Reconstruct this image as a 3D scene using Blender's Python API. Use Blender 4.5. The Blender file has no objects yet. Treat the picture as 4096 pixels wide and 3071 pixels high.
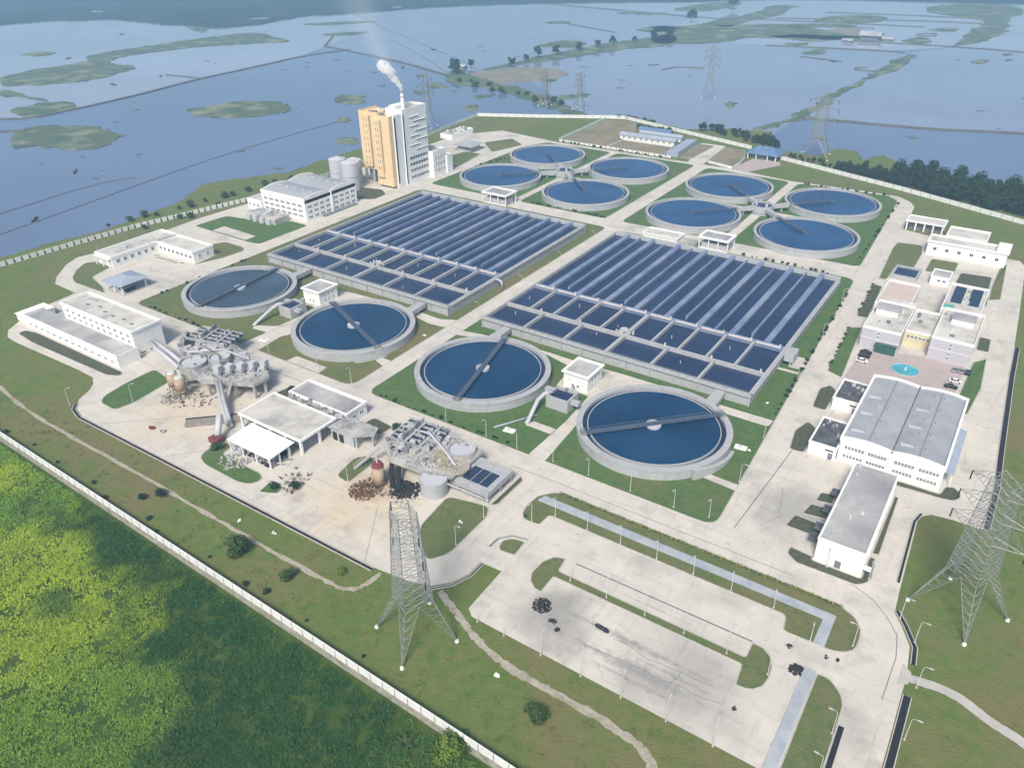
import bpy, math, random
import numpy as np
from mathutils import Vector, Matrix

random.seed(7); RNG = np.random.default_rng(7)
S = bpy.context.scene
COL = S.collection

# ------------------------------------------------------------------ camera
TH = math.radians(-34.4)
PITCH, ROLL, FPX = math.radians(31.0757), math.radians(-0.844), 3128.83
CAMLOC = Vector((84.73, -208.48, 153.08))
def _cam_axes():
    ux = Vector((math.cos(TH), math.sin(TH), 0)); vy = Vector((-math.sin(TH), math.cos(TH), 0))
    fwd = Vector((0, math.cos(PITCH), -math.sin(PITCH))); right = Vector((1, 0, 0)); up = right.cross(fwd)
    c, s = math.cos(ROLL), math.sin(ROLL)
    R = c * right + s * up; U = -s * right + c * up
    toplan = lambda a: Vector((a.dot(ux), a.dot(vy), a.z))
    return toplan(R), toplan(U), toplan(fwd)
cR, cU, cF = _cam_axes()
cam_d = bpy.data.cameras.new('camera'); cam = bpy.data.objects.new('camera', cam_d); COL.objects.link(cam)
M = Matrix((( cR.x, cU.x, -cF.x, CAMLOC.x), (cR.y, cU.y, -cF.y, CAMLOC.y), (cR.z, cU.z, -cF.z, CAMLOC.z), (0, 0, 0, 1)))
cam.matrix_world = M
cam_d.sensor_width = 36.0; cam_d.sensor_fit = 'HORIZONTAL'; cam_d.lens = 36.0 * FPX / 4096
cam_d.clip_start = 1.0; cam_d.clip_end = 20000
S.camera = cam

# ------------------------------------------------------------------ world, sun, exposure
SUN_EL, SUN_AZ = math.radians(47), math.radians(163)     # azimuth: compass, from +Y clockwise
W = bpy.data.worlds.new('World'); S.world = W; W.use_nodes = True
nt = W.node_tree; bg = nt.nodes['Background']
sky = nt.nodes.new('ShaderNodeTexSky'); sky.sky_type = 'NISHITA'; sky.sun_disc = False
sky.sun_elevation = SUN_EL; sky.sun_rotation = SUN_AZ; sky.air_density = 1.0; sky.dust_density = 3.5; sky.ozone_density = 1.0
nt.links.new(sky.outputs['Color'], bg.inputs['Color']); bg.inputs['Strength'].default_value = 0.085
sd = bpy.data.lights.new('sun', 'SUN'); sd.energy = 2.9; sd.angle = math.radians(16); sd.color = (1.0, 0.93, 0.82)
sun = bpy.data.objects.new('sun', sd); COL.objects.link(sun)
sdir = Vector((math.sin(SUN_AZ) * math.cos(SUN_EL), math.cos(SUN_AZ) * math.cos(SUN_EL), math.sin(SUN_EL)))
sun.rotation_euler = sdir.to_track_quat('Z', 'Y').to_euler(); sun.location = (0, 0, 400)
vs = S.view_settings; vs.view_transform = 'Standard'; vs.look = 'None'; vs.gamma = 1.0; vs.exposure = 0.5; vs.use_curve_mapping = False
S.render.engine = 'CYCLES'; S.cycles.use_denoising = True
S.cycles.max_bounces = 14; S.cycles.diffuse_bounces = 2; S.cycles.glossy_bounces = 2; S.cycles.volume_bounces = 12
S.cycles.transparent_max_bounces = 8; S.cycles.volume_step_rate = 1.0; S.cycles.volume_max_steps = 128

# ------------------------------------------------------------------ materials
MATS = {}
def surf(name, c1, c2=None, scale=0.3, rough=0.85, spec=0.25, bump=0.0, bscale=None, c3=None, scale3=0.03, lo=0.35, hi=0.65, lo3=0.4, hi3=0.62, metal=0.0, detail=5):
    m = bpy.data.materials.new(name); m.use_nodes = True; t = m.node_tree; b = t.nodes['Principled BSDF']
    b.inputs['Roughness'].default_value = rough; b.inputs['Specular IOR Level'].default_value = spec; b.inputs['Metallic'].default_value = metal
    c = lambda a: (a[0], a[1], a[2], 1)
    b.inputs['Base Color'].default_value = c(c1)
    g = t.nodes.new('ShaderNodeNewGeometry')
    def noise(sc, d=5, rg=0.6):
        n = t.nodes.new('ShaderNodeTexNoise'); n.inputs['Scale'].default_value = sc; n.inputs['Detail'].default_value = d; n.inputs['Roughness'].default_value = rg
        t.links.new(g.outputs['Position'], n.inputs['Vector']); return n
    def mixc(n, lo, hi, a, bcol):
        r = t.nodes.new('ShaderNodeMapRange'); r.inputs['From Min'].default_value = lo; r.inputs['From Max'].default_value = hi
        t.links.new(n.outputs['Fac'], r.inputs['Value'])
        x = t.nodes.new('ShaderNodeMix'); x.data_type = 'RGBA'; t.links.new(r.outputs['Result'], x.inputs['Factor'])
        for s, v in ((6, a), (7, bcol)):
            if isinstance(v, tuple): x.inputs[s].default_value = c(v)
            else: t.links.new(v, x.inputs[s])
        return x.outputs[2]
    out = None
    if c2: out = mixc(noise(scale, detail), lo, hi, c1, c2)
    if c3: out = mixc(noise(scale3, 4), lo3, hi3, out if out else c1, c3)
    if out is not None: t.links.new(out, b.inputs['Base Color'])
    if bump:
        n = noise(bscale or scale * 4, 4); bp = t.nodes.new('ShaderNodeBump'); bp.inputs['Strength'].default_value = bump; bp.inputs['Distance'].default_value = 0.3
        t.links.new(n.outputs['Fac'], bp.inputs['Height']); t.links.new(bp.outputs['Normal'], b.inputs['Normal'])
    MATS[name] = m; m['_out'] = 0
    return m
def grass(name, green, olive, brown, dark, bias=0.0):
    """mown grass: green and dry areas, clumps, bare and dark spots"""
    m = surf(name, green, olive, 0.35, 0.95, 0.1, bump=0.9, bscale=1.6, c3=brown, scale3=0.022, lo3=0.46 - bias, hi3=0.66 - bias)
    t = m.node_tree; b = t.nodes['Principled BSDF']; src = b.inputs['Base Color'].links[0].from_socket; g = t.nodes.new('ShaderNodeNewGeometry')
    for sc, lo, hi, col, amt, det in ((0.075, 0.52, 0.68, green, 0.75, 6), (0.9, 0.56, 0.72, dark, 0.45, 3), (0.16, 0.62, 0.74, dark, 0.4, 5), (3.5, 0.5, 0.7, olive, 0.4, 2), (0.05, 0.64, 0.74, (brown[0] * 1.25, brown[1] * 1.15, brown[2] * 1.2), 0.6, 7)):
        n = t.nodes.new('ShaderNodeTexNoise'); n.inputs['Scale'].default_value = sc; n.inputs['Detail'].default_value = det; n.inputs['Roughness'].default_value = 0.65
        o = t.nodes.new('ShaderNodeVectorMath'); o.operation = 'ADD'; o.inputs[1].default_value = (sc * 977, sc * 431, 5 * sc); t.links.new(g.outputs['Position'], o.inputs[0]); t.links.new(o.outputs[0], n.inputs['Vector'])
        k = t.nodes.new('ShaderNodeMapRange'); k.inputs['From Min'].default_value = lo; k.inputs['From Max'].default_value = hi; k.inputs['To Max'].default_value = amt; t.links.new(n.outputs['Fac'], k.inputs['Value'])
        x = t.nodes.new('ShaderNodeMix'); x.data_type = 'RGBA'; t.links.new(k.outputs['Result'], x.inputs['Factor']); t.links.new(src, x.inputs[6]); x.inputs[7].default_value = (*col, 1); src = x.outputs[2]
    t.links.new(src, b.inputs['Base Color'])
grass('lawn', (0.10, 0.145, 0.05), (0.155, 0.168, 0.075), (0.19, 0.165, 0.08), (0.055, 0.085, 0.03))
grass('lawn_fresh', (0.065, 0.14, 0.042), (0.11, 0.165, 0.06), (0.16, 0.155, 0.075), (0.04, 0.08, 0.035), -0.06)
grass('belt_grass', (0.095, 0.16, 0.04), (0.16, 0.178, 0.06), (0.18, 0.16, 0.075), (0.065, 0.10, 0.032), 0.01)
surf('bed', (0.07, 0.085, 0.055), (0.11, 0.115, 0.08), 0.6, 0.95, 0.1, bump=0.9, bscale=2.5)
surf('field', (0.23, 0.19, 0.13), (0.28, 0.24, 0.17), 0.1, 0.95, 0.1, bump=0.4, bscale=1.5, c3=(0.13, 0.14, 0.07), scale3=0.04, lo3=0.5, hi3=0.75)
surf('marsh_soil', (0.04, 0.075, 0.015), (0.07, 0.11, 0.025), 0.2, 0.95, 0.1, bump=0.8, bscale=1.5)
surf('concrete', (0.50, 0.48, 0.45), (0.42, 0.41, 0.39), 0.25, 0.85, 0.25, bump=0.15, bscale=3)
surf('tank_concrete', (0.45, 0.455, 0.47), (0.33, 0.34, 0.36), 0.5, 0.85, 0.25, bump=0.2, bscale=2, c3=(0.40, 0.42, 0.44), scale3=0.08)
surf('rough_concrete', (0.40, 0.405, 0.41), (0.17, 0.175, 0.19), 0.7, 0.9, 0.2, bump=0.6, bscale=1.8, c3=(0.50, 0.49, 0.46), scale3=0.12)
surf('kerb', (0.50, 0.48, 0.45), (0.38, 0.37, 0.34), 0.8, 0.85)
surf('white_paint', (0.86, 0.86, 0.85), (0.80, 0.80, 0.80), 0.25, 0.6, 0.3, c3=(0.66, 0.665, 0.66), scale3=0.5, lo3=0.55, hi3=0.85)
surf('white_roof', (0.84, 0.84, 0.82), (0.78, 0.78, 0.77), 0.3, 0.6, 0.3)
surf('beige_paint', (0.78, 0.58, 0.33), (0.70, 0.53, 0.31), 0.2, 0.7, 0.25, c3=(0.74, 0.58, 0.36), scale3=0.08)
surf('lavender_paint', (0.50, 0.49, 0.54), (0.46, 0.455, 0.50), 0.3, 0.7)
surf('yellow_paint', (0.66, 0.60, 0.38), (0.58, 0.53, 0.36), 0.4, 0.7)
surf('roof_slab', (0.55, 0.53, 0.49), (0.36, 0.35, 0.34), 0.16, 0.9, 0.2, bump=0.2, c3=(0.62, 0.60, 0.56), scale3=0.07, lo=0.4, hi=0.62)
surf('roof_grey', (0.34, 0.34, 0.35), (0.22, 0.22, 0.24), 0.2, 0.9, 0.2, c3=(0.45, 0.45, 0.45), scale3=0.1)
surf('roof_dark', (0.06, 0.065, 0.08), (0.13, 0.135, 0.15), 0.35, 0.9, 0.2, c3=(0.34, 0.34, 0.34), scale3=0.5, lo3=0.58, hi3=0.8)
surf('roof_pink', (0.58, 0.48, 0.43), (0.52, 0.44, 0.40), 0.2, 0.9)
surf('metal_roof', (0.34, 0.36, 0.40), (0.29, 0.31, 0.35), 0.2, 0.7, 0.2, c3=(0.38, 0.395, 0.42), scale3=0.06)
surf('blue_roof', (0.09, 0.17, 0.31), (0.14, 0.22, 0.36), 0.3, 0.6, 0.35)
surf('pale_blue_roof', (0.36, 0.41, 0.50), (0.30, 0.35, 0.44), 0.3, 0.6, 0.35)
surf('walk_slab', (0.36, 0.40, 0.45), (0.30, 0.34, 0.39), 0.5, 0.8, 0.25, c3=(0.42, 0.45, 0.48), scale3=0.2)
surf('divider_slab', (0.17, 0.235, 0.39), (0.13, 0.18, 0.32), 0.25, 0.75, 0.25, c3=(0.24, 0.29, 0.39), scale3=0.1)
surf('beam_pink', (0.62, 0.56, 0.55), (0.50, 0.47, 0.49), 0.3, 0.8)
surf('dark', (0.015, 0.016, 0.02), (0.03, 0.03, 0.034), 1.0, 0.8)
surf('window_glass', (0.035, 0.045, 0.06), (0.07, 0.08, 0.10), 0.8, 0.15, 0.5)
surf('louvre', (0.22, 0.23, 0.26), (0.15, 0.16, 0.18), 0.8, 0.7)
surf('solar', (0.02, 0.035, 0.07), (0.03, 0.05, 0.10), 0.5, 0.2, 0.5)
surf('steel', (0.30, 0.32, 0.32), (0.24, 0.255, 0.26), 1.0, 0.5, 0.4, metal=0.3)
surf('bridge_steel', (0.085, 0.12, 0.18), (0.06, 0.085, 0.14), 0.8, 0.6, 0.3)
surf('white_steel', (0.60, 0.60, 0.58), None, 1, 0.5)
surf('tan_silo', (0.44, 0.34, 0.25), (0.36, 0.28, 0.21), 0.4, 0.8)
surf('silo_grey', (0.52, 0.53, 0.58), (0.46, 0.47, 0.52), 0.15, 0.6)
surf('rust', (0.09, 0.05, 0.035), (0.20, 0.11, 0.08), 1.2, 0.9)
surf('red_paint', (0.22, 0.06, 0.07), (0.16, 0.05, 0.06), 0.8, 0.7)
surf('black_heap', (0.018, 0.018, 0.024), (0.05, 0.05, 0.055), 0.8, 0.95, bump=0.8)
surf('rubble', (0.34, 0.31, 0.28), (0.22, 0.20, 0.18), 0.8, 0.95, bump=0.8)
surf('gravel', (0.46, 0.42, 0.35), (0.34, 0.31, 0.25), 0.7, 0.95, bump=0.8, bscale=2.5, c3=(0.22, 0.21, 0.12), scale3=0.15, lo3=0.52, hi3=0.75)
surf('pink_paving', (0.46, 0.38, 0.37), (0.41, 0.35, 0.34), 0.2, 0.85)
surf('teal', (0.10, 0.38, 0.33), None, 1, 0.6)
surf('dark_green', (0.03, 0.09, 0.075), (0.05, 0.12, 0.10), 0.6, 0.5)
surf('bark', (0.10, 0.075, 0.05), (0.06, 0.045, 0.03), 2, 0.95)
surf('tyre', (0.02, 0.02, 0.02), None, 1, 0.9)
surf('car_black', (0.015, 0.016, 0.02), None, 1, 0.25, 0.5)
surf('car_white', (0.78, 0.78, 0.78), None, 1, 0.25, 0.5)
surf('car_silver', (0.40, 0.41, 0.43), None, 1, 0.3, 0.5, metal=0.4)
surf('white_panel', (0.80, 0.81, 0.80), (0.70, 0.71, 0.70), 0.5, 0.7, c3=(0.55, 0.58, 0.54), scale3=0.8, lo3=0.58, hi3=0.85)
surf('plinth', (0.42, 0.40, 0.35), (0.26, 0.25, 0.21), 0.6, 0.9, bump=0.4, c3=(0.16, 0.17, 0.10), scale3=0.25, lo3=0.52, hi3=0.78)
surf('mat_weed', (0.075, 0.12, 0.08), (0.12, 0.15, 0.095), 0.06, 0.95, 0.1, bump=0.8, bscale=0.4, c3=(0.26, 0.27, 0.19), scale3=0.03, lo3=0.5, hi3=0.7)
surf('mud', (0.20, 0.19, 0.17), (0.27, 0.25, 0.21), 0.05, 0.95, 0.1, bump=0.5, bscale=0.5)
surf('dyke', (0.10, 0.105, 0.10), (0.15, 0.145, 0.13), 0.1, 0.95, 0.1, bump=0.6)
surf('far_land', (0.02, 0.045, 0.05), (0.045, 0.07, 0.07), 0.012, 0.95, 0.1, c3=(0.28, 0.29, 0.28), scale3=0.013, lo3=0.66, hi3=0.69)

def leafmat(name, c1, c2, sc=0.35):
    m = surf(name, c1, c2, sc, 0.85, 0.15)
    b = m.node_tree.nodes['Principled BSDF']
    b.inputs['Subsurface Weight'].default_value = 0.0
    return m
leafmat('leaf_dark', (0.016, 0.04, 0.022), (0.035, 0.065, 0.03))
leafmat('leaf_mid', (0.035, 0.075, 0.02), (0.06, 0.10, 0.03))
leafmat('leaf_bright', (0.09, 0.17, 0.02), (0.14, 0.21, 0.035))
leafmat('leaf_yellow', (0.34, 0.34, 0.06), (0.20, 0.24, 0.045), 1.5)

def water_mat(name, col, rough, col2=None, sc=0.05, wave=0.15, wscale=0.6, spec=0.5):
    m = surf(name, col, col2, sc, rough, spec, bump=wave, bscale=wscale, c3=tuple(min(1, q * (1.5 if sc > .01 else 1.2) + .008) for q in col), scale3=sc * 0.6 if sc > .01 else 0.0035, lo3=0.42, hi3=0.66, lo=0.3, hi=0.7)
    m.node_tree.nodes['Principled BSDF'].inputs['IOR'].default_value = 1.33
    return m
def foam(m, amt, col=(0.30, 0.33, 0.34)):
    t = m.node_tree; b = t.nodes['Principled BSDF']; src = b.inputs['Base Color'].links[0].from_socket; g = t.nodes.new('ShaderNodeNewGeometry')
    n = t.nodes.new('ShaderNodeTexNoise'); n.inputs['Scale'].default_value = 0.16; n.inputs['Detail'].default_value = 8; n.inputs['Roughness'].default_value = 0.72; n.inputs['Distortion'].default_value = 1.8; t.links.new(g.outputs['Position'], n.inputs['Vector'])
    k = t.nodes.new('ShaderNodeMapRange'); k.inputs['From Min'].default_value = 0.60; k.inputs['From Max'].default_value = 0.78; k.inputs['To Max'].default_value = amt; t.links.new(n.outputs['Fac'], k.inputs['Value'])
    x = t.nodes.new('ShaderNodeMix'); x.data_type = 'RGBA'; t.links.new(k.outputs['Result'], x.inputs['Factor']); t.links.new(src, x.inputs[6]); x.inputs[7].default_value = (*col, 1); t.links.new(x.outputs[2], b.inputs['Base Color'])
water_mat('tank_water', (0.003, 0.030, 0.085), 0.06, (0.005, 0.042, 0.108), 0.05, 0.02, 0.5)
water_mat('tank_water_grey', (0.036, 0.06, 0.095), 0.08, (0.045, 0.07, 0.105), 0.05, 0.02, 0.5)
water_mat('rear_water', (0.006, 0.045, 0.135), 0.08, (0.01, 0.058, 0.16), 0.05, 0.02, 0.5)
water_mat('basin_water', (0.012, 0.025, 0.07), 0.14, (0.02, 0.036, 0.092), 0.04, 0.03, 0.8)
water_mat('pool_water', (0.05, 0.30, 0.38), 0.08, (0.08, 0.36, 0.42), 0.4, 0.1, 1.0)
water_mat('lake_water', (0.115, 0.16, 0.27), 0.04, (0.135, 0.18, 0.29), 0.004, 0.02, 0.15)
water_mat('lake_sheen_mid', (0.20, 0.245, 0.355), 0.05, (0.225, 0.27, 0.375), 0.005, 0.02, 0.15)  # lake tone lightened: distant brightness of the water put into the base colour
water_mat('lake_sheen_pale', (0.28, 0.325, 0.43), 0.06, (0.31, 0.35, 0.45), 0.005, 0.02, 0.15)  # as above, lightened further for the farthest water

for nm_, am_ in (('tank_water', .14), ('tank_water_grey', .2), ('rear_water', .12), ('basin_water', .22)): foam(MATS[nm_], am_)

# concrete pavement: worn joints and sandy / rusty spills near the inlet yards
def pavement_mat():
    m = surf('pavement', (0.64, 0.60, 0.535), (0.57, 0.54, 0.49), 0.12, 0.88, 0.2, bump=0.12, bscale=2.0, c3=(0.35, 0.34, 0.32), scale3=0.045, lo3=0.54, hi3=0.78)
    t = m.node_tree; b = t.nodes['Principled BSDF']; src = b.inputs['Base Color'].links[0].from_socket
    g = t.nodes.new('ShaderNodeNewGeometry')
    n = t.nodes.new('ShaderNodeTexNoise'); n.inputs['Scale'].default_value = 0.11; n.inputs['Detail'].default_value = 6; t.links.new(g.outputs['Position'], n.inputs['Vector'])
    def spill(src, cx, cy, r, col, amt):
        d = t.nodes.new('ShaderNodeVectorMath'); d.operation = 'DISTANCE'; d.inputs[1].default_value = (cx, cy, 0.05); t.links.new(g.outputs['Position'], d.inputs[0])
        a = t.nodes.new('ShaderNodeMath'); a.operation = 'MULTIPLY_ADD'; a.inputs[1].default_value = -1.6 * r; a.inputs[2].default_value = 0.8 * r; t.links.new(n.outputs['Fac'], a.inputs[0])
        s = t.nodes.new('ShaderNodeMath'); s.operation = 'ADD'; t.links.new(d.outputs['Value'], s.inputs[0]); t.links.new(a.outputs[0], s.inputs[1])
        k = t.nodes.new('ShaderNodeMapRange'); k.inputs['From Min'].default_value = r; k.inputs['From Max'].default_value = 0.3 * r; k.inputs['To Max'].default_value = amt; t.links.new(s.outputs[0], k.inputs['Value'])
        x = t.nodes.new('ShaderNodeMix'); x.data_type = 'RGBA'; t.links.new(k.outputs['Result'], x.inputs['Factor']); t.links.new(src, x.inputs[6]); x.inputs[7].default_value = (*col, 1); return x.outputs[2]
    src = spill(src, -146, -80, 24, (0.62, 0.53, 0.41), 0.8)
    src = spill(src, -60, -82, 24, (0.62, 0.52, 0.38), 0.85)
    src = spill(src, -60, -72, 9, (0.42, 0.27, 0.18), 0.8)
    src = spill(src, 14, -88, 13, (0.22, 0.22, 0.22), 0.7)
    src = spill(src, 50, -88, 20, (0.28, 0.275, 0.27), 0.6)
    src = spill(src, 52, -14, 16, (0.27, 0.27, 0.27), 0.65)
    # oil and soot lines along the parking rows
    sx = t.nodes.new('ShaderNodeSeparateXYZ'); t.links.new(g.outputs['Position'], sx.inputs[0])
    nb = t.nodes.new('ShaderNodeTexNoise'); nb.inputs['Scale'].default_value = 0.5; nb.inputs['Detail'].default_value = 6; nb.inputs['Roughness'].default_value = 0.7; t.links.new(g.outputs['Position'], nb.inputs['Vector'])
    for y0, hw, xa, xb, amt in ((-84.6, 1.0, 4, 62, 0.75), (-91.4, 1.6, 12, 66, 0.7), (-88.0, 0.5, 30, 64, 0.6), (-94.5, 0.7, 24, 60, 0.5), (-71.4, 0.3, 8, 58, 0.4)):
        def mm(op, a, b_):
            q = t.nodes.new('ShaderNodeMath'); q.operation = op
            for i_, v_ in enumerate((a, b_)):
                if isinstance(v_, (int, float)): q.inputs[i_].default_value = v_
                elif v_ is not None: t.links.new(v_, q.inputs[i_])
            return q.outputs[0]
        dy = mm('ABSOLUTE', mm('SUBTRACT', sx.outputs['Y'], y0), None); e = mm('DIVIDE', dy, hw * 2.2); e = mm('ADD', e, mm('DIVIDE', mm('ABSOLUTE', mm('SUBTRACT', sx.outputs['X'], (xa + xb) / 2), None), (xb - xa) * 0.62))
        v_ = mm('SUBTRACT', mm('MULTIPLY', nb.outputs['Fac'], 2.6), e)
        k = t.nodes.new('ShaderNodeMapRange'); k.inputs['From Min'].default_value = 0.55; k.inputs['From Max'].default_value = 1.15; k.inputs['To Max'].default_value = amt; t.links.new(v_, k.inputs['Value'])
        x = t.nodes.new('ShaderNodeMix'); x.data_type = 'RGBA'; t.links.new(k.outputs['Result'], x.inputs['Factor']); t.links.new(src, x.inputs[6]); x.inputs[7].default_value = (0.22, 0.22, 0.225, 1); src = x.outputs[2]
    # poured slabs differ a little in tone; long dirt streaks along the drives
    sn = t.nodes.new('ShaderNodeVectorMath'); sn.operation = 'SNAP'; sn.inputs[1].default_value = (6.2, 5.1, 50); t.links.new(g.outputs['Position'], sn.inputs[0])
    wn = t.nodes.new('ShaderNodeTexWhiteNoise'); wn.noise_dimensions = '3D'; t.links.new(sn.outputs[0], wn.inputs['Vector'])
    k0 = t.nodes.new('ShaderNodeMapRange'); k0.inputs['To Max'].default_value = 0.26; t.links.new(wn.outputs['Value'], k0.inputs['Value'])
    x0 = t.nodes.new('ShaderNodeMix'); x0.data_type = 'RGBA'; t.links.new(k0.outputs['Result'], x0.inputs['Factor']); t.links.new(src, x0.inputs[6]); x0.inputs[7].default_value = (0.44, 0.42, 0.385, 1); src = x0.outputs[2]
    for vec, lo, hi, amt, col in (((0.5, 0.035, 1), 0.56, 0.74, 0.45, (0.25, 0.24, 0.225)), ((0.035, 0.5, 1), 0.56, 0.74, 0.45, (0.25, 0.24, 0.225)), ((0.30, 0.30, 1), 0.60, 0.72, 0.6, (0.20, 0.195, 0.185)), ((0.07, 0.07, 1), 0.57, 0.70, 0.55, (0.30, 0.29, 0.275)), ((1.6, 1.6, 1), 0.64, 0.72, 0.5, (0.16, 0.155, 0.15)), ((0.12, 0.12, 1), 0.60, 0.75, 0.6, (0.72, 0.68, 0.60))):
        mp = t.nodes.new('ShaderNodeVectorMath'); mp.operation = 'MULTIPLY'; mp.inputs[1].default_value = vec; t.links.new(g.outputs['Position'], mp.inputs[0])
        nn = t.nodes.new('ShaderNodeTexNoise'); nn.inputs['Scale'].default_value = 1.0; nn.inputs['Detail'].default_value = 6; nn.inputs['Roughness'].default_value = 0.7; t.links.new(mp.outputs[0], nn.inputs['Vector'])
        k0 = t.nodes.new('ShaderNodeMapRange'); k0.inputs['From Min'].default_value = lo; k0.inputs['From Max'].default_value = hi; k0.inputs['To Max'].default_value = amt; t.links.new(nn.outputs['Fac'], k0.inputs['Value'])
        x0 = t.nodes.new('ShaderNodeMix'); x0.data_type = 'RGBA'; t.links.new(k0.outputs['Result'], x0.inputs['Factor']); t.links.new(src, x0.inputs[6]); x0.inputs[7].default_value = (*col, 1); src = x0.outputs[2]
    # fine crack network
    v = t.nodes.new('ShaderNodeTexVoronoi'); v.feature = 'DISTANCE_TO_EDGE'; v.inputs['Scale'].default_value = 0.14; v.inputs['Randomness'].default_value = 0.9
    w = t.nodes.new('ShaderNodeVectorMath'); w.operation = 'MULTIPLY_ADD'; w.inputs[1].default_value = (6, 6, 6)
    t.links.new(n.outputs['Color'], w.inputs[0]); t.links.new(g.outputs['Position'], w.inputs[2]); t.links.new(w.outputs[0], v.inputs['Vector'])
    k = t.nodes.new('ShaderNodeMapRange'); k.inputs['From Min'].default_value = 0.018; k.inputs['From Max'].default_value = 0.004; k.inputs['To Max'].default_value = 0.16; t.links.new(v.outputs['Distance'], k.inputs['Value'])
    x = t.nodes.new('ShaderNodeMix'); x.data_type = 'RGBA'; t.links.new(k.outputs['Result'], x.inputs['Factor']); t.links.new(src, x.inputs[6]); x.inputs[7].default_value = (0.30, 0.29, 0.27, 1)
    t.links.new(x.outputs[2], b.inputs['Base Color'])
pavement_mat()

# grass of the marsh: bright and dark stands of plants
BRI, GRN, DRK = (0.40, 0.54, 0.05), (0.20, 0.36, 0.05), (0.035, 0.115, 0.03)
MARSH_PATCH = ((-108, -138, 34, DRK), (-30, -148, 52, DRK), (-62, -140, 30, DRK), (-165, -132, 34, GRN), (-148, -150, 26, GRN), (-124, -156, 26, BRI), (-86, -172, 36, BRI), (-60, -172, 26, GRN), (-168, -140, 14, BRI))
def marsh_mat():
    for nm, a, b_ in (('marsh_leaf', (0.085, 0.20, 0.04), (0.15, 0.26, 0.05)),):
        m = surf(nm, a, b_, 0.25, 0.8, 0.2, bump=0.5 if nm == 'marsh_soil' else 0, bscale=1.5, c3=(0.10, 0.12, 0.035), scale3=0.05, lo3=0.55, hi3=0.7)
        t = m.node_tree; b = t.nodes['Principled BSDF']; src = b.inputs['Base Color'].links[0].from_socket; g = t.nodes.new('ShaderNodeNewGeometry')
        n = t.nodes.new('ShaderNodeTexNoise'); n.inputs['Scale'].default_value = 0.06; n.inputs['Detail'].default_value = 7; t.links.new(g.outputs['Position'], n.inputs['Vector'])
        for cx, cy, r, col in MARSH_PATCH:
            d = t.nodes.new('ShaderNodeVectorMath'); d.operation = 'DISTANCE'; d.inputs[1].default_value = (cx, cy, -1.2); t.links.new(g.outputs['Position'], d.inputs[0])
            s = t.nodes.new('ShaderNodeMath'); s.operation = 'MULTIPLY_ADD'; s.inputs[1].default_value = -2.2 * r; t.links.new(n.outputs['Fac'], s.inputs[0]); t.links.new(d.outputs['Value'], s.inputs[2])
            k = t.nodes.new('ShaderNodeMapRange'); k.inputs['From Min'].default_value = -0.1 * r; k.inputs['From Max'].default_value = -0.55 * r; k.inputs['To Max'].default_value = .9; t.links.new(s.outputs[0], k.inputs['Value'])
            x = t.nodes.new('ShaderNodeMix'); x.data_type = 'RGBA'; t.links.new(k.outputs['Result'], x.inputs['Factor']); t.links.new(src, x.inputs[6]); x.inputs[7].default_value = (*col, 1); src = x.outputs[2]
        t.links.new(src, b.inputs['Base Color'])
marsh_mat()

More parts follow.
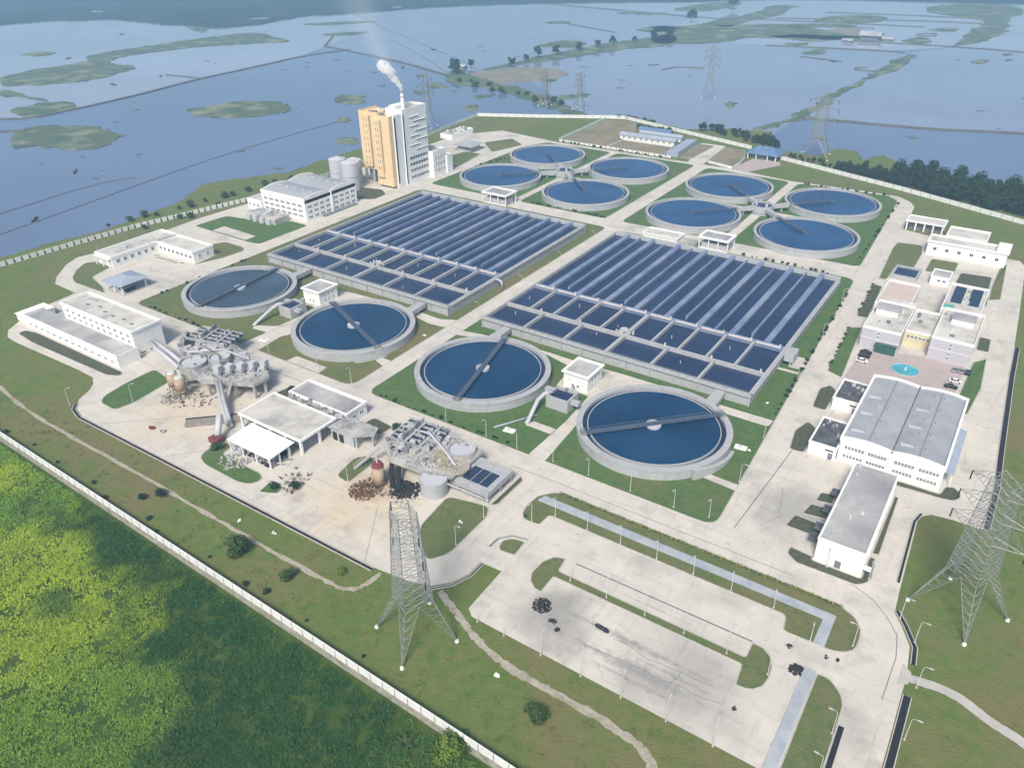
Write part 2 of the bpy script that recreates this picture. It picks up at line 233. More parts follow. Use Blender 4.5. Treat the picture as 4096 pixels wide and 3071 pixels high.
# ------------------------------------------------------------------ mesh helpers
class MB:
    def __init__(s): s.v = []; s.f = []
    def add(s, vs, fs):
        o = len(s.v); s.v += [tuple(p) for p in vs]; s.f += [tuple(i + o for i in f) for f in fs]; return s
    def box(s, x0, x1, y0, y1, z0, z1):
        return s.add([(x0, y0, z0), (x1, y0, z0), (x1, y1, z0), (x0, y1, z0), (x0, y0, z1), (x1, y0, z1), (x1, y1, z1), (x0, y1, z1)],
                     [(0, 3, 2, 1), (4, 5, 6, 7), (0, 1, 5, 4), (1, 2, 6, 5), (2, 3, 7, 6), (3, 0, 4, 7)])
    def rbox(s, cx, cy, lx, ly, z0, z1, a):
        c, n = math.cos(a), math.sin(a); P = [(-lx / 2, -ly / 2), (lx / 2, -ly / 2), (lx / 2, ly / 2), (-lx / 2, ly / 2)]
        return s.prism([(cx + x * c - y * n, cy + x * n + y * c) for x, y in P], z0, z1)
    def prism(s, poly, z0, z1):
        poly = ccw(poly); n = len(poly)
        vs = [(x, y, z0) for x, y in poly] + [(x, y, z1) for x, y in poly]
        return s.add(vs, [tuple(range(n - 1, -1, -1)), tuple(range(n, 2 * n))] + [(i, (i + 1) % n, n + (i + 1) % n, n + i) for i in range(n)])
    def ring(s, cx, cy, r0, r1, z0, z1, n=64, a0=0, a1=2 * math.pi):
        full = abs(a1 - a0 - 2 * math.pi) < 1e-6; k = n if full else n + 1; vs = []
        for i in range(k):
            a = a0 + (a1 - a0) * i / n; c, q = math.cos(a), math.sin(a)
            vs += [(cx + r0 * c, cy + r0 * q, z0), (cx + r1 * c, cy + r1 * q, z0), (cx + r1 * c, cy + r1 * q, z1), (cx + r0 * c, cy + r0 * q, z1)]
        fs = []
        for i in range(n):
            a, b = 4 * i, 4 * ((i + 1) % k)
            fs += [(a + 1, b + 1, b + 2, a + 2), (a + 2, b + 2, b + 3, a + 3), (a + 3, b + 3, b, a), (a, b, b + 1, a + 1)]
        if not full: fs += [(0, 1, 2, 3), (4 * n + 3, 4 * n + 2, 4 * n + 1, 4 * n)]
        return s.add(vs, fs)
    def disc(s, cx, cy, r, z, n=64):
        return s.add([(cx + r * math.cos(2 * math.pi * i / n), cy + r * math.sin(2 * math.pi * i / n), z) for i in range(n)], [tuple(range(n))])
    def cyl(s, cx, cy, r0, z0, z1, r1=None, n=24):
        r1 = r0 if r1 is None else r1
        vs = [(cx + r * math.cos(2 * math.pi * i / n), cy + r * math.sin(2 * math.pi * i / n), z) for r, z in ((r0, z0), (r1, z1)) for i in range(n)]
        return s.add(vs, [tuple(range(n - 1, -1, -1)), tuple(range(n, 2 * n))] + [(i, (i + 1) % n, n + (i + 1) % n, n + i) for i in range(n)])
    def tube(s, pts, r, n=6, r1=None):
        pts = [Vector(p) for p in pts]; k = len(pts); vs = []; r1 = r if r1 is None else r1
        for i, p in enumerate(pts):
            d = (pts[min(i + 1, k - 1)] - pts[max(i - 1, 0)]).normalized()
            a = d.cross(Vector((0, 0, 1))); a = a.normalized() if a.length > 1e-3 else Vector((1, 0, 0)); b = d.cross(a); rr = r + (r1 - r) * i / max(1, k - 1)
            vs += [p + rr * (math.cos(2 * math.pi * j / n) * a + math.sin(2 * math.pi * j / n) * b) for j in range(n)]
        fs = [(i * n + j, i * n + (j + 1) % n, (i + 1) * n + (j + 1) % n, (i + 1) * n + j) for i in range(k - 1) for j in range(n)]
        return s.add(vs, fs + [tuple(range(n - 1, -1, -1)), tuple((k - 1) * n + j for j in range(n))])
    def strip(s, pts, w, z0, z1):
        """solid band of width w along a polyline"""
        L, Rr = offset_line(pts, w / 2), offset_line(pts, -w / 2); n = len(pts); vs = []
        for i in range(n): vs += [(*L[i], z0), (*Rr[i], z0), (*Rr[i], z1), (*L[i], z1)]
        fs = [(0, 1, 2, 3), (4 * n - 1, 4 * n - 2, 4 * n - 3, 4 * n - 4)]
        for i in range(n - 1):
            a, b = 4 * i, 4 * i + 4
            fs += [(a + 1, b + 1, b + 2, a + 2), (a + 2, b + 2, b + 3, a + 3), (a + 3, b + 3, b, a), (a, b, b + 1, a + 1)]
        return s.add(vs, fs)
    def build(s, name, mat, parent=None, smooth=False):
        off = parent.location if parent is not None else Vector((0, 0, 0)); gp = parent.parent if parent is not None else None
        while gp is not None: off = off + gp.location; gp = gp.parent
        me = bpy.data.meshes.new(name); me.from_pydata([(x - off.x, y - off.y, z - off.z) for x, y, z in s.v], [], s.f); me.update()
        me.materials.append(MATS[mat])
        if smooth: me.polygons.foreach_set('use_smooth', [True] * len(me.polygons))
        o = bpy.data.objects.new(name, me); COL.objects.link(o)
        if parent is not None: o.parent = parent
        return o
def ccw(p):
    a = sum(p[i][0] * p[(i + 1) % len(p)][1] - p[(i + 1) % len(p)][0] * p[i][1] for i in range(len(p)))
    return list(p) if a > 0 else list(p)[::-1]
def offset_line(pts, d):
    out = []
    for i in range(len(pts)):
        a = Vector(pts[max(i - 1, 0)][:2]); b = Vector(pts[min(i + 1, len(pts) - 1)][:2]); t = (b - a).normalized()
        out.append((pts[i][0] - t.y * d, pts[i][1] + t.x * d))
    return out
def smooth_poly(p, it=2, closed=True):
    """Chaikin rounding"""
    for _ in range(it):
        q = []; n = len(p); rng = range(n) if closed else range(n - 1)
        if not closed: q.append(p[0])
        for i in rng:
            a, b = p[i], p[(i + 1) % n]
            q += [(a[0] * .75 + b[0] * .25, a[1] * .75 + b[1] * .25), (a[0] * .25 + b[0] * .75, a[1] * .25 + b[1] * .75)]
        if not closed: q.append(p[-1])
        p = q
    return p
def round_corners(p, r, n=4):
    out = []; p = ccw(p); k = len(p)
    for i in range(k):
        a, b, c = Vector(p[i - 1]), Vector(p[i]), Vector(p[(i + 1) % k]); d1 = a - b; d2 = c - b
        q = min(r, d1.length * 0.45, d2.length * 0.45); s0 = b + d1.normalized() * q; s1 = b + d2.normalized() * q
        for j in range(n + 1):
            t = j / n; u = s0 * (1 - t) ** 2 + b * 2 * t * (1 - t) + s1 * t * t; out.append((u.x, u.y))
    return out
def inset(p, d):
    p = ccw(p); out = []; k = len(p)
    for i in range(k):
        a, b, c = Vector(p[i - 1]), Vector(p[i]), Vector(p[(i + 1) % k]); t1 = (b - a); t2 = (c - b)
        if t1.length < 1e-6 or t2.length < 1e-6: out.append(p[i]); continue
        t1.normalize(); t2.normalize(); n1 = Vector((-t1.y, t1.x)); n2 = Vector((-t2.y, t2.x)); m = n1 + n2
        if m.length < 1e-4: m = n1
        m.normalize(); k2 = d / max(0.4, m.dot(n1)); out.append((b.x + m.x * k2, b.y + m.y * k2))
    return out
def tag(o, label=None, cat=None, group=None, kind=None):
    for k, v in (('label', label), ('category', cat), ('group', group), ('kind', kind)):
        if v: o[k] = v
    return o
def thing(name, label, cat, loc=(0, 0, 0), group=None):
    o = bpy.data.objects.new(name, None); COL.objects.link(o); o.location = loc; o.empty_display_size = 0.5
    return tag(o, label, cat, group)
def copy_tree(o, parent=None):
    c = o.copy(); COL.objects.link(c)
    if parent is not None: c.parent = parent
    for ch in o.children: copy_tree(ch, c)
    return c
ORD = ['first', 'second', 'third', 'fourth', 'fifth', 'sixth', 'seventh', 'eighth', 'ninth', 'tenth', 'eleventh', 'twelfth', 'thirteenth', 'fourteenth', 'fifteenth', 'sixteenth', 'seventeenth', 'eighteenth', 'nineteenth', 'twentieth'] + ['twenty-' + w for w in ('first', 'second', 'third', 'fourth', 'fifth', 'sixth', 'seventh', 'eighth', 'ninth')]
def struct(o): o['kind'] = 'structure'; return o

# ================================================================== THE SETTING
LAKE_Z = -2.7
me = bpy.data.meshes.new('lake'); me.from_pydata([(-3600, -3600, LAKE_Z), (3600, -3600, LAKE_Z), (3600, 3600, LAKE_Z), (-3600, 3600, LAKE_Z)], [], [(0, 1, 2, 3)])
me.materials.append(MATS['lake_water']); lake = bpy.data.objects.new('lake', me); COL.objects.link(lake); struct(lake)

for m_, pl_ in (('lake_sheen_pale', [(-715, 140), (-690, 155), (-697, 208), (-702, 264), (-727, 367), (-736, 473), (-748, 537), (-785, 615), (-880, 830), (-1043, 940), (-1150, 900), (-1500, 620), (-1560, 400), (-1300, 150), (-900, 40)]),
                ('lake_sheen_mid', [(-785, 614), (-729, 601), (-631, 573), (-497, 521), (-476, 640), (-465, 803), (-430, 900), (-480, 1180), (-830, 1260), (-1040, 1030), (-1040, 935), (-880, 828)]),
                ('lake_sheen_pale', [(-263, 910), (-118, 935), (-52, 1011), (140, 1000), (320, 980), (420, 1300), (60, 1600), (-400, 1600), (-560, 1400), (-830, 1262), (-480, 1182), (-428, 905), (-330, 905)]),
                ('lake_sheen_mid', [(-102, 509), (-58, 515), (6, 522), (65, 544), (160, 570), (400, 640), (420, 975), (140, 998), (27, 1000), (-52, 1009), (-88, 930), (-94, 867), (-93, 767), (-97, 660), (-97, 540)]),
                ('lake_sheen_mid', [(-265, 906), (-330, 903), (-428, 900), (-463, 803), (-474, 703), (-470, 610), (-420, 560), (-330, 480), (-250, 410), (-150, 380), (-100, 390), (-104, 520), (-100, 690), (-92, 925), (-118, 933)])):
    k_ = len(pl_); mb_ = [(x_, y_, LAKE_Z + 0.012) for x_, y_ in pl_]; me = bpy.data.meshes.new('lake_sheen_sheet'); me.from_pydata(mb_, [], [tuple(range(k_))]); me.materials.append(MATS[m_]); o_ = bpy.data.objects.new('lake_sheen_sheet', me); COL.objects.link(o_); struct(o_)  # paler sheets over the dyked plots: far sky reflection and haze painted in colour
WALL_W = [(-352, -130), (-345.5, -45.5), (-338, 27.5), (-322, 94), (-318, 150), (-322, 230), (-336, 330), (-338.5, 362.5)]
WALL_N = [(-338.5, 362.5), (-289, 385), (-236, 412.6), (-222, 417.5), (-168.7, 400), (-97.5, 377)]
WALL_E = [(-70.8, 360.5), (16.2, 328.5), (85.6, 298.6), (150, 268)]
# land the plant stands on, shoreline outside the boundary wall
LAND = [(-362, -132), (-357, -5), (-351, 18), (-356, 52), (-359, 73), (-378, 105), (-367, 125), (-349, 154), (-352, 187), (-350, 232), (-340, 300), (-345, 368), (-300, 392), (-240, 421), (-215, 426), (-165, 410), (-134, 433), (-122, 432), (-102, 439), (-94, 406), (-78, 387), (-50, 385), (-45, 412), (-30, 413), (-22, 389), (-12, 411), (0, 397), (10, 381), (39, 369), (60, 370), (86, 398), (140, 420), (260, 380), (420, 200), (420, -60), (300, -128.4), (40, -128.4), (-190, -123.8)]
def sheet(name, poly, z0, z1, mat, kind='structure', parent=None, label=None):
    o = MB().prism(poly, z0, z1).build(name, mat, parent)
    if parent is None: o['kind'] = kind
    return o
def ragged(pts, i0, i1, st=5.0, j=1.6):
    out = []
    for i, (x, y) in enumerate(pts):
        out.append((x, y))
        if i0 <= i < i1:
            x1, y1 = pts[i + 1]; L = math.hypot(x1 - x, y1 - y); n = int(L / st); nx, ny = -(y1 - y) / max(L, 1e-6), (x1 - x) / max(L, 1e-6)
            for k in range(1, n): t = k / n; d = random.uniform(-j, j); out.append((x + (x1 - x) * t + nx * d, y + (y1 - y) * t + ny * d))
    return out
sheet('ground', ragged(LAND, 0, 32), -4.0, 0.0, 'belt_grass')

# marsh in front of the boundary wall: uneven low ground
def marsh():
    xs = np.arange(-300, 141, 4.0); ys = np.arange(-300, -128.9, 4.0); ys[-1] = -128.6
    X, Y = np.meshgrid(xs, ys); Yw = -123.8 - (X + 190) * 0.0222 + 0.25
    Y = -300 + (Y + 300) * (Yw + 300) / (ys[-1] + 300)
    Zz = -2.2 + 0.2 * np.sin(X * .13 + 1.3 * np.sin(Y * .09)) * np.cos(Y * .17 + .8) + 0.1 * RNG.standard_normal(X.shape)
    Zz[-1] = -2.2; n, m = X.shape
    v = [(X[i, j], Y[i, j], Zz[i, j]) for i in range(n) for j in range(m)]
    f = [(i * m + j, i * m + j + 1, (i + 1) * m + j + 1, (i + 1) * m + j) for i in range(n - 1) for j in range(m - 1)]
    mb = MB(); mb.v = v; mb.f = f; struct(mb.build('marsh', 'marsh_soil', smooth=True))
marsh()
def blades(name, mat, P, hmin, hmax, wid, nb, spread, lean=0.5):
    """clumps of grass blades: P is an (n,3) array of roots; one mesh"""
    n = len(P); k = n * nb; root = np.repeat(P, nb, 0) + np.c_[RNG.normal(0, spread, (k, 2)), np.zeros(k)]
    a = RNG.uniform(0, 2 * np.pi, k); h = RNG.uniform(hmin, hmax, k); w = wid * RNG.uniform(.6, 1.3, k)
    d = np.c_[np.cos(a), np.sin(a), np.zeros(k)]; la = RNG.uniform(0, 2 * np.pi, k); le = RNG.uniform(0.1, lean, k) * h
    tip = root + np.c_[np.cos(la) * le, np.sin(la) * le, h]; V = np.empty((k, 3, 3)); V[:, 0] = root - d * w[:, None]; V[:, 1] = root + d * w[:, None]; V[:, 2] = tip
    me = bpy.data.meshes.new(name); me.vertices.add(3 * k); me.vertices.foreach_set('co', V.ravel()); me.loops.add(3 * k); me.loops.foreach_set('vertex_index', np.arange(3 * k))
    me.polygons.add(k); me.polygons.foreach_set('loop_start', np.arange(0, 3 * k, 3)); me.polygons.foreach_set('loop_total', np.full(k, 3)); me.update(calc_edges=True)
    me.materials.append(MATS[mat]); o = bpy.data.objects.new(name, me); COL.objects.link(o); return o
# clumps of marsh plants: dome shaped stands of different height, with gaps between
def clumps(n, fx, rmin, rmax, per, hs):
    C = []
    for _ in range(n):
        x, y = fx(); r = random.uniform(rmin, rmax); hh = random.uniform(*hs) * (0.6 + 0.4 * r / rmax); k = int(per * r * r / (rmax * rmax)) + 6
        a = RNG.uniform(0, 6.283, k); d = r * np.sqrt(RNG.random(k)); C.append(np.c_[x + d * np.cos(a), y + d * np.sin(a), np.zeros(k), hh * (1.05 - 0.75 * (d / r) ** 2)])
    return np.concatenate(C)
def marsh_xy(): x = random.uniform(-235, 62); return x, -125.2 - (x + 190) * 0.0222 - random.random() * 78
C = clumps(6500, marsh_xy, 0.8, 2.8, 46, (0.3, 1.4)); C = C[C[:, 1] < -125.6 - (C[:, 0] + 190) * 0.0222]
o = blades('marsh_grass', 'marsh_leaf', np.c_[C[:, :2], C[:, 3] * 0.55 - 2.3], 0.2, 0.6, 0.13, 6, 0.25, 1.5); tag(o, 'rank green marsh plants growing outside the boundary wall', 'marsh plants', kind='stuff')
def belt_xy():
    while True:
        x = random.uniform(-215, 125); y = random.uniform(-124, -101) if x < 60 else random.uniform(-110, 5)
        if x > 60 and x < 94.5: continue
        if y > -124.5 - (x + 190) * 0.0222 + 1 + 2.2: return x, y
C = clumps(260, belt_xy, 0.4, 1.8, 26, (0.1, 0.35))
o = blades('lawn_weeds', 'belt_grass', np.c_[C[:, :2], np.zeros(len(C))], 0.08, 0.28, 0.09, 4, 0.12, 1.2); tag(o, 'rough grass tufts and weeds on the outer lawns', 'grass', kind='stuff')

# ---------------- concrete roads and yards
PAVE = [(-324, -16), (-319, -25), (-307, -37), (-300, -41.4), (-281, -42), (-279, -60), (-276, -68.8), (-268.6, -80.2), (-262, -83.7), (-254, -84.2), (-212, -83), (-199, -83.2), (-194, -86), (-191, -89.3), (-188, -95.4), (-182.4, -99.5), (-176, -101.2), (-120, -100.7), (-35, -99.9), (-25, -98.7), (-18.8, -96.8), (-15, -92.7), (-13, -87.7), (-13, -82.4), (-6.2, -82), (-5.8, -97.5), (-3.5, -99.3), (71, -99.6), (82.8, -99.6), (83.4, -140), (92.6, -140), (92, -80), (91.8, -61.6), (91.4, -55), (90.7, -48.8), (87.6, -42.8), (85.4, -39.5), (84.9, -31), (83.6, 1), (84.4, 4), (86.5, 6.2), (92, 7), (99.8, 7), (100, 30), (98.8, 53), (96.6, 108), (96.4, 122), (94.8, 166), (92, 231), (89, 238), (52, 236), (52, 250), (30.5, 256), (29.6, 284), (28.7, 300), (25, 308), (17, 315.5), (-5, 316), (-49, 313), (-90, 320.5), (-232, 321), (-258, 325), (-290, 330), (-312, 300), (-314, 230), (-312, 150), (-318, 97), (-321, 60), (-320, 37), (-322, -7.7)]
sheet('road', PAVE, -0.4, 0.05, 'pavement')

# ---------------- lawns: raised beds with a kerb and a grass top
def lawn(poly, r=3.0, mat='lawn', z=0.16, kerb=True):
    p = round_corners(poly, r) if r else ccw(poly)
    g = struct(MB().prism(inset(p, 0.32) if kerb else p, 0.0, z).build('lawn', mat))
    if kerb:
        q = inset(p, 0.3); k = len(p); mb = MB()
        vs = [(x, y, z0) for pts, z0 in ((p, 0.0), (p, z + 0.05), (q, z + 0.05), (q, 0.0)) for x, y in pts]
        fs = []
        for i in range(k):
            j = (i + 1) % k
            fs += [(i, j, k + j, k + i), (k + i, k + j, 2 * k + j, 2 * k + i), (2 * k + i, 2 * k + j, 3 * k + j, 3 * k + i)]
        mb.add(vs, fs).build('kerb', 'kerb', g)
    return g
xr = lambda y: 33.9 - 0.048 * y
lawn([(-246.5, -33.7), (-109, -33.7), (-109, 172), (-245.5, 172)], 5)
lawn([(-101.2, -33.7), (xr(-33.7), -33.7), (xr(171), 171), (-101.2, 171)], 5, 'lawn_fresh')
lawn([(-248, 184), (-182, 184), (-182, 316), (-238, 316), (-246, 300)], 5, 'lawn_fresh')
lawn([(-177.5, 184), (-117, 184), (-116, 316), (-177.5, 316)], 5, 'lawn_fresh')
lawn([(-107, 184), (-48, 186), (-48.5, 311), (-107, 314)], 5, 'lawn_fresh')
lawn([(-43, 186), (xr(186) - 1, 187), (18.5, 306), (12, 313), (-43, 311)], 5, 'lawn_fresh')
for p, r, m in [
    ([(-313, -18.3), (-307.5, -26.3), (-300, -32.8), (-293, -35.6), (-268, -34.8), (-276, -31), (-292, -26.8), (-295, -18.5), (-296, -12), (-309, -13)], 2, 'lawn'),
    ([(-279, 34), (-275.6, 41), (-260.4, 41), (-256, 37.8), (-257.2, 24.6), (-262.5, 10), (-263.7, 26)], 2, 'lawn'),
    ([(-312, 48.1), (-310.6, 69.7), (-296, 72.5), (-272, 84), (-256, 84), (-256.6, 48.5), (-262.7, 47.4)], 3, 'lawn_fresh'),
    ([(-262, -79.5), (-262, -76), (-255, -74.5), (-192, -74.5), (-190.8, -77), (-196, -79.5), (-248, -80.8)], 1.5, 'bed'),
    ([(-179, -92.4), (-182.1, -89.3), (-184, -79), (-184, -66), (-170.5, -68), (-168.3, -84.9), (-169.6, -92.6)], 2.5, 'lawn_fresh'),
    ([(-119, -94), (-120.6, -91.7), (-121.2, -83.1), (-115.2, -83.5), (-114.5, -88.6), (-95, -88.6), (-92.2, -90.9), (-93.8, -94.6), (-98.2, -95.8), (-114.7, -95.6)], 2, 'lawn_fresh'),
    ([(-88.6, -95.6), (-89.6, -90.2), (-83.6, -89.2), (-83, -93)], 1, 'lawn_fresh'),
    ([(-74.3, -76.3), (-76.2, -66), (-72.5, -61.9), (-68.6, -64.2), (-68.2, -77.2)], 2, 'lawn'),
    ([(-36.5, -80.6), (-38.2, -64.8), (-28, -62.5), (-24.5, -62), (-22.3, -66), (-22.1, -85), (-25.5, -90), (-28.6, -88.5)], 2.5, 'lawn'),
    ([(-24.8, -61.5), (-24.8, -44), (-22.8, -46), (-22.9, -60)], 0.8, 'bed'),
    ([(-130, -54), (-121.5, -54.5), (-120.5, -46), (-128, -44.5)], 2, 'bed'),
    ([(-88, -53), (-78, -52), (-77, -45.5), (-87, -44.5)], 2, 'bed'),
    ([(-12.6, -74), (-12.8, -71.9), (-11, -69.7), (-7, -68.8), (-6.4, -75.2), (-11.4, -75.9)], 1, 'lawn'),
    ([(6.1, -68.3), (2.9, -69.5), (1.1, -72.9), (0.8, -78), (2.1, -80.7), (4.6, -82.6), (6.9, -82.9), (6.8, -76.2), (58.7, -76.2), (59.4, -82.6), (61.5, -82.4), (63.4, -81.6), (65, -79.6), (65.5, -76.5), (65.1, -72.8), (63.8, -70.1), (61.4, -68.4), (58.6, -68.4), (58.7, -73.5), (6.8, -73.5)], 0.6, 'lawn'),
    ([(-14.8, -59), (-15.5, -55), (-15.1, -49.8), (-11.8, -45.6), (-9, -44.3), (73, -44.3), (77.5, -46.5), (79.7, -49.6), (80.3, -53.6), (80, -57.4), (78, -59.5), (75, -60.6), (63.6, -60.8), (62.7, -55.5), (-7.3, -55.5), (-7.4, -60.9), (-12.6, -61.2)], 1.2, 'lawn'),
    ([(74.2, -68.7), (77.2, -68.8), (80.4, -71.5), (81.7, -74.5), (81.9, -82), (82.2, -98.4), (74.4, -98.4)], 1.2, 'lawn'),
    ([(56, -33), (56, -29.8), (62.6, -30.5), (62.6, -31.9), (75.4, -31.9), (75.4, -22), (77.2, -21.9), (77.9, -30.6), (76.9, -33.4), (74.8, -35.2), (59.2, -35.4)], 0.8, 'bed'),
    ([(75.6, -20.5), (75.6, 9.4), (77, 9), (77.6, -20.2)], 0.6, 'bed'),
    ([(74, 14.6), (87.4, 15.4), (90.8, 16), (92.5, 18.7), (92.1, 21.5), (90, 23.5), (87.6, 22.6), (86.8, 17.6), (74, 17.6)], 0.8, 'bed'),
    ([(56.2, -6), (61, -5), (61, 0), (56.5, -1)], 1, 'bed'), ([(54.5, -14), (61.5, -13), (61.5, -7.6), (55.5, -8)], 1, 'bed'), ([(52, -22), (61.8, -22), (61.8, -16), (53, -15.5)], 1, 'bed'),
    ([(31.9, 223.2), (32.4, 233.1), (44.2, 235.1), (46.5, 222), (46.5, 201), (38.6, 197.5), (38.2, 178), (34.6, 178)], 1.5, 'lawn'),
    ([(35.9, 130.1), (33.9, 169.8), (38.4, 168.9), (40.4, 130.5)], 1.2, 'bed'), ([(38, 75), (35.9, 117.4), (40.6, 120.2), (44.2, 72.3)], 1.2, 'lawn_fresh'),
    ([(84.2, 229.9), (86.2, 181.6), (81.6, 178.1), (81, 195.3), (81.5, 221.3)], 1.2, 'lawn'), ([(83.8, 112.1), (88, 118.4), (89.2, 92), (87.5, 70), (82.5, 70)], 1.2, 'lawn_fresh'), ([(83, 137), (87.5, 137), (88, 124), (83.3, 124)], 1, 'bed'),
    ([(40.5, 46), (45.4, 46), (45, 62), (42, 65), (39.2, 60)], 1.5, 'bed'), ([(41.5, 16), (46.4, 16.5), (46, 33), (42, 36), (39.8, 28)], 1.5, 'bed'),
    ([(-262, 205), (-256, 228), (-262, 262), (-276, 262), (-282, 230)], 3, 'lawn'), ([(-258, 270), (-250, 300), (-268, 312), (-280, 290)], 3, 'lawn'),
    ([(65, 171), (66, 182), (81, 184), (82, 171)], 1.5, 'lawn'), ([(66, 188), (66.5, 206), (80, 208), (80.5, 190)], 1.5, 'bed'), ([(51.5, 199), (51.5, 218), (64, 219), (64, 200)], 1.5, 'lawn'),
    ([(-284, 130), (-270, 132), (-256, 140), (-257, 152), (-266, 158), (-300, 150)], 3, 'bed'),
]: lawn(p, r, m)
# brown plots and lawns behind the rear tanks
for p, m in [([(-231.5, 326), (-234.8, 405), (-211, 412), (-196, 402), (-194.4, 326.5)], 'field'), ([(-190, 328.5), (-189.1, 350.9), (-148.8, 349.5), (-145.3, 327)], 'field'),
             ([(-133.6, 329.3), (-137.4, 372), (-123.9, 372), (-124.9, 329.2)], 'field'), ([(-111.7, 330.3), (-116.2, 372), (-100.6, 371), (-93.8, 351.6), (-91, 322.5)], 'field')]:
    lawn(p, 2, m)
sheet('forecourt', [(-92, 322), (-88, 352), (-70, 356), (-66, 346), (-80, 318)], 0.0, 0.06, 'pink_paving')
sheet('path', [(-124, 321), (-112.5, 321), (-117, 376), (-136, 376)], 0.0, 0.054, 'pavement')
sheet('plaza', [(44.5, 73.2), (45.5, 101.5), (67, 106.6), (82, 106.6), (81.5, 73.2)], 0.0, 0.06, 'pink_paving')

# concrete paths across the lawns
def path(poly, r=1.5, z=0.2, mat='pavement'):
    return struct(MB().prism(round_corners(poly, r) if r else poly, 0.02, z).build('path', mat))
path([(-172, -33.75), (-161.5, -33.75), (-163, -20), (-160, -14), (-166, -8), (-168, 8), (-166, 17), (-158, 23), (-148, 26), (-128, 26), (-118, 23.5), (-108.9, 24.5), (-108.9, 33), (-116, 29.5), (-140, 31), (-170, 29), (-184, 25), (-184, 8), (-170, 8), (-171.5, -14), (-180, -18.4), (-180, -21.4), (-171, -20.4)], 1.5)
path([(-145, -33.1), (-126.6, -33.1), (-127.2, -28.2), (-144.2, -28.2)], 0)
path([(-115, -13.5), (-108.9, -15.5), (-108.9, -10.6), (-114, -10.4)], 0.5)
path([(-29, -33.75), (-22.5, -33.75), (-24.4, -10), (-26.6, 5), (-25, 17), (-14, 26), (5, 28), (15.6, 25), (31.5, 25), (32, 29.6), (16, 29.4), (-5, 30), (-28, 30), (-45, 29), (-60, 29.5), (-84, 29), (-101.1, 26), (-101.1, 21.5), (-84, 26), (-60, 27.6), (-46, 24), (-44, 9), (-30, 9), (-28.6, -10)], 1.2)
path([(-39.5, -19.4), (-29, -19.6), (-29, -16), (-38, -16)], 0.4)
path([(22, -13.6), (34.4, -14.6), (34.2, -11.4), (22, -11)], 0.4)
for cx, ww in ((-179.8, 0), (-45.6, 0)):
    path([(cx - 24, 242), (cx + 24, 240), (cx + 24, 246), (cx - 24, 247)], 0.5, 0.19)
path([(-109.2, 75), (-102, 75), (-102, 84), (-109.2, 84)], 0, 0.06)
path([(24.4, 70), (30, 70), (29.4, 80), (24.4, 80)], 0.6); path([(20, 66), (31, 66), (31, 67.6), (20, 67.6)], 0)
path([(-296.5, 49), (-296.5, 57), (-268, 56), (-268.5, 49)], 0.5)
path([(-14, -51.6), (73.5, -51.6), (73.5, -48.9), (-13, -48.6)], 0.5, 0.34, 'walk_slab')['kind'] = 'structure'
path([(70.9, -60.4), (73.6, -60.4), (73.5, -51.6), (70.9, -51.6)], 0, 0.34, 'walk_slab')
path([(71.4, -99.4), (74, -99.4), (74, -68.7), (71.4, -68.7)], 0, 0.34, 'walk_slab')
def trail(pts, w, z=0.07, mat='gravel', jag=0.35):
    P = smooth_poly(pts, 3, False); L, Rr = offset_line(P, w / 2), offset_line(P, -w / 2)
    L = [(x + random.uniform(-jag, jag), y + random.uniform(-jag, jag)) for x, y in L]; Rr = [(x + random.uniform(-jag, jag), y + random.uniform(-jag, jag)) for x, y in Rr]
    n = len(P); mb = MB(); mb.add([(*p, z) for p in L] + [(*p, z) for p in Rr], [(i, n + i, n + i + 1, i + 1) for i in range(n - 1)])
    return struct(mb.build('path', mat))
trail([(-16, -97), (-9.5, -99.5), (-5, -101.5), (0, -104), (9, -106.5), (18, -107.5), (30, -107), (42, -107.5), (50, -109), (54, -113), (55, -119)], 1.9)
trail([(-290, -96), (-230, -106), (-196, -110.5), (-165, -110.5), (-130, -110.2), (-96, -110.8), (-70, -111), (-46, -111), (-36, -110.5), (-33.6, -106), (-33, -100.2)], 1.3)
trail([(90.5, -58.6), (94, -58.4), (99, -57.4), (104, -58.2), (109, -61), (116, -62.5), (128, -70)], 2.5, 0.07, 'concrete', 0.12)
sheet('path', [(90.3, -62), (90.3, -55), (92.5, -56.6), (92.5, -60.4)], 0.0, 0.075, 'concrete')

# open drains along the roads: dark trough between two low lips
def drain(pts, w=1.1):
    d = struct(MB().strip(pts, w, 0.0, 0.03 + 0.03).build('drain', 'dark'))
    for s in (-1, 1): MB().strip(offset_line(pts, s * (w / 2 + 0.12)), 0.22, 0.0, 0.3).build('drain_lip', 'concrete', d)
drain([(-186, -97.5), (-182.8, -100.4), (-176, -102.2), (-120, -101.6), (-36, -100.9)], 1.0)
drain([(-18, -97.6), (-14.2, -93.4), (-12.1, -88), (-12.1, -82.8)], 0.5); drain([(-14.4, -76), (-14.2, -72), (-11.4, -68.9), (-7, -67.9)], 0.4)
drain([(100.7, 8), (100.9, 30), (99.8, 53), (97.6, 108), (97, 135)], 1.5); drain([(84, -28), (82.9, 0), (84, 5)], 0.6)
drain([(85.8, -38.6), (88.6, -42.6), (91.8, -48.6), (92.4, -54)], 0.9); drain([(93, -64), (93.2, -80), (93.8, -140)], 1.5); drain([(82.6, -80), (83, -100), (83.4, -140)], 1.2)
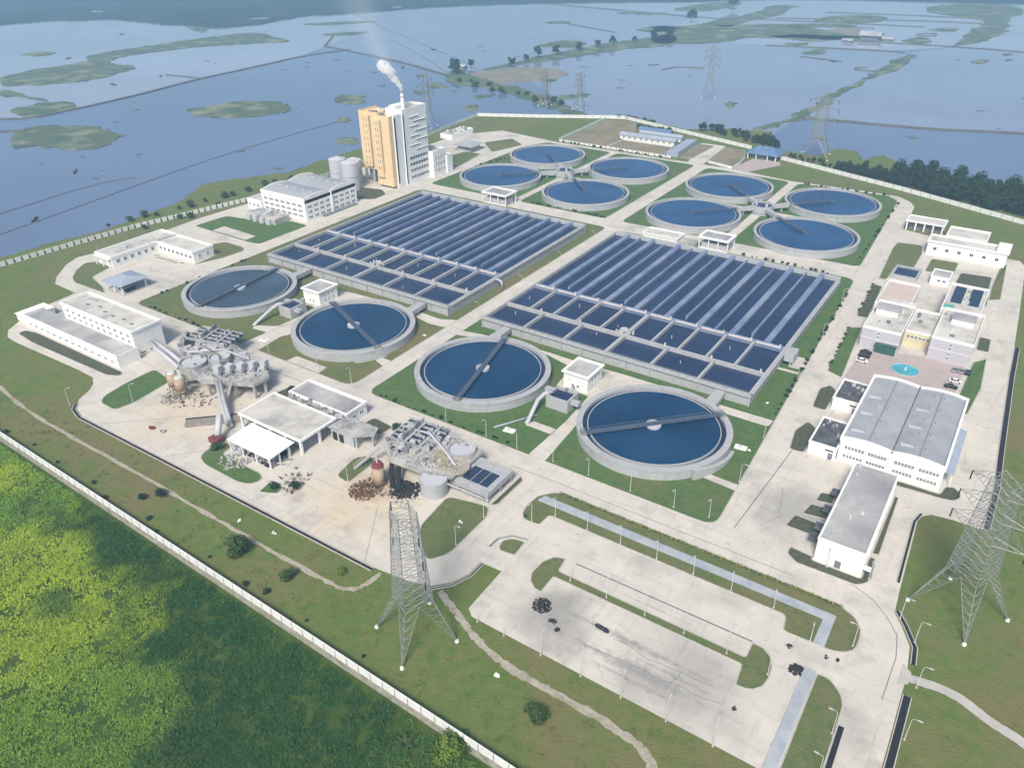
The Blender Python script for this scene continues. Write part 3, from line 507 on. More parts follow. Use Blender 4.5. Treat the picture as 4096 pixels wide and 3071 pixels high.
for pts, w in [([(9.4, -68.5), (58.6, -68.1)], 0.45), ([(74.5, -35.4), (80, -38), (84.5, -42.5), (87.5, -47), (88.6, -54), (88.4, -68)], 0.22), ([(40.2, -31), (42.6, 16)], 0.3), ([(-166, -100.6), (-150, -86), (-144, -80)], 0.18), ([(-88, -100), (-84, -92)], 0.15), ([(-130, -100.2), (-110, -78)], 0.15), ([(-30.4, -41.4), (-10, -40.8), (60, -40.6)], 0.2), ([(-215, -41.4), (-93, -41.2)], 0.3), ([(-40, -99.6), (-53, -80)], 0.15)]:
    struct(MB().strip(pts, w, 0.03, 0.058).build('road_joint', 'louvre'))

def crack(x, y, a, n, st=1.1, w=0.13):
    P = [(x, y)]; a0 = a
    for _ in range(n): a = a0 + random.uniform(-.35, .35); x += st * math.cos(a); y += st * math.sin(a); P.append((x, y))
    struct(MB().strip(P, w, 0.03, 0.056).build('road_crack', 'louvre'))
for x, y, a, n, w in ((30, -86.0, -.03, 24, .14), (22, -91.2, 0, 34, .16), (47.5, -86, -1.6, 6, .16), (40, -88, -1.2, 5, .12), (46, -5, -1.3, 12, .14), (50, -18, -2.0, 8, .14), (-286, 2, .3, 12, .16), (-282, -2, -.4, 9, .16)): crack(x, y, a, n, 1.1, w)

# ---------------- weed mats, dykes, nets in the lake
MATS_XY = [
 [(-955,260),(-954,378),(-999,390),(-1008,432),(-1015,513),(-1001,667),(-954,660),(-882,630),(-861,623),(-877,596),(-933,540),(-955,461),(-948,396),(-914,373),(-855,380),(-831,313),(-827,293),(-840,259),(-863,240),(-877,221)],
 [(-748,164),(-747,189),(-758,200),(-730,216),(-698,209),(-696,178),(-693,157),(-735,159)],
 [(-863,214),(-844,215),(-765,209),(-752,203),(-811,205),(-814,190)],
 [(-596,88),(-646,115),(-662,143),(-631,158),(-601,169),(-558,162),(-539,137),(-540,116),(-561,109),(-591,102)],
 [(-599,251),(-596,269),(-582,311),(-544,325),(-509,304),(-508,282),(-537,245),(-564,240)],
 [(-1097,359),(-1103,379),(-1071,397),(-1051,368),(-1062,355)],
 [(-1150,655),(-1159,686),(-1133,688),(-1071,640),(-1064,623)],
 [(-512,357),(-521,378),(-506,392),(-481,375),(-472,354),(-492,347)],
 [(-449,302),(-442,309),(-430,295),(-437,291)], [(-393,242),(-393,258),(-377,252),(-368,240),(-383,234)],
 [(-503,529),(-515,559),(-500,555),(-477,532),(-419,511),(-378,495),(-325,470),(-310,454),(-277,433),(-258,426),(-280,420),(-315,434),(-356,461),(-420,485),(-459,478)],
 [(-486,563),(-475,619),(-483,669),(-474,703),(-465,803),(-437,871),(-429,921),(-415,958),(-370,855),(-390,828),(-420,764),(-437,688),(-459,635),(-473,582)],
 [(-530,751),(-530,794),(-510,840),(-467,785),(-484,760)], [(-651,974),(-656,1009),(-622,1014),(-615,986)], [(-486,971),(-484,1016),(-453,1043),(-422,974),(-462,953)],
 [(-482,464),(-481,481),(-459,472),(-450,458),(-468,452)], [(-373,384),(-385,410),(-364,401),(-360,384)],
 [(-404,849),(-487,1025),(-427,1044),(-420,1161),(-398,1271),(-427,1401),(-369,1429),(-372,1377),(-350,1238),(-378,1156),(-371,1039),(-314,1069),(-282,1132),(-217,1077),(-180,1118),(-171,1060),(-189,1012),(-220,958),(-268,989),(-313,965),(-322,903),(-372,861)],
 [(-159,1392),(-163,1564),(-23,1599),(-11,1452),(-27,1363),(-10,1208),(-18,1143),(-27,1063),(-52,1011),(-57,1122),(-50,1253),(-54,1349)],
 [(-123,434),(-115,468),(-104,516),(-106,589),(-100,691),(-94,768),(-95,867),(-88,930),(-74,871),(-84,768),(-96,667),(-96,586),(-96,532),(-100,495),(-112,440)],
 [(-16,883),(-12,920),(0,912),(-2,884)], [(8,971),(16,984),(17,965),(9,961)], [(13,927),(22,939),(19,913)], [(-200,853),(-201,900),(-184,909),(-181,866)], [(-117,1032),(-113,1082),(-92,1083),(-84,1014),(-105,1012)], [(-177,530),(-173,546),(-164,521),(-167,515)],
 [(-300, 1180), (-260, 1330), (-180, 1300), (-200, 1200)], [(-560, 1230), (-540, 1420), (-470, 1440), (-480, 1250)], [(60, 1120), (80, 1250), (180, 1200), (160, 1080)],
 [(-420, 1060), (-330, 1130), (-250, 1180), (-190, 1170), (-260, 1120), (-330, 1075)], [(-300, 990), (-260, 1030), (-190, 1050), (-120, 1040), (-150, 1010), (-230, 990)], [(-250, 925), (-235, 950), (-215, 950), (-222, 925)], [(-110, 1160), (-100, 1200), (-70, 1210), (-75, 1160)], [(40, 1010), (60, 1060), (110, 1060), (120, 1010)], [(-620, 1150), (-600, 1190), (-520, 1200), (-545, 1160)],
 [(-390, 545), (-384, 560), (-372, 556), (-376, 540)], [(-402, 440), (-396, 455), (-384, 450), (-390, 436)], [(-880, 690), (-870, 740), (-820, 760), (-840, 700)], [(-1010, 760), (-960, 850), (-900, 880), (-950, 790)], [(-330, 470), (-322, 500), (-300, 510), (-310, 480)], [(-470, 425), (-462, 440), (-446, 436), (-455, 420)]]
def crosses(p):
    n = len(p)
    def o(a, b, c): return (b[0] - a[0]) * (c[1] - a[1]) - (b[1] - a[1]) * (c[0] - a[0])
    for i in range(n):
        a, b = p[i], p[(i + 1) % n]
        for j in range(i + 2, n):
            if i == 0 and j == n - 1: continue
            c, d = p[j], p[(j + 1) % n]
            if o(a, b, c) * o(a, b, d) < 0 and o(c, d, a) * o(c, d, b) < 0: return True
    return False
def mound(name, poly, mat, hgt, z0=LAKE_Z - 0.3, jag=0.0):
    """low bank of weed or land with a ragged outline"""
    base = smooth_poly(ccw(poly), 3); n = len(base); p = base; amp = 1.0
    while jag and amp > .1:
        p = []
        for i in range(n):
            (ax, ay), (x, y), (bx, by) = base[i - 1], base[i], base[(i + 1) % n]; L = math.hypot(bx - ax, by - ay) or 1; d = amp * min(jag, L * .55) * (random.uniform(-1, 1) + .6 * math.sin(i * .6)); p.append((x - (by - ay) / L * d, y + (bx - ax) / L * d))
        if not crosses(p): break
        amp *= .6; p = base
    return struct(MB().prism(p, z0, LAKE_Z + hgt).build(name, mat))
for p in MATS_XY: mound('marsh_island', p, 'mat_weed', 0.6, jag=3.2)
fl = MB()
for i in range(150):
    a = random.random(); x = -250 - 900 * random.random() ** 1.1 + (500 * random.random() if random.random() < .45 else 0); y = 20 + 1150 * random.random()
    if -352 < x < 130 and y < 440: continue
    if y > 1.45 * (x + 1150): continue
    s = random.uniform(.8, 3.2); n = 9; b = random.uniform(0, 6); rx = s * random.uniform(1, 2.6)
    ring = [(x + rx * random.uniform(.6, 1.1) * math.cos(k * 6.283 / n), y + s * random.uniform(.6, 1.1) * math.sin(k * 6.283 / n)) for k in range(n)]
    fl.prism(ring, LAKE_Z - .2, LAKE_Z + random.uniform(.1, .45))
o = fl.build('floating_weed', 'dyke'); tag(o, 'scattered small dark clumps of floating weed on the lake', 'weed', kind='stuff')
mound('mudflat', [(-484,534),(-476,581),(-428,622),(-383,603),(-378,567),(-397,524),(-422,509),(-452,513)], 'mud', 0.35, jag=1.5)
mound('mudflat', [(-215,1078),(-238,1076),(-228,1119),(-195,1132),(-175,1078),(-189,1041)], 'mud', 0.9)
FAR = [(-2600, 500), (-2300, 1300), (-1500, 2200), (-300, 2700), (900, 2500), (800, 1900), (400, 1640), (60, 1560), (-30, 1640), (-150, 1590), (-420, 1560), (-560, 1420), (-700, 1330), (-830, 1250), (-960, 1130), (-1012, 1022), (-1043, 932), (-1097, 862), (-1062, 724), (-1093, 666), (-1165, 671), (-1286, 657), (-1346, 679), (-1421, 619), (-1462, 592), (-1458, 542), (-1502, 482), (-1700, 380)]
mound('terrain', FAR, 'far_land', 2.0, jag=6)
for pts, w in [([(-715,140),(-690,155),(-697,208),(-702,264),(-727,367),(-736,473),(-748,537),(-730,608)], 4), ([(-780,360),(-727,367)], 3), ([(-664,114),(-649,127)], 3), ([(-785,615),(-729,601),(-631,573),(-572,552),(-497,521)], 4), ([(-102,509),(-58,515),(6,522),(65,544),(160,570)], 5), ([(-263,908),(-118,934),(-96,925)], 5), ([(-175,1001),(-52,1011),(27,1001),(140,1000)], 6), ([(-349,1211),(-142,1278),(-53,1282)], 7), ([(-820,1249),(-511,1173),(-420,1160)], 6), ([(-303,668),(-299,697),(-266,700)], 2), ([(-196,836),(-165,830),(-146,824)], 2.5), ([(-113,1106),(-108,1127),(-90,1128),(-90,1100),(-112,1100)], 3), ([(-110,797),(-122,788),(-116,772),(-97,775)], 2.5), ([(-430,1180),(-260,1190),(-120,1200)], 6), ([(-300,1330),(-160,1350),(-40,1345)], 7), ([(-52,1011),(-40,1130),(-10,1210)], 5), ([(-380,1040),(-300,1120),(-180,1150)], 5), ([(-640,1000),(-560,960),(-500,930)], 3), ([(-330,690),(-322,700)], 2.5), ([(-870,720),(-785,615)], 3)]:
    P = smooth_poly(pts, 2, False)
    struct(MB().strip([(x + random.uniform(-.8, .8), y + random.uniform(-.8, .8)) for x, y in P], w, LAKE_Z - 0.5, LAKE_Z + 0.8).build('embankment', 'dyke'))
NETS = [([(-874,823),(-628,665),(-510,587)], 'thin net line running from the far pool to the two trees on the bank'), ([(-729,698),(-620,622),(-506,533)], 'shorter thin net line ending at the bank junction'), ([(-403,-17),(-415,49),(-431,133),(-438,204),(-439,307)], 'long faint net line parallel to the left boundary wall'), ([(-441,2),(-450,71),(-439,95)], 'short faint net line in the lake at far left')]
for pts, lab in NETS:
    r = thing('fishing_net', lab, 'net', (*pts[0], LAKE_Z)); P = smooth_poly(pts, 2, False)
    MB().strip(P, 0.25, LAKE_Z + 0.02, LAKE_Z + 0.35).build('net', 'dyke', r)
    for x, y in P[::3]: MB().cyl(x, y, 0.15, LAKE_Z - .3, LAKE_Z + 1.6, n=5).build('stake', 'dyke', r)

# ================================================================== BOUNDARY WALLS
def wall_run(name, label, pts, z0, hw, panel_w, gap, plinth_h=0.0, thick=0.22, group=None, postm='dark', post_h=0.35, skip=None):
    """white wall of separate panels between posts, on a concrete plinth"""
    root = thing(name, label, 'wall', (pts[0][0], pts[0][1], z0), group)
    base = MB(); k = 0; cache = {}
    for (x0, y0), (x1, y1) in zip(pts, pts[1:]):
        L = math.hypot(x1 - x0, y1 - y0); n = max(1, round(L / panel_w)); st = L / n; a = math.atan2(y1 - y0, x1 - x0); c, s = math.cos(a), math.sin(a)
        base.rbox((x0 + x1) / 2, (y0 + y1) / 2, L + 0.1, thick + 0.25, z0, z0 + plinth_h + 0.15, a)
        for i in range(n):
            t = (i + .5) * st; key = round(st, 2)
            if key not in cache:
                w = st - gap; me = MB().box(-w / 2, w / 2, -thick / 2, thick / 2, plinth_h + 0.12, plinth_h + hw).box(-w / 2 - .02, w / 2 + .02, -thick / 2 - .05, thick / 2 + .05, plinth_h + hw + .002, plinth_h + hw + .12)
                pm = MB().box(-gap / 2 + .005, gap / 2 - .005, -thick / 2 - .06, thick / 2 + .06, plinth_h + 0.12, plinth_h + hw + post_h)
                mo = me.build('panel', 'white_panel'); po = pm.build('post', postm); cache[key] = (mo.data, po.data); bpy.data.objects.remove(mo); bpy.data.objects.remove(po)
            if skip and skip(k): k += 1; continue
            for nm, d, tt in (('panel', cache[key][0], t), ('post', cache[key][1], i * st)):
                o = bpy.data.objects.new(nm, d); COL.objects.link(o); o.parent = root; o.location = (x0 + c * tt - pts[0][0], y0 + s * tt - pts[0][1], 0); o.rotation_euler = (0, 0, a)
            k += 1
    if plinth_h or True: base.build('plinth', 'plinth', root)
    return root
fw = lambda x: -123.8 - (x + 190) * 0.0222
wall_run('boundary_wall', 'white panelled boundary wall on grey plinth crossing the lower left above the marsh', [(x, fw(x) - 0.1) for x in (-262, -190, -100, 0, 60)], -2.6, 2.3, 3.9, 0.12, 2.75, postm='dark', post_h=0.0)
wall_run('boundary_wall', 'white boundary wall of spaced panels along the left lake shore', WALL_W[:4], -0.2, 2.5, 3.9, 0.9, 0.2, postm='leaf_mid', post_h=-0.9)
wall_run('boundary_wall', 'white boundary wall hidden partly behind the beige tower at the shore', WALL_W[3:], -0.2, 2.3, 4.2, 0.5, 0.2, postm='leaf_mid', post_h=-0.5)
wall_run('boundary_wall', 'white boundary wall along the far rear shore behind the brown plots', WALL_N, -0.2, 2.6, 6.5, 0.2, 0.2, postm='louvre', post_h=0.0)
wall_run('boundary_wall', 'white boundary wall in front of the dark shore trees at right', WALL_E, -0.2, 2.6, 6.2, 0.25, 0.2, postm='louvre', post_h=0.0)
wall_run('garden_wall', 'low white wall with hedge dots between rear tanks and brown plots', [(-232, 323.4), (-182, 323.4), (-138, 323.4)], 0, 1.6, 4.4, 0.5, 0.1, postm='leaf_dark', post_h=-0.1)
wall_run('garden_wall', 'white wall running back along the left edge of the big brown plot', [(-233.4, 325.6), (-236.8, 409)], 0, 1.8, 8, 0.2, 0.1, postm='louvre', post_h=0)
wall_run('garden_wall', 'low white wall around the square brown plot near the blue gatehouse', [(-113.4, 329), (-111, 326), (-91, 319.8), (-91, 334), (-93, 350)], 0, 1.6, 6, 0.15, 0.1, postm='louvre', post_h=0)
wall_run('garden_wall', 'low white wall beside the small brown plot with blue roofed sheds', [(-191.5, 327), (-190.6, 352.4), (-149.5, 352)], 0, 1.0, 8, 0.1, 0.1, postm='louvre', post_h=0)

# ================================================================== CIRCULAR CLARIFIERS
def clarifier(label, cx, cy, R, H, ang, full, water, stairs=None, rim=1.7, group=None, seg=96):
    r = thing('clarifier_tank', label, 'clarifier tank', (cx, cy, 0), group); ri = R - rim
    w = MB().ring(cx, cy, ri, R, 0, H, seg).build('tank_wall', 'tank_concrete', r)
    MB().ring(cx, cy, R, R + 0.22, H - 0.55, H - 0.004, seg).build('rim_band', 'tank_concrete', w)
    MB().ring(cx, cy, ri - 0.25, ri - 0.002, 0.3, H + 0.06, seg).build('launder_lip', 'tank_concrete', w)
    MB().disc(cx, cy, ri - 0.24, H - 1.15, seg).build('launder_water', 'basin_water', r)
    MB().ring(cx, cy, ri - 2.15, ri - 1.85, H - 1.6, H - 0.3, seg).build('weir', 'tank_concrete', r)
    MB().disc(cx, cy, ri - 2.14, H - 0.6, seg).build('water_surface', water, r)
    c, s = math.cos(ang), math.sin(ang)
    t0, t1 = (-(R - 0.5), R - 0.5) if full else (0, R - 0.5)
    pt = lambda t, o: (cx + c * t - s * o, cy + s * t + c * o)
    half = 1.05 if full else 0.75
    b = MB().prism([pt(t0, -half), pt(t1, -half), pt(t1, half), pt(t0, half)], H + 0.25, H + 0.5).build('bridge', 'bridge_steel', r)
    for o in (-half, half):
        m = MB().tube([(*pt(t0, o), H + 1.5), (*pt(t1, o), H + 1.5)], 0.07, 4); n = int((t1 - t0) / 2.2)
        for i in range(n + 1):
            t = t0 + (t1 - t0) * i / n; m.tube([(*pt(t, o), H + .5), (*pt(t, o), H + 1.5)], 0.06, 4)
            if full and i < n: m.tube([(*pt(t, o), H + .5), (*pt(t + (t1 - t0) / n, o), H + 1.5)], 0.05, 4)
        m.build('railing', 'bridge_steel', b)
    if full:
        MB().cyl(cx, cy, 2.6, H - 0.9, H + 0.22, n=28).build('centre_pier', 'silo_grey', r)
    else:
        MB().cyl(cx, cy, 1.6, H - 1.2, H + 0.2, n=20).build('centre_drum', 'bridge_steel', r)
    for t in ([t0, t1] if full else [t1]):
        MB().rbox(*pt(t - math.copysign(0.6, t), 0), 1.6, 2.6, H + 0.07, H + 0.9, ang).build('drive_carriage', 'steel', r)
    if stairs is not None:
        a0, a1 = stairs; n = 12; st = MB().ring(cx, cy, R + 1.35, R + 1.5, 0.2, 0.5, 8, a0, a1)
        for i in range(n):
            q0 = a0 + (a1 - a0) * i / n; q1 = a0 + (a1 - a0) * (i + 1) / n; st.ring(cx, cy, R + 0.24, R + 1.5, 0.1, H * (i + 1) / n, 1, min(q0, q1), max(q0, q1))
        st.build('stairs', 'tank_concrete', r)
    return r
RD = math.radians
clarifier('grey watered circular tank farthest left in the front row, near the blue roofed shed', -212.4, 0, 26, 3.8, RD(94), True, 'tank_water_grey')
clarifier('second circular tank of the front row with its bridge pointing at the viewer', -139.3, 0, 26, 3.8, RD(-24), True, 'tank_water', (RD(-18), RD(-46)))
clarifier('third circular tank of the front row with a lattice railed bridge', -71.5, 0, 26, 3.8, RD(-76), True, 'tank_water')
clarifier('nearest and largest looking circular tank with a bridge right across it', 0, 0, 26, 3.8, RD(46), True, 'tank_water', (RD(10), RD(-38)))
G2 = 'circular tanks in two clusters at the rear'
for x, y, a, lab in [(-213.1, 276, -44, 'hindmost rear circular tank, at the back left of the left cluster'), (-212.4, 215.4, 38, 'rear circular tank beside the white and beige tower'), (-147.5, 274.2, -131, 'rear circular tank at the right of the left cluster, before the brown plots'), (-146.4, 213, 136, 'rear circular tank at the near corner of the left cluster, right of white pavilion'),
                     (-75.9, 272.6, -44, 'rear circular tank at the back of the right cluster'), (-12.4, 272.9, -135, 'rear circular tank at the far right, beside the curving road'), (-74.6, 211.7, 42, 'rear circular tank behind the low white box building'), (-9.9, 210.7, 142, 'nearest rear circular tank of the right cluster')]:
    clarifier(lab, x, y, 27, 3.8, RD(a), False, 'rear_water', rim=1.0, group=G2, seg=80)
# distribution chambers between the rear tanks
for cx, cy, lab in [(-179.8, 244, 'round concrete distribution chamber amid the four rear left tanks'), (-44, 241.5, 'round concrete distribution chamber amid the four rear right tanks')]:
    r = thing('distribution_chamber', lab, 'chamber', (cx, cy, 0))
    MB().ring(cx, cy, 5.4, 6.2, 0, 5.2, 24).build('wall', 'tank_concrete', r); MB().disc(cx, cy, 5.39, 4.5, 24).build('water_surface', 'basin_water', r)
    MB().ring(cx, cy, 6.205, 6.6, 1.6, 2.0, 24).build('ledge', 'tank_concrete', r)
    for i in range(4):
        a = RD(45 + 90 * i); c, s = math.cos(a), math.sin(a)
        MB().rbox(cx + c * 11, cy + s * 11, 10.5, 2.6, 2.6, 4.6, a).build('channel', 'tank_concrete', r); MB().rbox(cx + c * 12, cy + s * 12, 0.6, 2.0, 0, 2.595, a).build('pier', 'tank_concrete', r)
        MB().rbox(cx + c * 4.2, cy + s * 4.2, 1.0, 1.2, 5.0, 6.8, a).build('gate_actuator', 'silo_grey', r)

# ================================================================== AERATION BASINS
def basin(label, x0, x1, waterm):
    y0, ym, y1, H = 34.0, 75.0, 158, 5.0; r = thing('aeration_basin', label, 'basin', ((x0 + x1) / 2, y0, 0)); T = 1.0
    o = MB(); 
    for b in ((x0, x1, y0, y0 + T), (x0, x1, y1 - T, y1), (x0, x0 + T, y0 + T, y1 - T), (x1 - T, x1, y0 + T, y1 - T)): o.box(*b, 0, H)
    ow = o.build('outer_wall', 'tank_concrete', r)
    m = MB().box(x0 - .5, x1 + .5, y0 - 0.9, y0 - .004, H - 0.8, H - 0.3); m.build('front_ledge', 'tank_concrete', ow)
    n = int((x1 - x0) / 9.7)
    for i in range(n + 1):
        x = x0 + (x1 - x0) * i / n; MB().box(x - .25, x + .25, y0 - .55, y0 - .01, 0, H - 0.81).build('buttress', 'tank_concrete', ow)
    MB().box(x1 + 0.004, x1 + 0.7, y0 + 2, y1 - 4, H - 0.7, H - 0.25).build('side_ledge', 'tank_concrete', ow)
    # centre wall with pale beams
    MB().box(x0 + T, x1 - T, ym - 1.3, ym + 1.3, 0, H - 0.05).build('cross_channel', 'divider_slab', r)
    k = 10; st = (x1 - x0 - 2 * T) / k
    for i in range(k): MB().box(x0 + T + st * i + .9, x0 + T + st * (i + 1) - .9, ym - 1.7, ym - .35, H - .045, H + .35).build('beam', 'beam_pink', r)
    # cells in front
    yc = 51.6
    MB().box(x0 + T, x1 - T, yc - .6, yc + .6, 0, H - 0.02).build('divider_wall', 'tank_concrete', r)
    def cells(ya, yb, n, big):
        w = (x1 - x0 - 2 * T) / n
        for i in range(n):
            a = x0 + T + w * i; q = .55 if i else 0; 
            if i:
                th = 1.5 if i == n // 2 else big
                MB().box(a - th / 2, a + th / 2, ya, yb, 0, H - 0.035).build('divider_wall', 'tank_concrete', r)
            MB().add([(a, ya, H - 1.5), (a + w, ya, H - 1.5), (a + w, yb, H - 1.5), (a, yb, H - 1.5)], [(0, 1, 2, 3)]).build('water_surface', waterm, r)
            MB().box(a + w - 1.4, a + w - .8, yb - .5, yb + .1, H - .03, H + 1.7).build('valve_actuator', 'white_steel', r)
            if i % 2 == 0: MB().rbox(a + w * .45, (ya + yb) / 2 + random.uniform(-5, 5), 0.25, 0.25, H - 1.2, H + random.uniform(-.3, .6), 0).build('probe', 'silo_grey', r)
    cells(y0 + T, yc - .6, 6, 1.0); cells(yc + .6, ym - 1.3, 10, .9)
    # long channels at the back: broad slabs and thin walls alternate
    n = 16; w = (x1 - x0 - 2 * T) / n
    for i in range(n):
        a = x0 + T + w * i
        MB().add([(a, ym + 1.3, H - 1.5), (a + w, ym + 1.3, H - 1.5), (a + w, y1 - T, H - 1.5), (a, y1 - T, H - 1.5)], [(0, 1, 2, 3)]).build('water_surface', waterm, r)
        if i:
            if i % 2: MB().box(a - 1.2, a + 1.2, ym + 1.3, y1 - T, 0, H - .03).build('covered_channel', 'divider_slab', r)
            else: MB().box(a - .38, a + .38, ym + (5.5 if i % 4 else 1.3), y1 - T - (0 if i % 4 else 4), 0, H - .06).build('divider_wall', 'divider_slab', r)
    MB().box(x0 + T, x1 - T, y1 - 2.6, y1 - T, 0, H - .04).build('rear_walkway', 'tank_concrete', r)
    m = MB()
    for yy in (y0 - .7, y0 + .15):
        m.tube([(x0, yy, H + .9), (x1, yy, H + .9)], .05, 4)
        for i in range(40): x = x0 + (x1 - x0) * i / 39; m.tube([(x, yy, H - .35), (x, yy, H + .9)], .045, 4)
    m.build('railing', 'steel', r)
    MB().cyl((x0 + x1) / 2 - 2, yc + 3.5, 1.7, H - .03, H + .5, n=16).build('mixer_cap', 'silo_grey', r)
    for j in range(6): MB().rbox((x0 + x1) / 2 - 4 + j * 1.4, yc + random.uniform(-.3, 2), .7, .7, H - .02, H + random.uniform(.8, 1.9), .3 * j).build('mixer_motor', 'silo_grey', r)
    return r
basin('left aeration basin of long blue channels, beside the tower', -231.5, -115, 'basin_water')
bB = basin('right aeration basin of long blue channels, between the two inner roads', -96, 21.5, 'basin_water')
r = thing('overflow_pipe', 'bent grey pipe rising beside the left basin near its right edge', 'pipe', (-110.8, 70, 0))
MB().tube([(-114.5, 70, 4.6), (-112.4, 70, 4.8), (-111.2, 70, 4.2), (-110.8, 70, 3), (-110.8, 70, 0)], .45, 10).build('pipe', 'silo_grey', r, True)
r = thing('outlet_box', 'concrete outlet box jutting from the right basin by the road', 'outlet box', (23, 74, 0)); MB().box(22.3, 26, 70, 77, 2.2, 5.2).build('box', 'tank_concrete', r); MB().box(24.6, 25.2, 70.4, 71, 0, 2.195).build('pier', 'tank_concrete', r); MB().box(24.6, 25.2, 76, 76.6, 0, 2.195).build('pier', 'tank_concrete', r)
for cx, sgn, lab in [(-212.4, 1, 'channel joining the leftmost front tank to the left basin'), (-139.3, 1, 'channel joining the second front tank to the left basin'), (-71.5, -1, 'channel joining the third front tank to the right basin'), (0, 1, 'channel joining the nearest tank to the right basin')]:
    x = cx + 11 * sgn; r = thing('outlet_channel', lab, 'channel', (x, 28, 0)); y = 23.2
    MB().prism([(x - 2.2, y), (x + 2.2, y - .8), (x + 1.8, 33.05), (x - 1.8, 33.05)], 2.0, 3.9).build('trough', 'tank_concrete', r); MB().box(x - .5, x + .5, 28.5, 29.5, 0, 1.995).build('pier', 'tank_concrete', r)

# ================================================================== BUILDINGS
def windows(parent, face, a0, a1, fixed, zs, n, w, h, mat='window_glass', fill=1.0):
    """framed windows standing in a wall face; face '-y' or '+x' or '-x'"""
    for z in zs:
        for i in range(n):
            c = a0 + (a1 - a0) * (i + .5) / n
            if fill < 1 and random.random() > fill: continue
            def bx(d0, d1, e, zz0, zz1):
                if face == '-y': return MB().box(c - e, c + e, fixed - d1, fixed - d0, zz0, zz1)
                if face == '+x': return MB().box(fixed + d0, fixed + d1, c - e, c + e, zz0, zz1)
                return MB().box(fixed - d1, fixed - d0, c - e, c + e, zz0, zz1)
            o = bx(0.002, 0.06, w / 2, z, z + h).build('window', mat, parent)
            f = MB()
            for e0, e1, b0, b1 in ((-w / 2 - .12, w / 2 + .12, z - .14, z), (-w / 2 - .12, w / 2 + .12, z + h, z + h + .12), (-w / 2 - .12, -w / 2, z, z + h), (w / 2, w / 2 + .12, z, z + h), (-.05, .05, z, z + h)):
                if face == '-y': f.box(c + e0, c + e1, fixed - .16, fixed - .003, b0, b1)
                elif face == '+x': f.box(fixed + .003, fixed + .16, c + e0, c + e1, b0, b1)
                else: f.box(fixed - .16, fixed - .003, c + e0, c + e1, b0, b1)
            f.build('frame', 'white_paint', o)
def block(root, x0, x1, y0, y1, h, roof='roof_slab', wall='white_paint', par=0.9, t=0.4, z0=0.0, over=0.0, wname='wall'):
    """walls, recessed roof slab and parapet"""
    w = MB().box(x0, x1, y0, y1, z0, h - par - 0.12).build(wname, wall, root)
    MB().box(x0 + t, x1 - t, y0 + t, y1 - t, h - par - 0.118, h - par).build('roof', roof, root)
    p = MB(); o = over
    for b in ((x0 - o, x1 + o, y0 - o, y0 + t), (x0 - o, x1 + o, y1 - t, y1 + o), (x0 - o, x0 + t, y0 + t + .001, y1 - t - .001), (x1 - t, x1 + o, y0 + t + .001, y1 - t - .001)): p.box(*b, h - par - 0.117, h)
    p.build('parapet', wall if wall == 'white_paint' else 'white_paint', root); return w
def flat_roof(root, x0, x1, y0, y1, z, th=0.35, edge=0.5, top='roof_slab', em='white_paint', rise=0.35):
    MB().box(x0, x1, y0, y1, z, z + th).build('roof', top, root); m = MB()
    for b in ((x0 - .15, x1 + .15, y0 - .15, y0 + edge), (x0 - .15, x1 + .15, y1 - edge, y1 + .15), (x0 - .15, x0 + edge, y0 + edge + .001, y1 - edge - .001), (x1 - edge, x1 + .15, y0 + edge + .001, y1 - edge - .001)): m.box(*b, z - .08, z + th + rise)
    m.build('parapet', em, root)
def posts(root, pts, z0, z1, s=0.22, mat='white_paint', name='post'):
    for x, y in pts: MB().box(x - s, x + s, y - s, y + s, z0, z1).build(name, mat, root)
def door(root, face, c, fixed, w=1.2, h=2.2, mat='louvre', z0=0.05):
    if face == '-y': o = MB().box(c - w / 2, c + w / 2, fixed - .07, fixed - .003, z0, z0 + h)
    else: o = MB().box(fixed + .003, fixed + .07, c - w / 2, c + w / 2, z0, z0 + h)
    o.build('door', mat, root)
def stuff_on_roof(root, x0, x1, y0, y1, z, n, mats=('silo_grey', 'white_steel', 'louvre'), smax=1.6):
    for i in range(n):
        x, y = random.uniform(x0, x1), random.uniform(y0, y1); s = random.uniform(.5, smax)
        MB().rbox(x, y, s, s * random.uniform(.5, 1.4), z, z + random.uniform(.4, 1.3), random.uniform(0, 3)).build('roof_unit', random.choice(mats), root)

# --- tower: beige hopper block in front, white stair and process block, lower wing, chimney
t = thing('incinerator_tower', 'tall beige and white tower block with steaming chimney behind the left basin', 'tower', (-270, 176, 0))
MB().box(-289, -273.01, 167, 184, 9, 44.6).build('beige_block', 'beige_paint', t)
MB().box(-273, -259.4, 162.6, 166.2, 1.5, 44.2).build('beige_block', 'beige_paint', t)
MB().box(-273, -264.5, 166.21, 174, 7, 44.2).build('beige_block', 'beige_paint', t)
MB().box(-285.6, -279.6, 165.6, 166.99, 11, 43.8).build('beige_bay', 'beige_paint', t)
MB().box(-271.6, -266.4, 161.2, 162.59, 7, 43.2).build('beige_bay', 'beige_paint', t)
for x, y in ((-288, 168), (-281, 168), (-274.4, 168), (-272, 163.4)): MB().box(x - .7, x + .7, y - .6, y + .6, 0, 6.99 if x > -273 else 8.99).build('column', 'tank_concrete', t)
MB().box(-287, -274, 170, 182, 0, 8.98).build('recess_wall', 'louvre', t); MB().box(-271, -264, 167, 173, 0, 6.98).build('recess_wall', 'louvre', t)
MB().cyl(-268.5, 164.6, 2.2, 2, 6.9, 1.6, 16).build('hopper', 'silo_grey', t)
w = MB().box(-272, -258, 174.01, 197.6, 0, 46.6).build('white_block', 'white_paint', t); MB().box(-264.49, -258.6, 166.21, 174, 0, 45.6).build('stair_shaft', 'white_paint', t)
MB().box(-271.4, -258.6, 174.6, 197, 46.605, 46.7).build('roof', 'roof_slab', t)
m = MB()
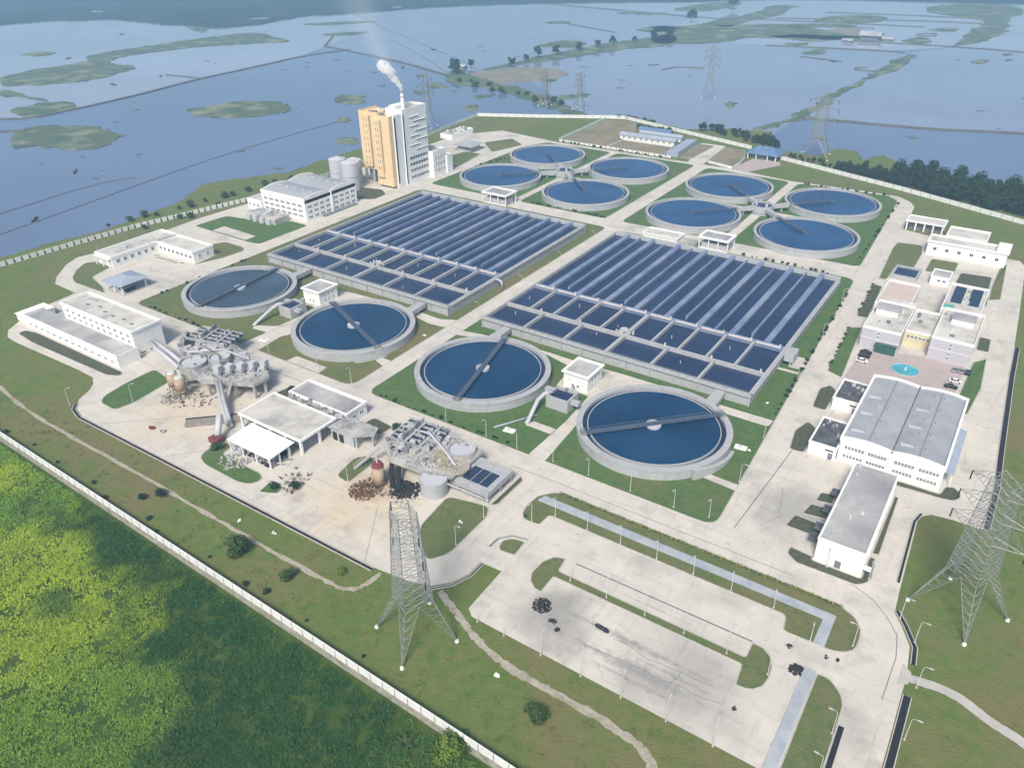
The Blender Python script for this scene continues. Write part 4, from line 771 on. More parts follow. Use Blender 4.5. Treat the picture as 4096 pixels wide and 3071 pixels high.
for b in ((-272, -258, 174.01, 174.5), (-272, -258, 197.1, 197.6), (-272, -271.5, 174.51, 197.09), (-258.5, -258, 174.51, 197.09)): m.box(*b, 46.602, 47.8)
m.build('parapet', 'white_paint', t)
m = MB()
for b in ((-289, -273.01, 167, 167.4), (-289, -288.6, 167.41, 183.9), (-273.4, -273.01, 167.41, 183.9)): m.box(*b, 44.602, 45.8)
for b in ((-273, -259.4, 162.6, 163), (-259.8, -259.4, 163.01, 166.19)): m.box(*b, 44.202, 45.4)
m.build('parapet', 'beige_paint', t)
stuff_on_roof(t, -287, -275, 169, 182, 44.6, 8, smax=3.2); stuff_on_roof(t, -272, -265, 167.5, 173, 44.2, 6, smax=2.2)
MB().box(-270.5, -265, 176, 188, 46.705, 49).build('roof_house', 'white_paint', t)
MB().box(-258.595, -258.45, 166.6, 167.7, 3, 44).build('glass_strip', 'dark', t); MB().box(-257.995, -257.9, 174.2, 175.2, 1, 44.5).build('glass_strip', 'dark', t)
for k, z in enumerate((3.2, 7.6, 11.6, 15.6)):
    for j in range(7): MB().box(-257.998, -257.84, 178.6 + j * 2.6, 180.4 + j * 2.6, z, z + 1.6).build('window', 'louvre' if k < 2 else 'window_glass', t)
for k, (z, ya, yb) in enumerate([(20.5, 186, 196.5), (23.6, 180, 189), (26.6, 186, 196.8), (29.4, 180.5, 189), (32.4, 185, 196.4), (35.6, 180.5, 189.5), (38.4, 184, 196), (41.4, 180.5, 189)]):
    MB().box(-257.998, -257.87, ya, yb, z, z + .65).build('window_band', 'window_glass', t)
    MB().box(-257.998, -257.5, ya - .3, yb + .3, z + .66, z + .8).build('ledge', 'white_paint', t)
for x, y in ((-284, 165.6), (-281.4, 165.6), (-276.4, 167), (-269.8, 161.2), (-268, 161.2)):
    for z in range(12, 42, 4): MB().box(x - .2, x + .2, y - .07, y - .003, z, z + 2.0).build('slot', 'rust' if z % 8 else 'louvre', t)
for x, y, zt in ((-279.3, 166.9, 43), (-266.2, 162.5, 42)): MB().box(x - .12, x + .12, y - .3, y - .003, 10, zt).build('downpipe', 'tan_silo', t)
block(t, -271, -254.5, 197.62, 211, 17.0, 'roof_slab', 'white_paint', 0.8, wname='wing_wall'); block(t, -264, -253.5, 211.02, 217, 12, 'roof_slab', 'white_paint', 0.8, wname='wing_wall')
windows(t, '+x', 199, 210, -254.5, (3.2, 7.6, 11.6), 4, 1.5, 1.8)
ch = MB().cyl(-262, 180, 1.35, 46.71, 56.8, 1.1, 20).build('chimney', 'white_paint', t); MB().ring(-262, 180, 1.12, 1.5, 54.2, 54.6, 20).build('collar', 'steel', ch); MB().ring(-262, 180, 0.95, 1.25, 56.81, 57.4, 20).build('cowl', 'steel', ch)
# silos by the tower
for i, (x, y, rr, h) in enumerate([(-299, 153, 5.6, 16.5), (-291, 159.5, 5.2, 15.5), (-283.5, 148.5, 5.8, 17.5)]):
    s = thing('silo', ['pale storage silo nearest the lake by the beige tower', 'pale storage silo half hidden between two others', 'largest pale storage silo touching the beige tower base'][i], 'silo', (x, y, 0), 'silos by the tower')
    MB().cyl(x, y, rr, 0, h, n=32).build('shell', 'silo_grey', s, False); MB().cyl(x, y, rr * 1.02, h + .002, h + 1.6, 0.5, 32).build('roof', 'silo_grey', s); MB().ring(x, y, rr + .003, rr + .12, h * .5, h * .5 + .25, 32).build('band', 'steel', s)
# dewatering hall with twin vaulted roof
d = thing('process_hall', 'white hall with twin vaulted grey roofs beside the silos', 'hall', (-278, 109, 0))
MB().box(-298, -261.2, 88, 130, 0, 12.4).build('wall', 'white_paint', d)
def vault(root, x0, x1, y0, y1, z, rise, mat, along='x', n=10, name='roof'):
    m = MB(); vs = []; 
    for i in range(n + 1):
        u = i / n; h = z + rise * math.sin(math.pi * u) 
        if along == 'x': yy = y0 + (y1 - y0) * u; vs += [(x0, yy, h), (x1, yy, h)]
        else: xx = x0 + (x1 - x0) * u; vs += [(xx, y0, h), (xx, y1, h)]
    k = len(vs); vs += ([(x0, y0, z - .3), (x1, y0, z - .3), (x0, y1, z - .3), (x1, y1, z - .3)] if along == 'x' else [(x0, y0, z - .3), (x0, y1, z - .3), (x1, y0, z - .3), (x1, y1, z - .3)])
    fs = [(2 * i, 2 * i + 1, 2 * i + 3, 2 * i + 2) if along == 'x' else (2 * i, 2 * i + 2, 2 * i + 3, 2 * i + 1) for i in range(n)]
    fs += [(k, k + 1, 1, 0), (k + 2, 2 * n, 2 * n + 1, k + 3), tuple([k] + list(range(0, 2 * n + 1, 2)) + [k + 2]), tuple([k + 1] + list(range(1, 2 * n + 2, 2)) + [k + 3])[::-1]]
    return m.add(vs, fs).build(name, mat, root)
def vault_gable(root, x0, x1, y, z, rise, th, mat='white_paint', n=12, along='y'):
    """white parapet following the vault on a gable"""
    vs = []; 
    for i in range(n + 1):
        u = i / n; xx = x0 + (x1 - x0) * u; h = z + rise * math.sin(math.pi * u) + .75
        q = [(xx, y), (xx, y + th)] if along == 'y' else [(y, xx), (y + th, xx)]
        vs += [(*q[0], z - 2.2), (*q[1], z - 2.2), (*q[1], h), (*q[0], h)]
    fs = [(0, 1, 2, 3), (4 * n + 3, 4 * n + 2, 4 * n + 1, 4 * n)]
    for i in range(n):
        a, b = 4 * i, 4 * i + 4; fs += [(a, a + 3, b + 3, b), (a + 1, b + 1, b + 2, a + 2), (a + 3, a + 2, b + 2, b + 3), (a, b, b + 1, a + 1)]
    MB().add(vs, fs).build('gable', mat, root)
for ya, yb in ((88.6, 108.8), (109.2, 129.4)):
    vault(d, -297.4, -261.7, ya, yb, 12.7, 1.5, 'metal_roof'); vault_gable(d, ya - .3, yb + .3, -261.75, 12.7, 1.5, .55, along='x'); vault_gable(d, ya - .3, yb + .3, -297.95, 12.7, 1.5, .5, along='x')
    for q in range(5): MB().box(-293 + q * 6.6 - 1.2, -293 + q * 6.6 + 1.2, (ya + yb) / 2 - .5, (ya + yb) / 2 + .5, 14.0, 14.6).build('roof_vent', 'silo_grey', d)
MB().box(-298.1, -261.1, 87.7, 88.55, 11.6, 13.6).build('parapet', 'white_paint', d); MB().box(-261.19, -260.6, 108.6, 109.4, 0, 13.2).build('pilaster', 'white_paint', d)
windows(d, '-y', -297, -263, 88, (2.4, 5.3, 8.4), 7, 3.2, 1.2, 'louvre'); windows(d, '+x', 89, 108, -261.2, (1.5, 4.6, 7.6), 4, 3.0, 1.3, 'louvre'); windows(d, '+x', 110, 129, -261.2, (1.5, 4.6, 7.6), 4, 3.0, 1.3, 'louvre')
MB().box(-260.9, -258.4, 100, 128, 0.05, .6).build('planter', 'louvre', d)
a = thing('annex_house', 'small white flat roofed house left of the twin vaulted hall', 'annex', (-305, 92, 0)); block(a, -311, -298.3, 87, 99, 6.5); windows(a, '-y', -310.5, -300, 87, (2.4,), 3, 1.6, 1.4)
k = thing('concrete_tank', 'weathered concrete tank structure before the twin vaulted hall', 'tank', (-284, 77, 0))
MB().box(-297, -272, 74, 84.5, 0, 3.6).build('tank_wall', 'rough_concrete', k)
for i in range(9): MB().rbox(random.uniform(-295, -274), random.uniform(75.5, 83), random.uniform(1.5, 4), random.uniform(1, 3), 3.602, 3.6 + random.uniform(.5, 2.0), random.uniform(-.3, .3)).build('hatch', random.choice(['rough_concrete', 'silo_grey']), k)
for i in range(4): MB().cyl(-294 + 5.6 * i, 73.2, 1.6, 0, 3.0, n=16).build('drum', 'silo_grey', k)
# L-shaped building
b = thing('office_building', 'low white L shaped building with a courtyard at the upper left', 'building', (-286, 8, 0))
block(b, -307.2, -293.5, -14.2, 25, 6.3, over=.4); block(b, -293.48, -263.8, 12.4, 24.6, 6.3, over=.39); 
MB().box(-306.6, -294, -15.9, -14.6, 4.6, 5.1).build('porch_roof', 'white_paint', b); posts(b, [(-306, -15.6), (-300, -15.6), (-294.4, -15.6)], 0.05, 4.59)
windows(b, '+x', -13, 11, -293.5, (2.2,), 6, 1.7, 1.7); windows(b, '-y', -293, -264.5, 12.4, (2.2,), 8, 1.8, 1.7); windows(b, '+x', 13.4, 23.6, -263.8, (2.4,), 2, 1.3, 1.3); stuff_on_roof(b, -304, -296, -8, 20, 5.4, 4, smax=1.2)
for i in range(7): MB().rbox(-290 + i * 3.4, 8 + random.uniform(-1, 1), 2.6, .5, 0.05, .35, .5).build('courtyard_bench', 'louvre', b)
# open shed with blue roof
s = thing('open_shed', 'open sided shed with a pale blue hipped roof on white posts', 'shed', (-265, -25, 0))
MB().box(-272.4, -258, -32.2, -17.8, 0.05, .35).build('floor_slab', 'concrete', s); posts(s, [(x, y) for x in (-271.4, -265.2, -259) for y in (-31.2, -18.8)], .36, 4.9, .25)
MB().add([(-273, -32.8, 4.9), (-257.4, -32.8, 4.9), (-257.4, -17.2, 4.9), (-273, -17.2, 4.9), (-267, -25, 7.0), (-263.4, -25, 7.0)], [(0, 1, 5, 4), (1, 2, 5), (2, 3, 4, 5), (3, 0, 4), (0, 3, 2, 1)]).build('roof', 'pale_blue_roof', s)
for i in range(5): MB().box(-270 + i * 2.2, -268.6 + i * 2.2, -29, -24, .36, random.uniform(1.2, 2.4)).build('machine', random.choice(['louvre', 'dark', 'white_steel']), s)
# two storey white building with terrace
b = thing('plant_building', 'long two level white building with a walled terrace at far left', 'building', (-225, -62, 0))
block(b, -249, -197.9, -64, -51, 12.0, over=.45, par=.8); MB().box(-266, -196.2, -73.3, -64.02, 0, 4.5).build('terrace_block', 'white_paint', b); MB().box(-265.6, -196.6, -72.9, -64.03, 4.502, 4.6).build('terrace_floor', 'roof_grey', b)
m = MB(); m.box(-266, -196.2, -73.3, -72.9, 4.503, 5.6).box(-196.6, -196.2, -72.89, -64.03, 4.503, 5.6).box(-266, -265.6, -72.89, -64.03, 4.503, 5.6); m.build('terrace_parapet', 'white_paint', b)
MB().box(-266.4, -195.9, -73.6, -73.305, 3.7, 4.1).build('cornice', 'white_paint', b)
windows(b, '-y', -247, -199, -64, (6.0, 8.6), 11, 1.5, 1.2); windows(b, '-y', -264, -198, -73.3, (1.6,), 14, 2.2, .9, 'louvre'); windows(b, '+x', -63, -52, -197.9, (1.2,), 3, 1.6, .7)
MB().box(-275, -266.2, -72.5, -60, 0.05, 3.2).build('entrance_block', 'white_paint', b); MB().box(-275.4, -266.1, -72.9, -59.6, 3.202, 3.5).build('entrance_roof', 'white_roof', b)
for i in range(6): MB().rbox(-238 + i * 6.6, -58 + random.uniform(-1.4, 1.4), 1.4, .6, 11.2, 11.7, random.uniform(0, .6)).build('roof_vent', 'louvre', b)
MB().rbox(-241, -54, 6, 2.4, 11.21, 11.5, .2).build('roof_tray', 'roof_grey', b)

# --- inlet works: raised concrete decks with screens, grit drums, chutes and pipes
def debris(root, n, x0, x1, y0, y1, z, smin, smax, mats, name='machine_block', hmin=.4, hmax=2.2):
    for i in range(n):
        sx = random.uniform(smin, smax)
        MB().rbox(random.uniform(x0, x1), random.uniform(y0, y1), sx, sx * random.uniform(.4, 1.2), z, z + random.uniform(hmin, hmax), random.choice([0, 0, .3, -.4, .8])).build(name, random.choice(mats), root)
def rocks(name, label, cat, cx, cy, rad, n, mat, smin=.3, smax=1.0, flat=.7, z=0.05, group=None):
    """a heap of separate angular lumps, joined"""
    m = MB()
    for i in range(n):
        a = random.uniform(0, 2 * math.pi); q = rad * math.sqrt(random.random()); s = random.uniform(smin, smax); hh = max(0, 1 - q / rad) * smax * flat
        x, y, zz = cx + q * math.cos(a), cy + q * math.sin(a), z + hh
        vs = []
        for k in range(6):
            th = k * math.pi / 3 + random.uniform(-.3, .3); vs.append((x + s * random.uniform(.6, 1.1) * math.cos(th), y + s * random.uniform(.6, 1.1) * math.sin(th), zz - hh - .02))
        for k in range(5):
            th = k * 2 * math.pi / 5 + random.uniform(-.4, .4); vs.append((x + s * .6 * math.cos(th), y + s * .6 * math.sin(th), zz + s * random.uniform(.35, .8)))
        fs = [(6, 7, 8, 9, 10)] + [(k, (k + 1) % 6, 6 + k % 5) for k in range(6)] + [((k + 1) % 6, 6 + (k + 1) % 5, 6 + k % 5) for k in range(5)]
        m.add(vs, fs)
    o = m.build(name, mat); tag(o, label, cat, group, 'stuff'); return o
i1 = thing('inlet_works', 'weathered grey concrete inlet works with pipes and hanging chutes beside white building', 'inlet works', (-155, -56, 0))
MB().prism([(-190, -45), (-186, -52), (-168, -64), (-150, -68.5), (-146, -66), (-131.8, -59.4), (-131.8, -52), (-140, -46.5), (-160, -43.5)], 5.4, 6.6).build('deck', 'rough_concrete', i1)
MB().prism([(-186, -46), (-184, -51), (-167, -60), (-150, -62), (-142, -50), (-160, -45)], 0, 5.39).build('basement', 'rough_concrete', i1)
posts(i1, [(-148.6, -66.6), (-144.6, -65), (-139, -62), (-132.6, -58.8), (-132.6, -54)], 0.05, 5.39, .4, 'rough_concrete', 'column')
for x, y, rr, h in [(-163, -62, 5.2, 8.2), (-156, -55, 4.2, 9.2), (-166, -53, 3.6, 8.6)]:
    MB().ring(x, y, rr - .5, rr, 6.602 if rr < 5 else 2.5, h, 28).build('grit_drum', 'rough_concrete', i1); MB().disc(x, y, rr - .51, h - .8, 28).build('drum_lid', 'silo_grey', i1)
for j in range(5): MB().rbox(-150 + j * 2.8, -60.5 + j * 3.1, 2.4, 2.4, 6.602, 9.4, .25).build('screen_housing', 'silo_grey', i1); MB().rbox(-147.4 + j * 2.8, -61.5 + j * 3.0, 1.2, 1.2, 6.602, 8.2, .25).build('motor', 'louvre', i1)
debris(i1, 22, -182, -140, -58, -46, 6.6, .8, 3.2, ['rough_concrete', 'silo_grey', 'rough_concrete', 'louvre'])
MB().prism([(-188, -46.5), (-180, -54), (-176, -52), (-184, -44.6)], 6.603, 6.75).build('dark_screen_pit', 'dark', i1)
for o in (0, 2.6): MB().tube([(-196, -58 + o * .5, 5.2), (-186, -62 + o, 6.4), (-177, -64 + o, 6.8), (-168, -65.4 + o, 5.5)], .85, 10).build('pipe', 'silo_grey', i1, True)
for o in (0, 2.2): MB().tube([(-147 + o, -64, 6.8), (-138 + o, -70, 4.0), (-126 + o, -77, 1.0)], .7, 8).build('chute', 'tank_concrete', i1, True)
for x, y in ((-161.5, -72.5), (-156.5, -73)):
    g = thing('grit_hopper', 'tan grit hopper on legs, %s of the pair under the inlet deck' % ('left' if x < -160 else 'right'), 'hopper', (x, y, 0), 'tan grit hoppers under the inlet deck')
    MB().cyl(x, y, 2.0, 3.4, 8.6, 2.0, 20).build('drum', 'tan_silo', g, True); MB().cyl(x, y, .7, 1.4, 3.39, 2.0, 20).build('cone', 'tan_silo', g, True); MB().cyl(x, y, 1.5, 8.602, 9.0, 1.2, 16).build('cap', 'white_steel', g)
    for q in range(4): a_ = q * math.pi / 2 + .6; MB().tube([(x + 1.9 * math.cos(a_), y + 1.9 * math.sin(a_), 3.8), (x + 2.1 * math.cos(a_), y + 2.1 * math.sin(a_), 0)], .14, 5).build('leg', 'rust', g)
rocks('rubble_heap', 'brown spilled grit heap under the tan hoppers', 'heap', -158, -76, 4.6, 150, 'rubble', .1, .5, .7)
g = thing('concrete_ramp', 'tan concrete loading ramp with dark edge below the inlet chute', 'ramp', (-133, -76, 0)); MB().prism([(-141, -83), (-127, -70), (-124.5, -72.5), (-138.4, -85.6)], 0.05, 1.2).build('ramp', 'rubble', g); MB().prism([(-141.3, -82.8), (-127.3, -69.8), (-127.05, -70.1), (-141.05, -83.1)], .06, 1.5).build('edge', 'dark', g)
g = thing('grit_classifier', 'slanted grey grit pipe ending in a red skip beside the white canopy', 'grit classifier', (-122, -84, 0)); MB().tube([(-124.6, -80, 7.5), (-121.8, -84.2, 2.2)], 1.1, 12).build('pipe', 'silo_grey', g, True); MB().prism([(-124, -86.6), (-119.6, -86.4), (-119.8, -83), (-123.8, -83.2)], .06, 2.1).build('skip', 'red_paint', g)
def jumble(root, poly, n, z, smin, smax, mats, name):
    """broken looking lumps, beams and stub pipes lying on a deck"""
    xs = [a_ for a_, _ in poly]; ys = [b_ for _, b_ in poly]
    def inside(x, y):
        c = False; j = len(poly) - 1
        for i in range(len(poly)):
            if (poly[i][1] > y) != (poly[j][1] > y) and x < (poly[j][0] - poly[i][0]) * (y - poly[i][1]) / (poly[j][1] - poly[i][1]) + poly[i][0]: c = not c
            j = i
        return c
    bat = {m_: MB() for m_ in mats}; k = 0
    while k < n:
        x, y = random.uniform(min(xs), max(xs)), random.uniform(min(ys), max(ys))
        if not inside(x, y): continue
        k += 1; s = random.uniform(smin, smax); m = bat[random.choice(mats)]; u = random.random(); a = random.uniform(0, 3.14); hz = z + .12 * random.random()
        if u < .55:
            c_, s_ = math.cos(a), math.sin(a); w_, d_, h_ = s, s * random.uniform(.4, 1), s * random.uniform(.4, 1.3); tx, ty = random.uniform(-.25, .25), random.uniform(-.25, .25)
            P8 = [(sx * w_ / 2 * random.uniform(.8, 1.1), sy * d_ / 2 * random.uniform(.8, 1.1), zz * h_) for zz in (0, 1) for sx, sy in ((-1, -1), (1, -1), (1, 1), (-1, 1))]
            m.add([(x + c_ * p_ - s_ * q_ + tx * r_, y + s_ * p_ + c_ * q_ + ty * r_, hz + r_) for p_, q_, r_ in P8], [(0, 3, 2, 1), (4, 5, 6, 7), (0, 1, 5, 4), (1, 2, 6, 5), (2, 3, 7, 6), (3, 0, 4, 7)])
        elif u < .8: L_ = s * 2.4; m.tube([(x, y, hz + .2), (x + L_ * math.cos(a), y + L_ * math.sin(a), hz + random.uniform(.2, 1.2))], s * .16, 6)
        else: m.cyl(x, y, s * .45, hz, hz + s * random.uniform(.4, 1.1), n=10)
    for mt, m in bat.items():
        if m.v: m.build(name, mt, root)['kind'] = 'stuff'
def deck_rail(root, poly, z, step=2.0, h=1.1):
    m = MB(); k = len(poly)
    for i in range(k):
        (x0, y0), (x1, y1) = poly[i], poly[(i + 1) % k]; L = math.hypot(x1 - x0, y1 - y0); n = max(1, int(L / step))
        for hh in (h, h * .5): m.tube([(x0, y0, z + hh), (x1, y1, z + hh)], .05, 4)
        for q in range(n): t_ = q / n; m.tube([(x0 + (x1 - x0) * t_, y0 + (y1 - y0) * t_, z), (x0 + (x1 - x0) * t_, y0 + (y1 - y0) * t_, z + h)], .05, 4)
    m.build('railing', 'white_steel', root)
def flight(root, x, y, dx, dy, z, w=1.4):
    """open stair from the ground at (x, y) up to height z"""
    n = int(z / .24); a = math.atan2(dy, dx); L = math.hypot(dx, dy); m = MB()
    for i in range(n): t_ = (i + .5) / n; m.rbox(x + dx * t_, y + dy * t_, L / n * 1.05, w, z * (i + 1) / n - .12, z * (i + 1) / n, a)
    m.build('stairs', 'tank_concrete', root)
    px_, py_ = -math.sin(a) * w / 2, math.cos(a) * w / 2
    for s_ in (-1, 1): MB().tube([(x + px_ * s_, y + py_ * s_, 1.0), (x + dx + px_ * s_, y + dy + py_ * s_, z + 1.0)], .06, 4).build('handrail', 'white_steel', root)
def channels(root, x0, y0, ang, n, w, L, z, h):
    """parallel screen channels: low walls with dark water between and a cross gantry"""
    c_, s_ = math.cos(ang), math.sin(ang); at = lambda u, v: (x0 + c_ * u - s_ * v, y0 + s_ * u + c_ * v)
    for i in range(n + 1): MB().rbox(*at(L / 2, i * w), L, .35, z, z + h, ang).build('channel_wall', 'rough_concrete', root)
    for i in range(n):
        MB().rbox(*at(L / 2, (i + .5) * w), L - .1, w - .36, z + .01, z + h * .45, ang).build('channel_water', 'basin_water', root)
        MB().rbox(*at(L * .35, (i + .5) * w), .9, w * .8, z + h + .01, z + h + 1.9, ang).build('screen_unit', random.choice(['silo_grey', 'rough_concrete', 'louvre']), root); MB().rbox(*at(L * .72, (i + .5) * w), .5, .5, z + h + .01, z + h + 1.3, ang).build('gate_actuator', 'silo_grey', root)
    for u in (.35, .72): MB().rbox(*at(L * u + 1.0, n * w / 2), .9, n * w + .6, z + h + .004, z + h + .18, ang).build('gantry', 'tank_concrete', root)
channels(i1, -183, -50.5, RD(14), 4, 2.6, 20, 6.605, 1.3); deck_rail(i1, [(-189, -45.6), (-185.4, -51.8), (-168, -63.4), (-150, -67.8), (-146.4, -65.6), (-132.6, -59.2), (-132.6, -52.4), (-140.2, -47.2), (-160, -44.2)], 6.6); flight(i1, -136.6, -70.4, -3.4, 7.4, 6.5)
MB().tube([(-178, -57, 7.6), (-170, -58.6, 8.4), (-160, -50, 8.6), (-146, -49, 8.0)], .4, 8).build('pipe', 'silo_grey', i1, True); MB().tube([(-166, -53, 8.9), (-156, -55, 9.5), (-150, -59, 9.0)], .3, 8).build('pipe', 'louvre', i1, True)
DK1 = [(-188, -46), (-184, -52), (-168, -63), (-150, -67), (-133, -59), (-133, -52.5), (-141, -47.5), (-160, -44.5)]
jumble(i1, DK1, 130, 6.6, .3, 1.1, ['rough_concrete', 'silo_grey', 'louvre', 'rubble'], 'loose_fittings'); jumble(i1, [(-168, -66), (-166, -78), (-152, -80), (-140, -72), (-146, -67)], 90, .05, .2, .9, ['rubble', 'rust', 'rough_concrete'], 'yard_debris')
# flat roofed hall with white canopy
f = thing('blower_hall', 'flat roofed hall with cream roof and a bright white canopy on slim columns', 'hall', (-107, -68, 0))
MB().box(-120.4, -92.6, -72.4, -59.6, 0.05, 5.1).build('wall', 'louvre', f); flat_roof(f, -122, -91.2, -74.6, -58.3, 5.4)
posts(f, [(x, -74.0) for x in (-121.2, -114, -106.6, -99.2, -91.9)] + [(-91.9, -66), (-91.9, -59)], .05, 5.39, .4)
for x in (-117.5, -110.3, -103, -95.5): MB().box(x - 2.6, x + 2.6, -74.4, -74.0, 4.6, 5.3).build('louvre_band', 'dark', f)
MB().add([(-114.4, -86, 4.4), (-93.4, -86, 4.4), (-93.4, -75.2, 4.9), (-114.4, -75.2, 4.9), (-114.4, -86, 4.6), (-93.4, -86, 4.6), (-93.4, -75.2, 5.1), (-114.4, -75.2, 5.1)], [(3, 2, 1, 0), (4, 5, 6, 7), (0, 1, 5, 4), (1, 2, 6, 5), (2, 3, 7, 6), (3, 0, 4, 7)]).build('canopy', 'white_roof', f)
posts(f, [(-113.6, -85.4), (-107.4, -85.4), (-100.8, -85.4), (-94.2, -85.4), (-94.2, -81.4), (-94.2, -77.4), (-113.6, -79)], .05, 4.5, .2)
debris(f, 26, -112, -95.5, -84.5, -76, .06, .8, 2.4, ['louvre', 'silo_grey', 'rough_concrete', 'dark'], hmin=.5, hmax=2.4)
rocks('rubble_heap', 'pale rubble and slabs heaped in front of the white canopy', 'heap', -108, -88.4, 5.5, 120, 'rough_concrete', .15, .8, .6)
f2 = thing('service_hall', 'grey flat roofed service hall behind the cream roofed hall', 'hall', (-105, -49, 0)); block(f2, -119, -90.6, -54, -44.2, 5.4, 'roof_grey', over=.3); MB().box(-118, -92, -57.6, -54.02, 0, 4.2).build('lean_to', 'rough_concrete', f2); stuff_on_roof(f2, -116, -92, -57, -54.6, 4.2, 14, ('rough_concrete', 'rubble', 'silo_grey'), 2.4); windows(f2, '+x', -53, -45, -90.6, (2,), 2, 1.6, 1.2)
f3 = thing('screen_house', 'small pale blue grey house with dark openings right of the cream roofed hall', 'house', (-86, -57, 0)); MB().box(-90.4, -80, -62, -54.2, 0, 4.6).build('wall', 'tank_concrete', f3); MB().prism([(-91, -62.6), (-79.4, -62.2), (-74, -58), (-76, -53.8), (-90.2, -53.8)], 4.602, 5.0).build('roof', 'rough_concrete', f3)
for x in (-88.6, -85.6): MB().box(x - 1, x + 1, -62.08, -62.003, .1, 3.4).build('opening', 'dark', f3)
posts(f3, [(-79, -61.6), (-75, -57.8), (-77, -54.4)], .05, 4.6, .3, 'tank_concrete')
# second inlet works
i2 = thing('inlet_works', 'grey inlet works with rubble like machinery, sandy roof and dark glazed panels', 'inlet works', (-48, -54, 0))
MB().prism([(-70, -48), (-68, -60), (-60, -66), (-46, -65), (-38, -62), (-38, -46), (-50, -44), (-64, -44)], 4.6, 5.6).build('deck', 'rough_concrete', i2); MB().prism([(-66, -48), (-58, -60), (-46, -62), (-39, -60), (-39, -47), (-60, -45)], 0, 4.59).build('basement', 'rough_concrete', i2)
debris(i2, 26, -68, -50, -60, -46, 5.6, .8, 2.4, ['rough_concrete', 'silo_grey', 'louvre', 'rough_concrete'], hmin=.5, hmax=2.2)
channels(i2, -68, -57.5, RD(6), 5, 2.5, 16, 5.605, 1.3); deck_rail(i2, [(-69.4, -48.2), (-67.4, -59.6), (-59.8, -65.4), (-46, -64.4), (-38.6, -61.6), (-38.6, -46.4), (-50, -44.6), (-63.8, -44.6)], 5.6); flight(i2, -72, -70.5, 4.6, 8.2, 5.5); MB().tube([(-66, -50, 6.6), (-56, -50.5, 8.2), (-46, -55, 7.6), (-40, -58, 6.6)], .4, 8).build('pipe', 'silo_grey', i2, True)
MB().ring(-43.4, -50.5, 4.0, 4.7, 5.602, 7.4, 28).build('round_tank', 'rough_concrete', i2); MB().disc(-43.4, -50.5, 3.99, 6.6, 28).build('tank_lid', 'silo_grey', i2)
MB().prism(smooth_poly([(-52, -58), (-42, -62), (-35.8, -60.4), (-36, -54), (-44, -54), (-50, -53)], 2), 5.603, 6.3).build('sand_cover', 'gravel', i2)
debris(i2, 14, -50, -38, -60, -54, 6.3, .4, 1.3, ['rubble', 'gravel'], hmin=.2, hmax=.7)
MB().cyl(-43, -65.2, 4.3, 0, 5.3, n=36).build('settling_drum', 'tank_concrete', i2); MB().disc(-43, -65.2, 4.0, 5.31, 36).build('drum_top', 'silo_grey', i2)
MB().box(-37.9, -25.4, -61.4, -47.6, 2.4, 4.3).build('panel_house', 'tank_concrete', i2); posts(i2, [(-37, -60.8), (-31.4, -60.8), (-26, -60.8), (-26, -54), (-26, -48.2)], .05, 2.39, .35, 'tank_concrete', 'column'); MB().box(-37, -27, -58, -49, .05, 2.38).build('store_wall', 'louvre', i2)
for j in range(3): MB().box(-36.6 + j * 3.25, -33.7 + j * 3.25, -59.2, -52.4, 4.303, 4.5).build('glazed_panel', 'solar', i2)
MB().tube([(-40, -64, 4.0), (-33, -63, 3.2), (-26, -62.6, 2.8)], .35, 8).build('pipe', 'tank_concrete', i2, True)
for j in range(2): MB().tube([(-64 + j * 3, -60, 5.4), (-58 + j * 3, -68, 2.5), (-55 + j * 3, -71, .6)], .75, 8).build('dark_conveyor', 'dark', i2)
jumble(i2, [(-69, -48), (-67, -59), (-60, -65), (-50, -64), (-39, -61), (-39, -47), (-50, -45), (-63, -45)], 150, 5.6, .3, 1.1, ['rough_concrete', 'silo_grey', 'louvre', 'rough_concrete'], 'loose_fittings'); jumble(i2, [(-66, -66), (-64, -78), (-48, -76), (-46, -68)], 120, .05, .2, .8, ['rubble', 'rust', 'dark'], 'yard_debris'); jumble(f2, [(-118, -57.4), (-92, -57.4), (-92, -54.4), (-118, -54.4)], 70, 4.2, .4, 1.4, ['rough_concrete', 'rubble', 'louvre'], 'loose_fittings'); jumble(f, [(-113, -85), (-94, -85), (-94, -76), (-113, -76)], 120, .06, .4, 1.6, ['louvre', 'rough_concrete', 'silo_grey', 'dark'], 'stored_fittings'); jumble(f, [(-88, -80), (-80, -80), (-79, -92), (-88, -90)], 60, .06, .2, .9, ['rubble', 'rough_concrete', 'rust'], 'yard_debris')
g = thing('grit_hopper', 'tall tan grit silo with a dark red top near the lattice pylon', 'hopper', (-59.5, -72, 0)); MB().cyl(-59.5, -72, 1.9, 0.4, 7.4, 1.9, 20).build('drum', 'tan_silo', g, True); MB().cyl(-59.5, -72, 2.0, 7.402, 8.6, 1.5, 16).build('red_cap', 'red_paint', g); MB().box(-59.7, -59.3, -72.2, -71.8, 8.6, 11).build('vent_pipe', 'white_steel', g)
for q in range(4): MB().tube([(-59.5 + 1.8 * math.cos(q * 1.57 + .5), -72 + 1.8 * math.sin(q * 1.57 + .5), 1), (-59.5 + 2.6 * math.cos(q * 1.57 + .5), -72 + 2.6 * math.sin(q * 1.57 + .5), 0)], .15, 5).build('leg', 'rust', g)
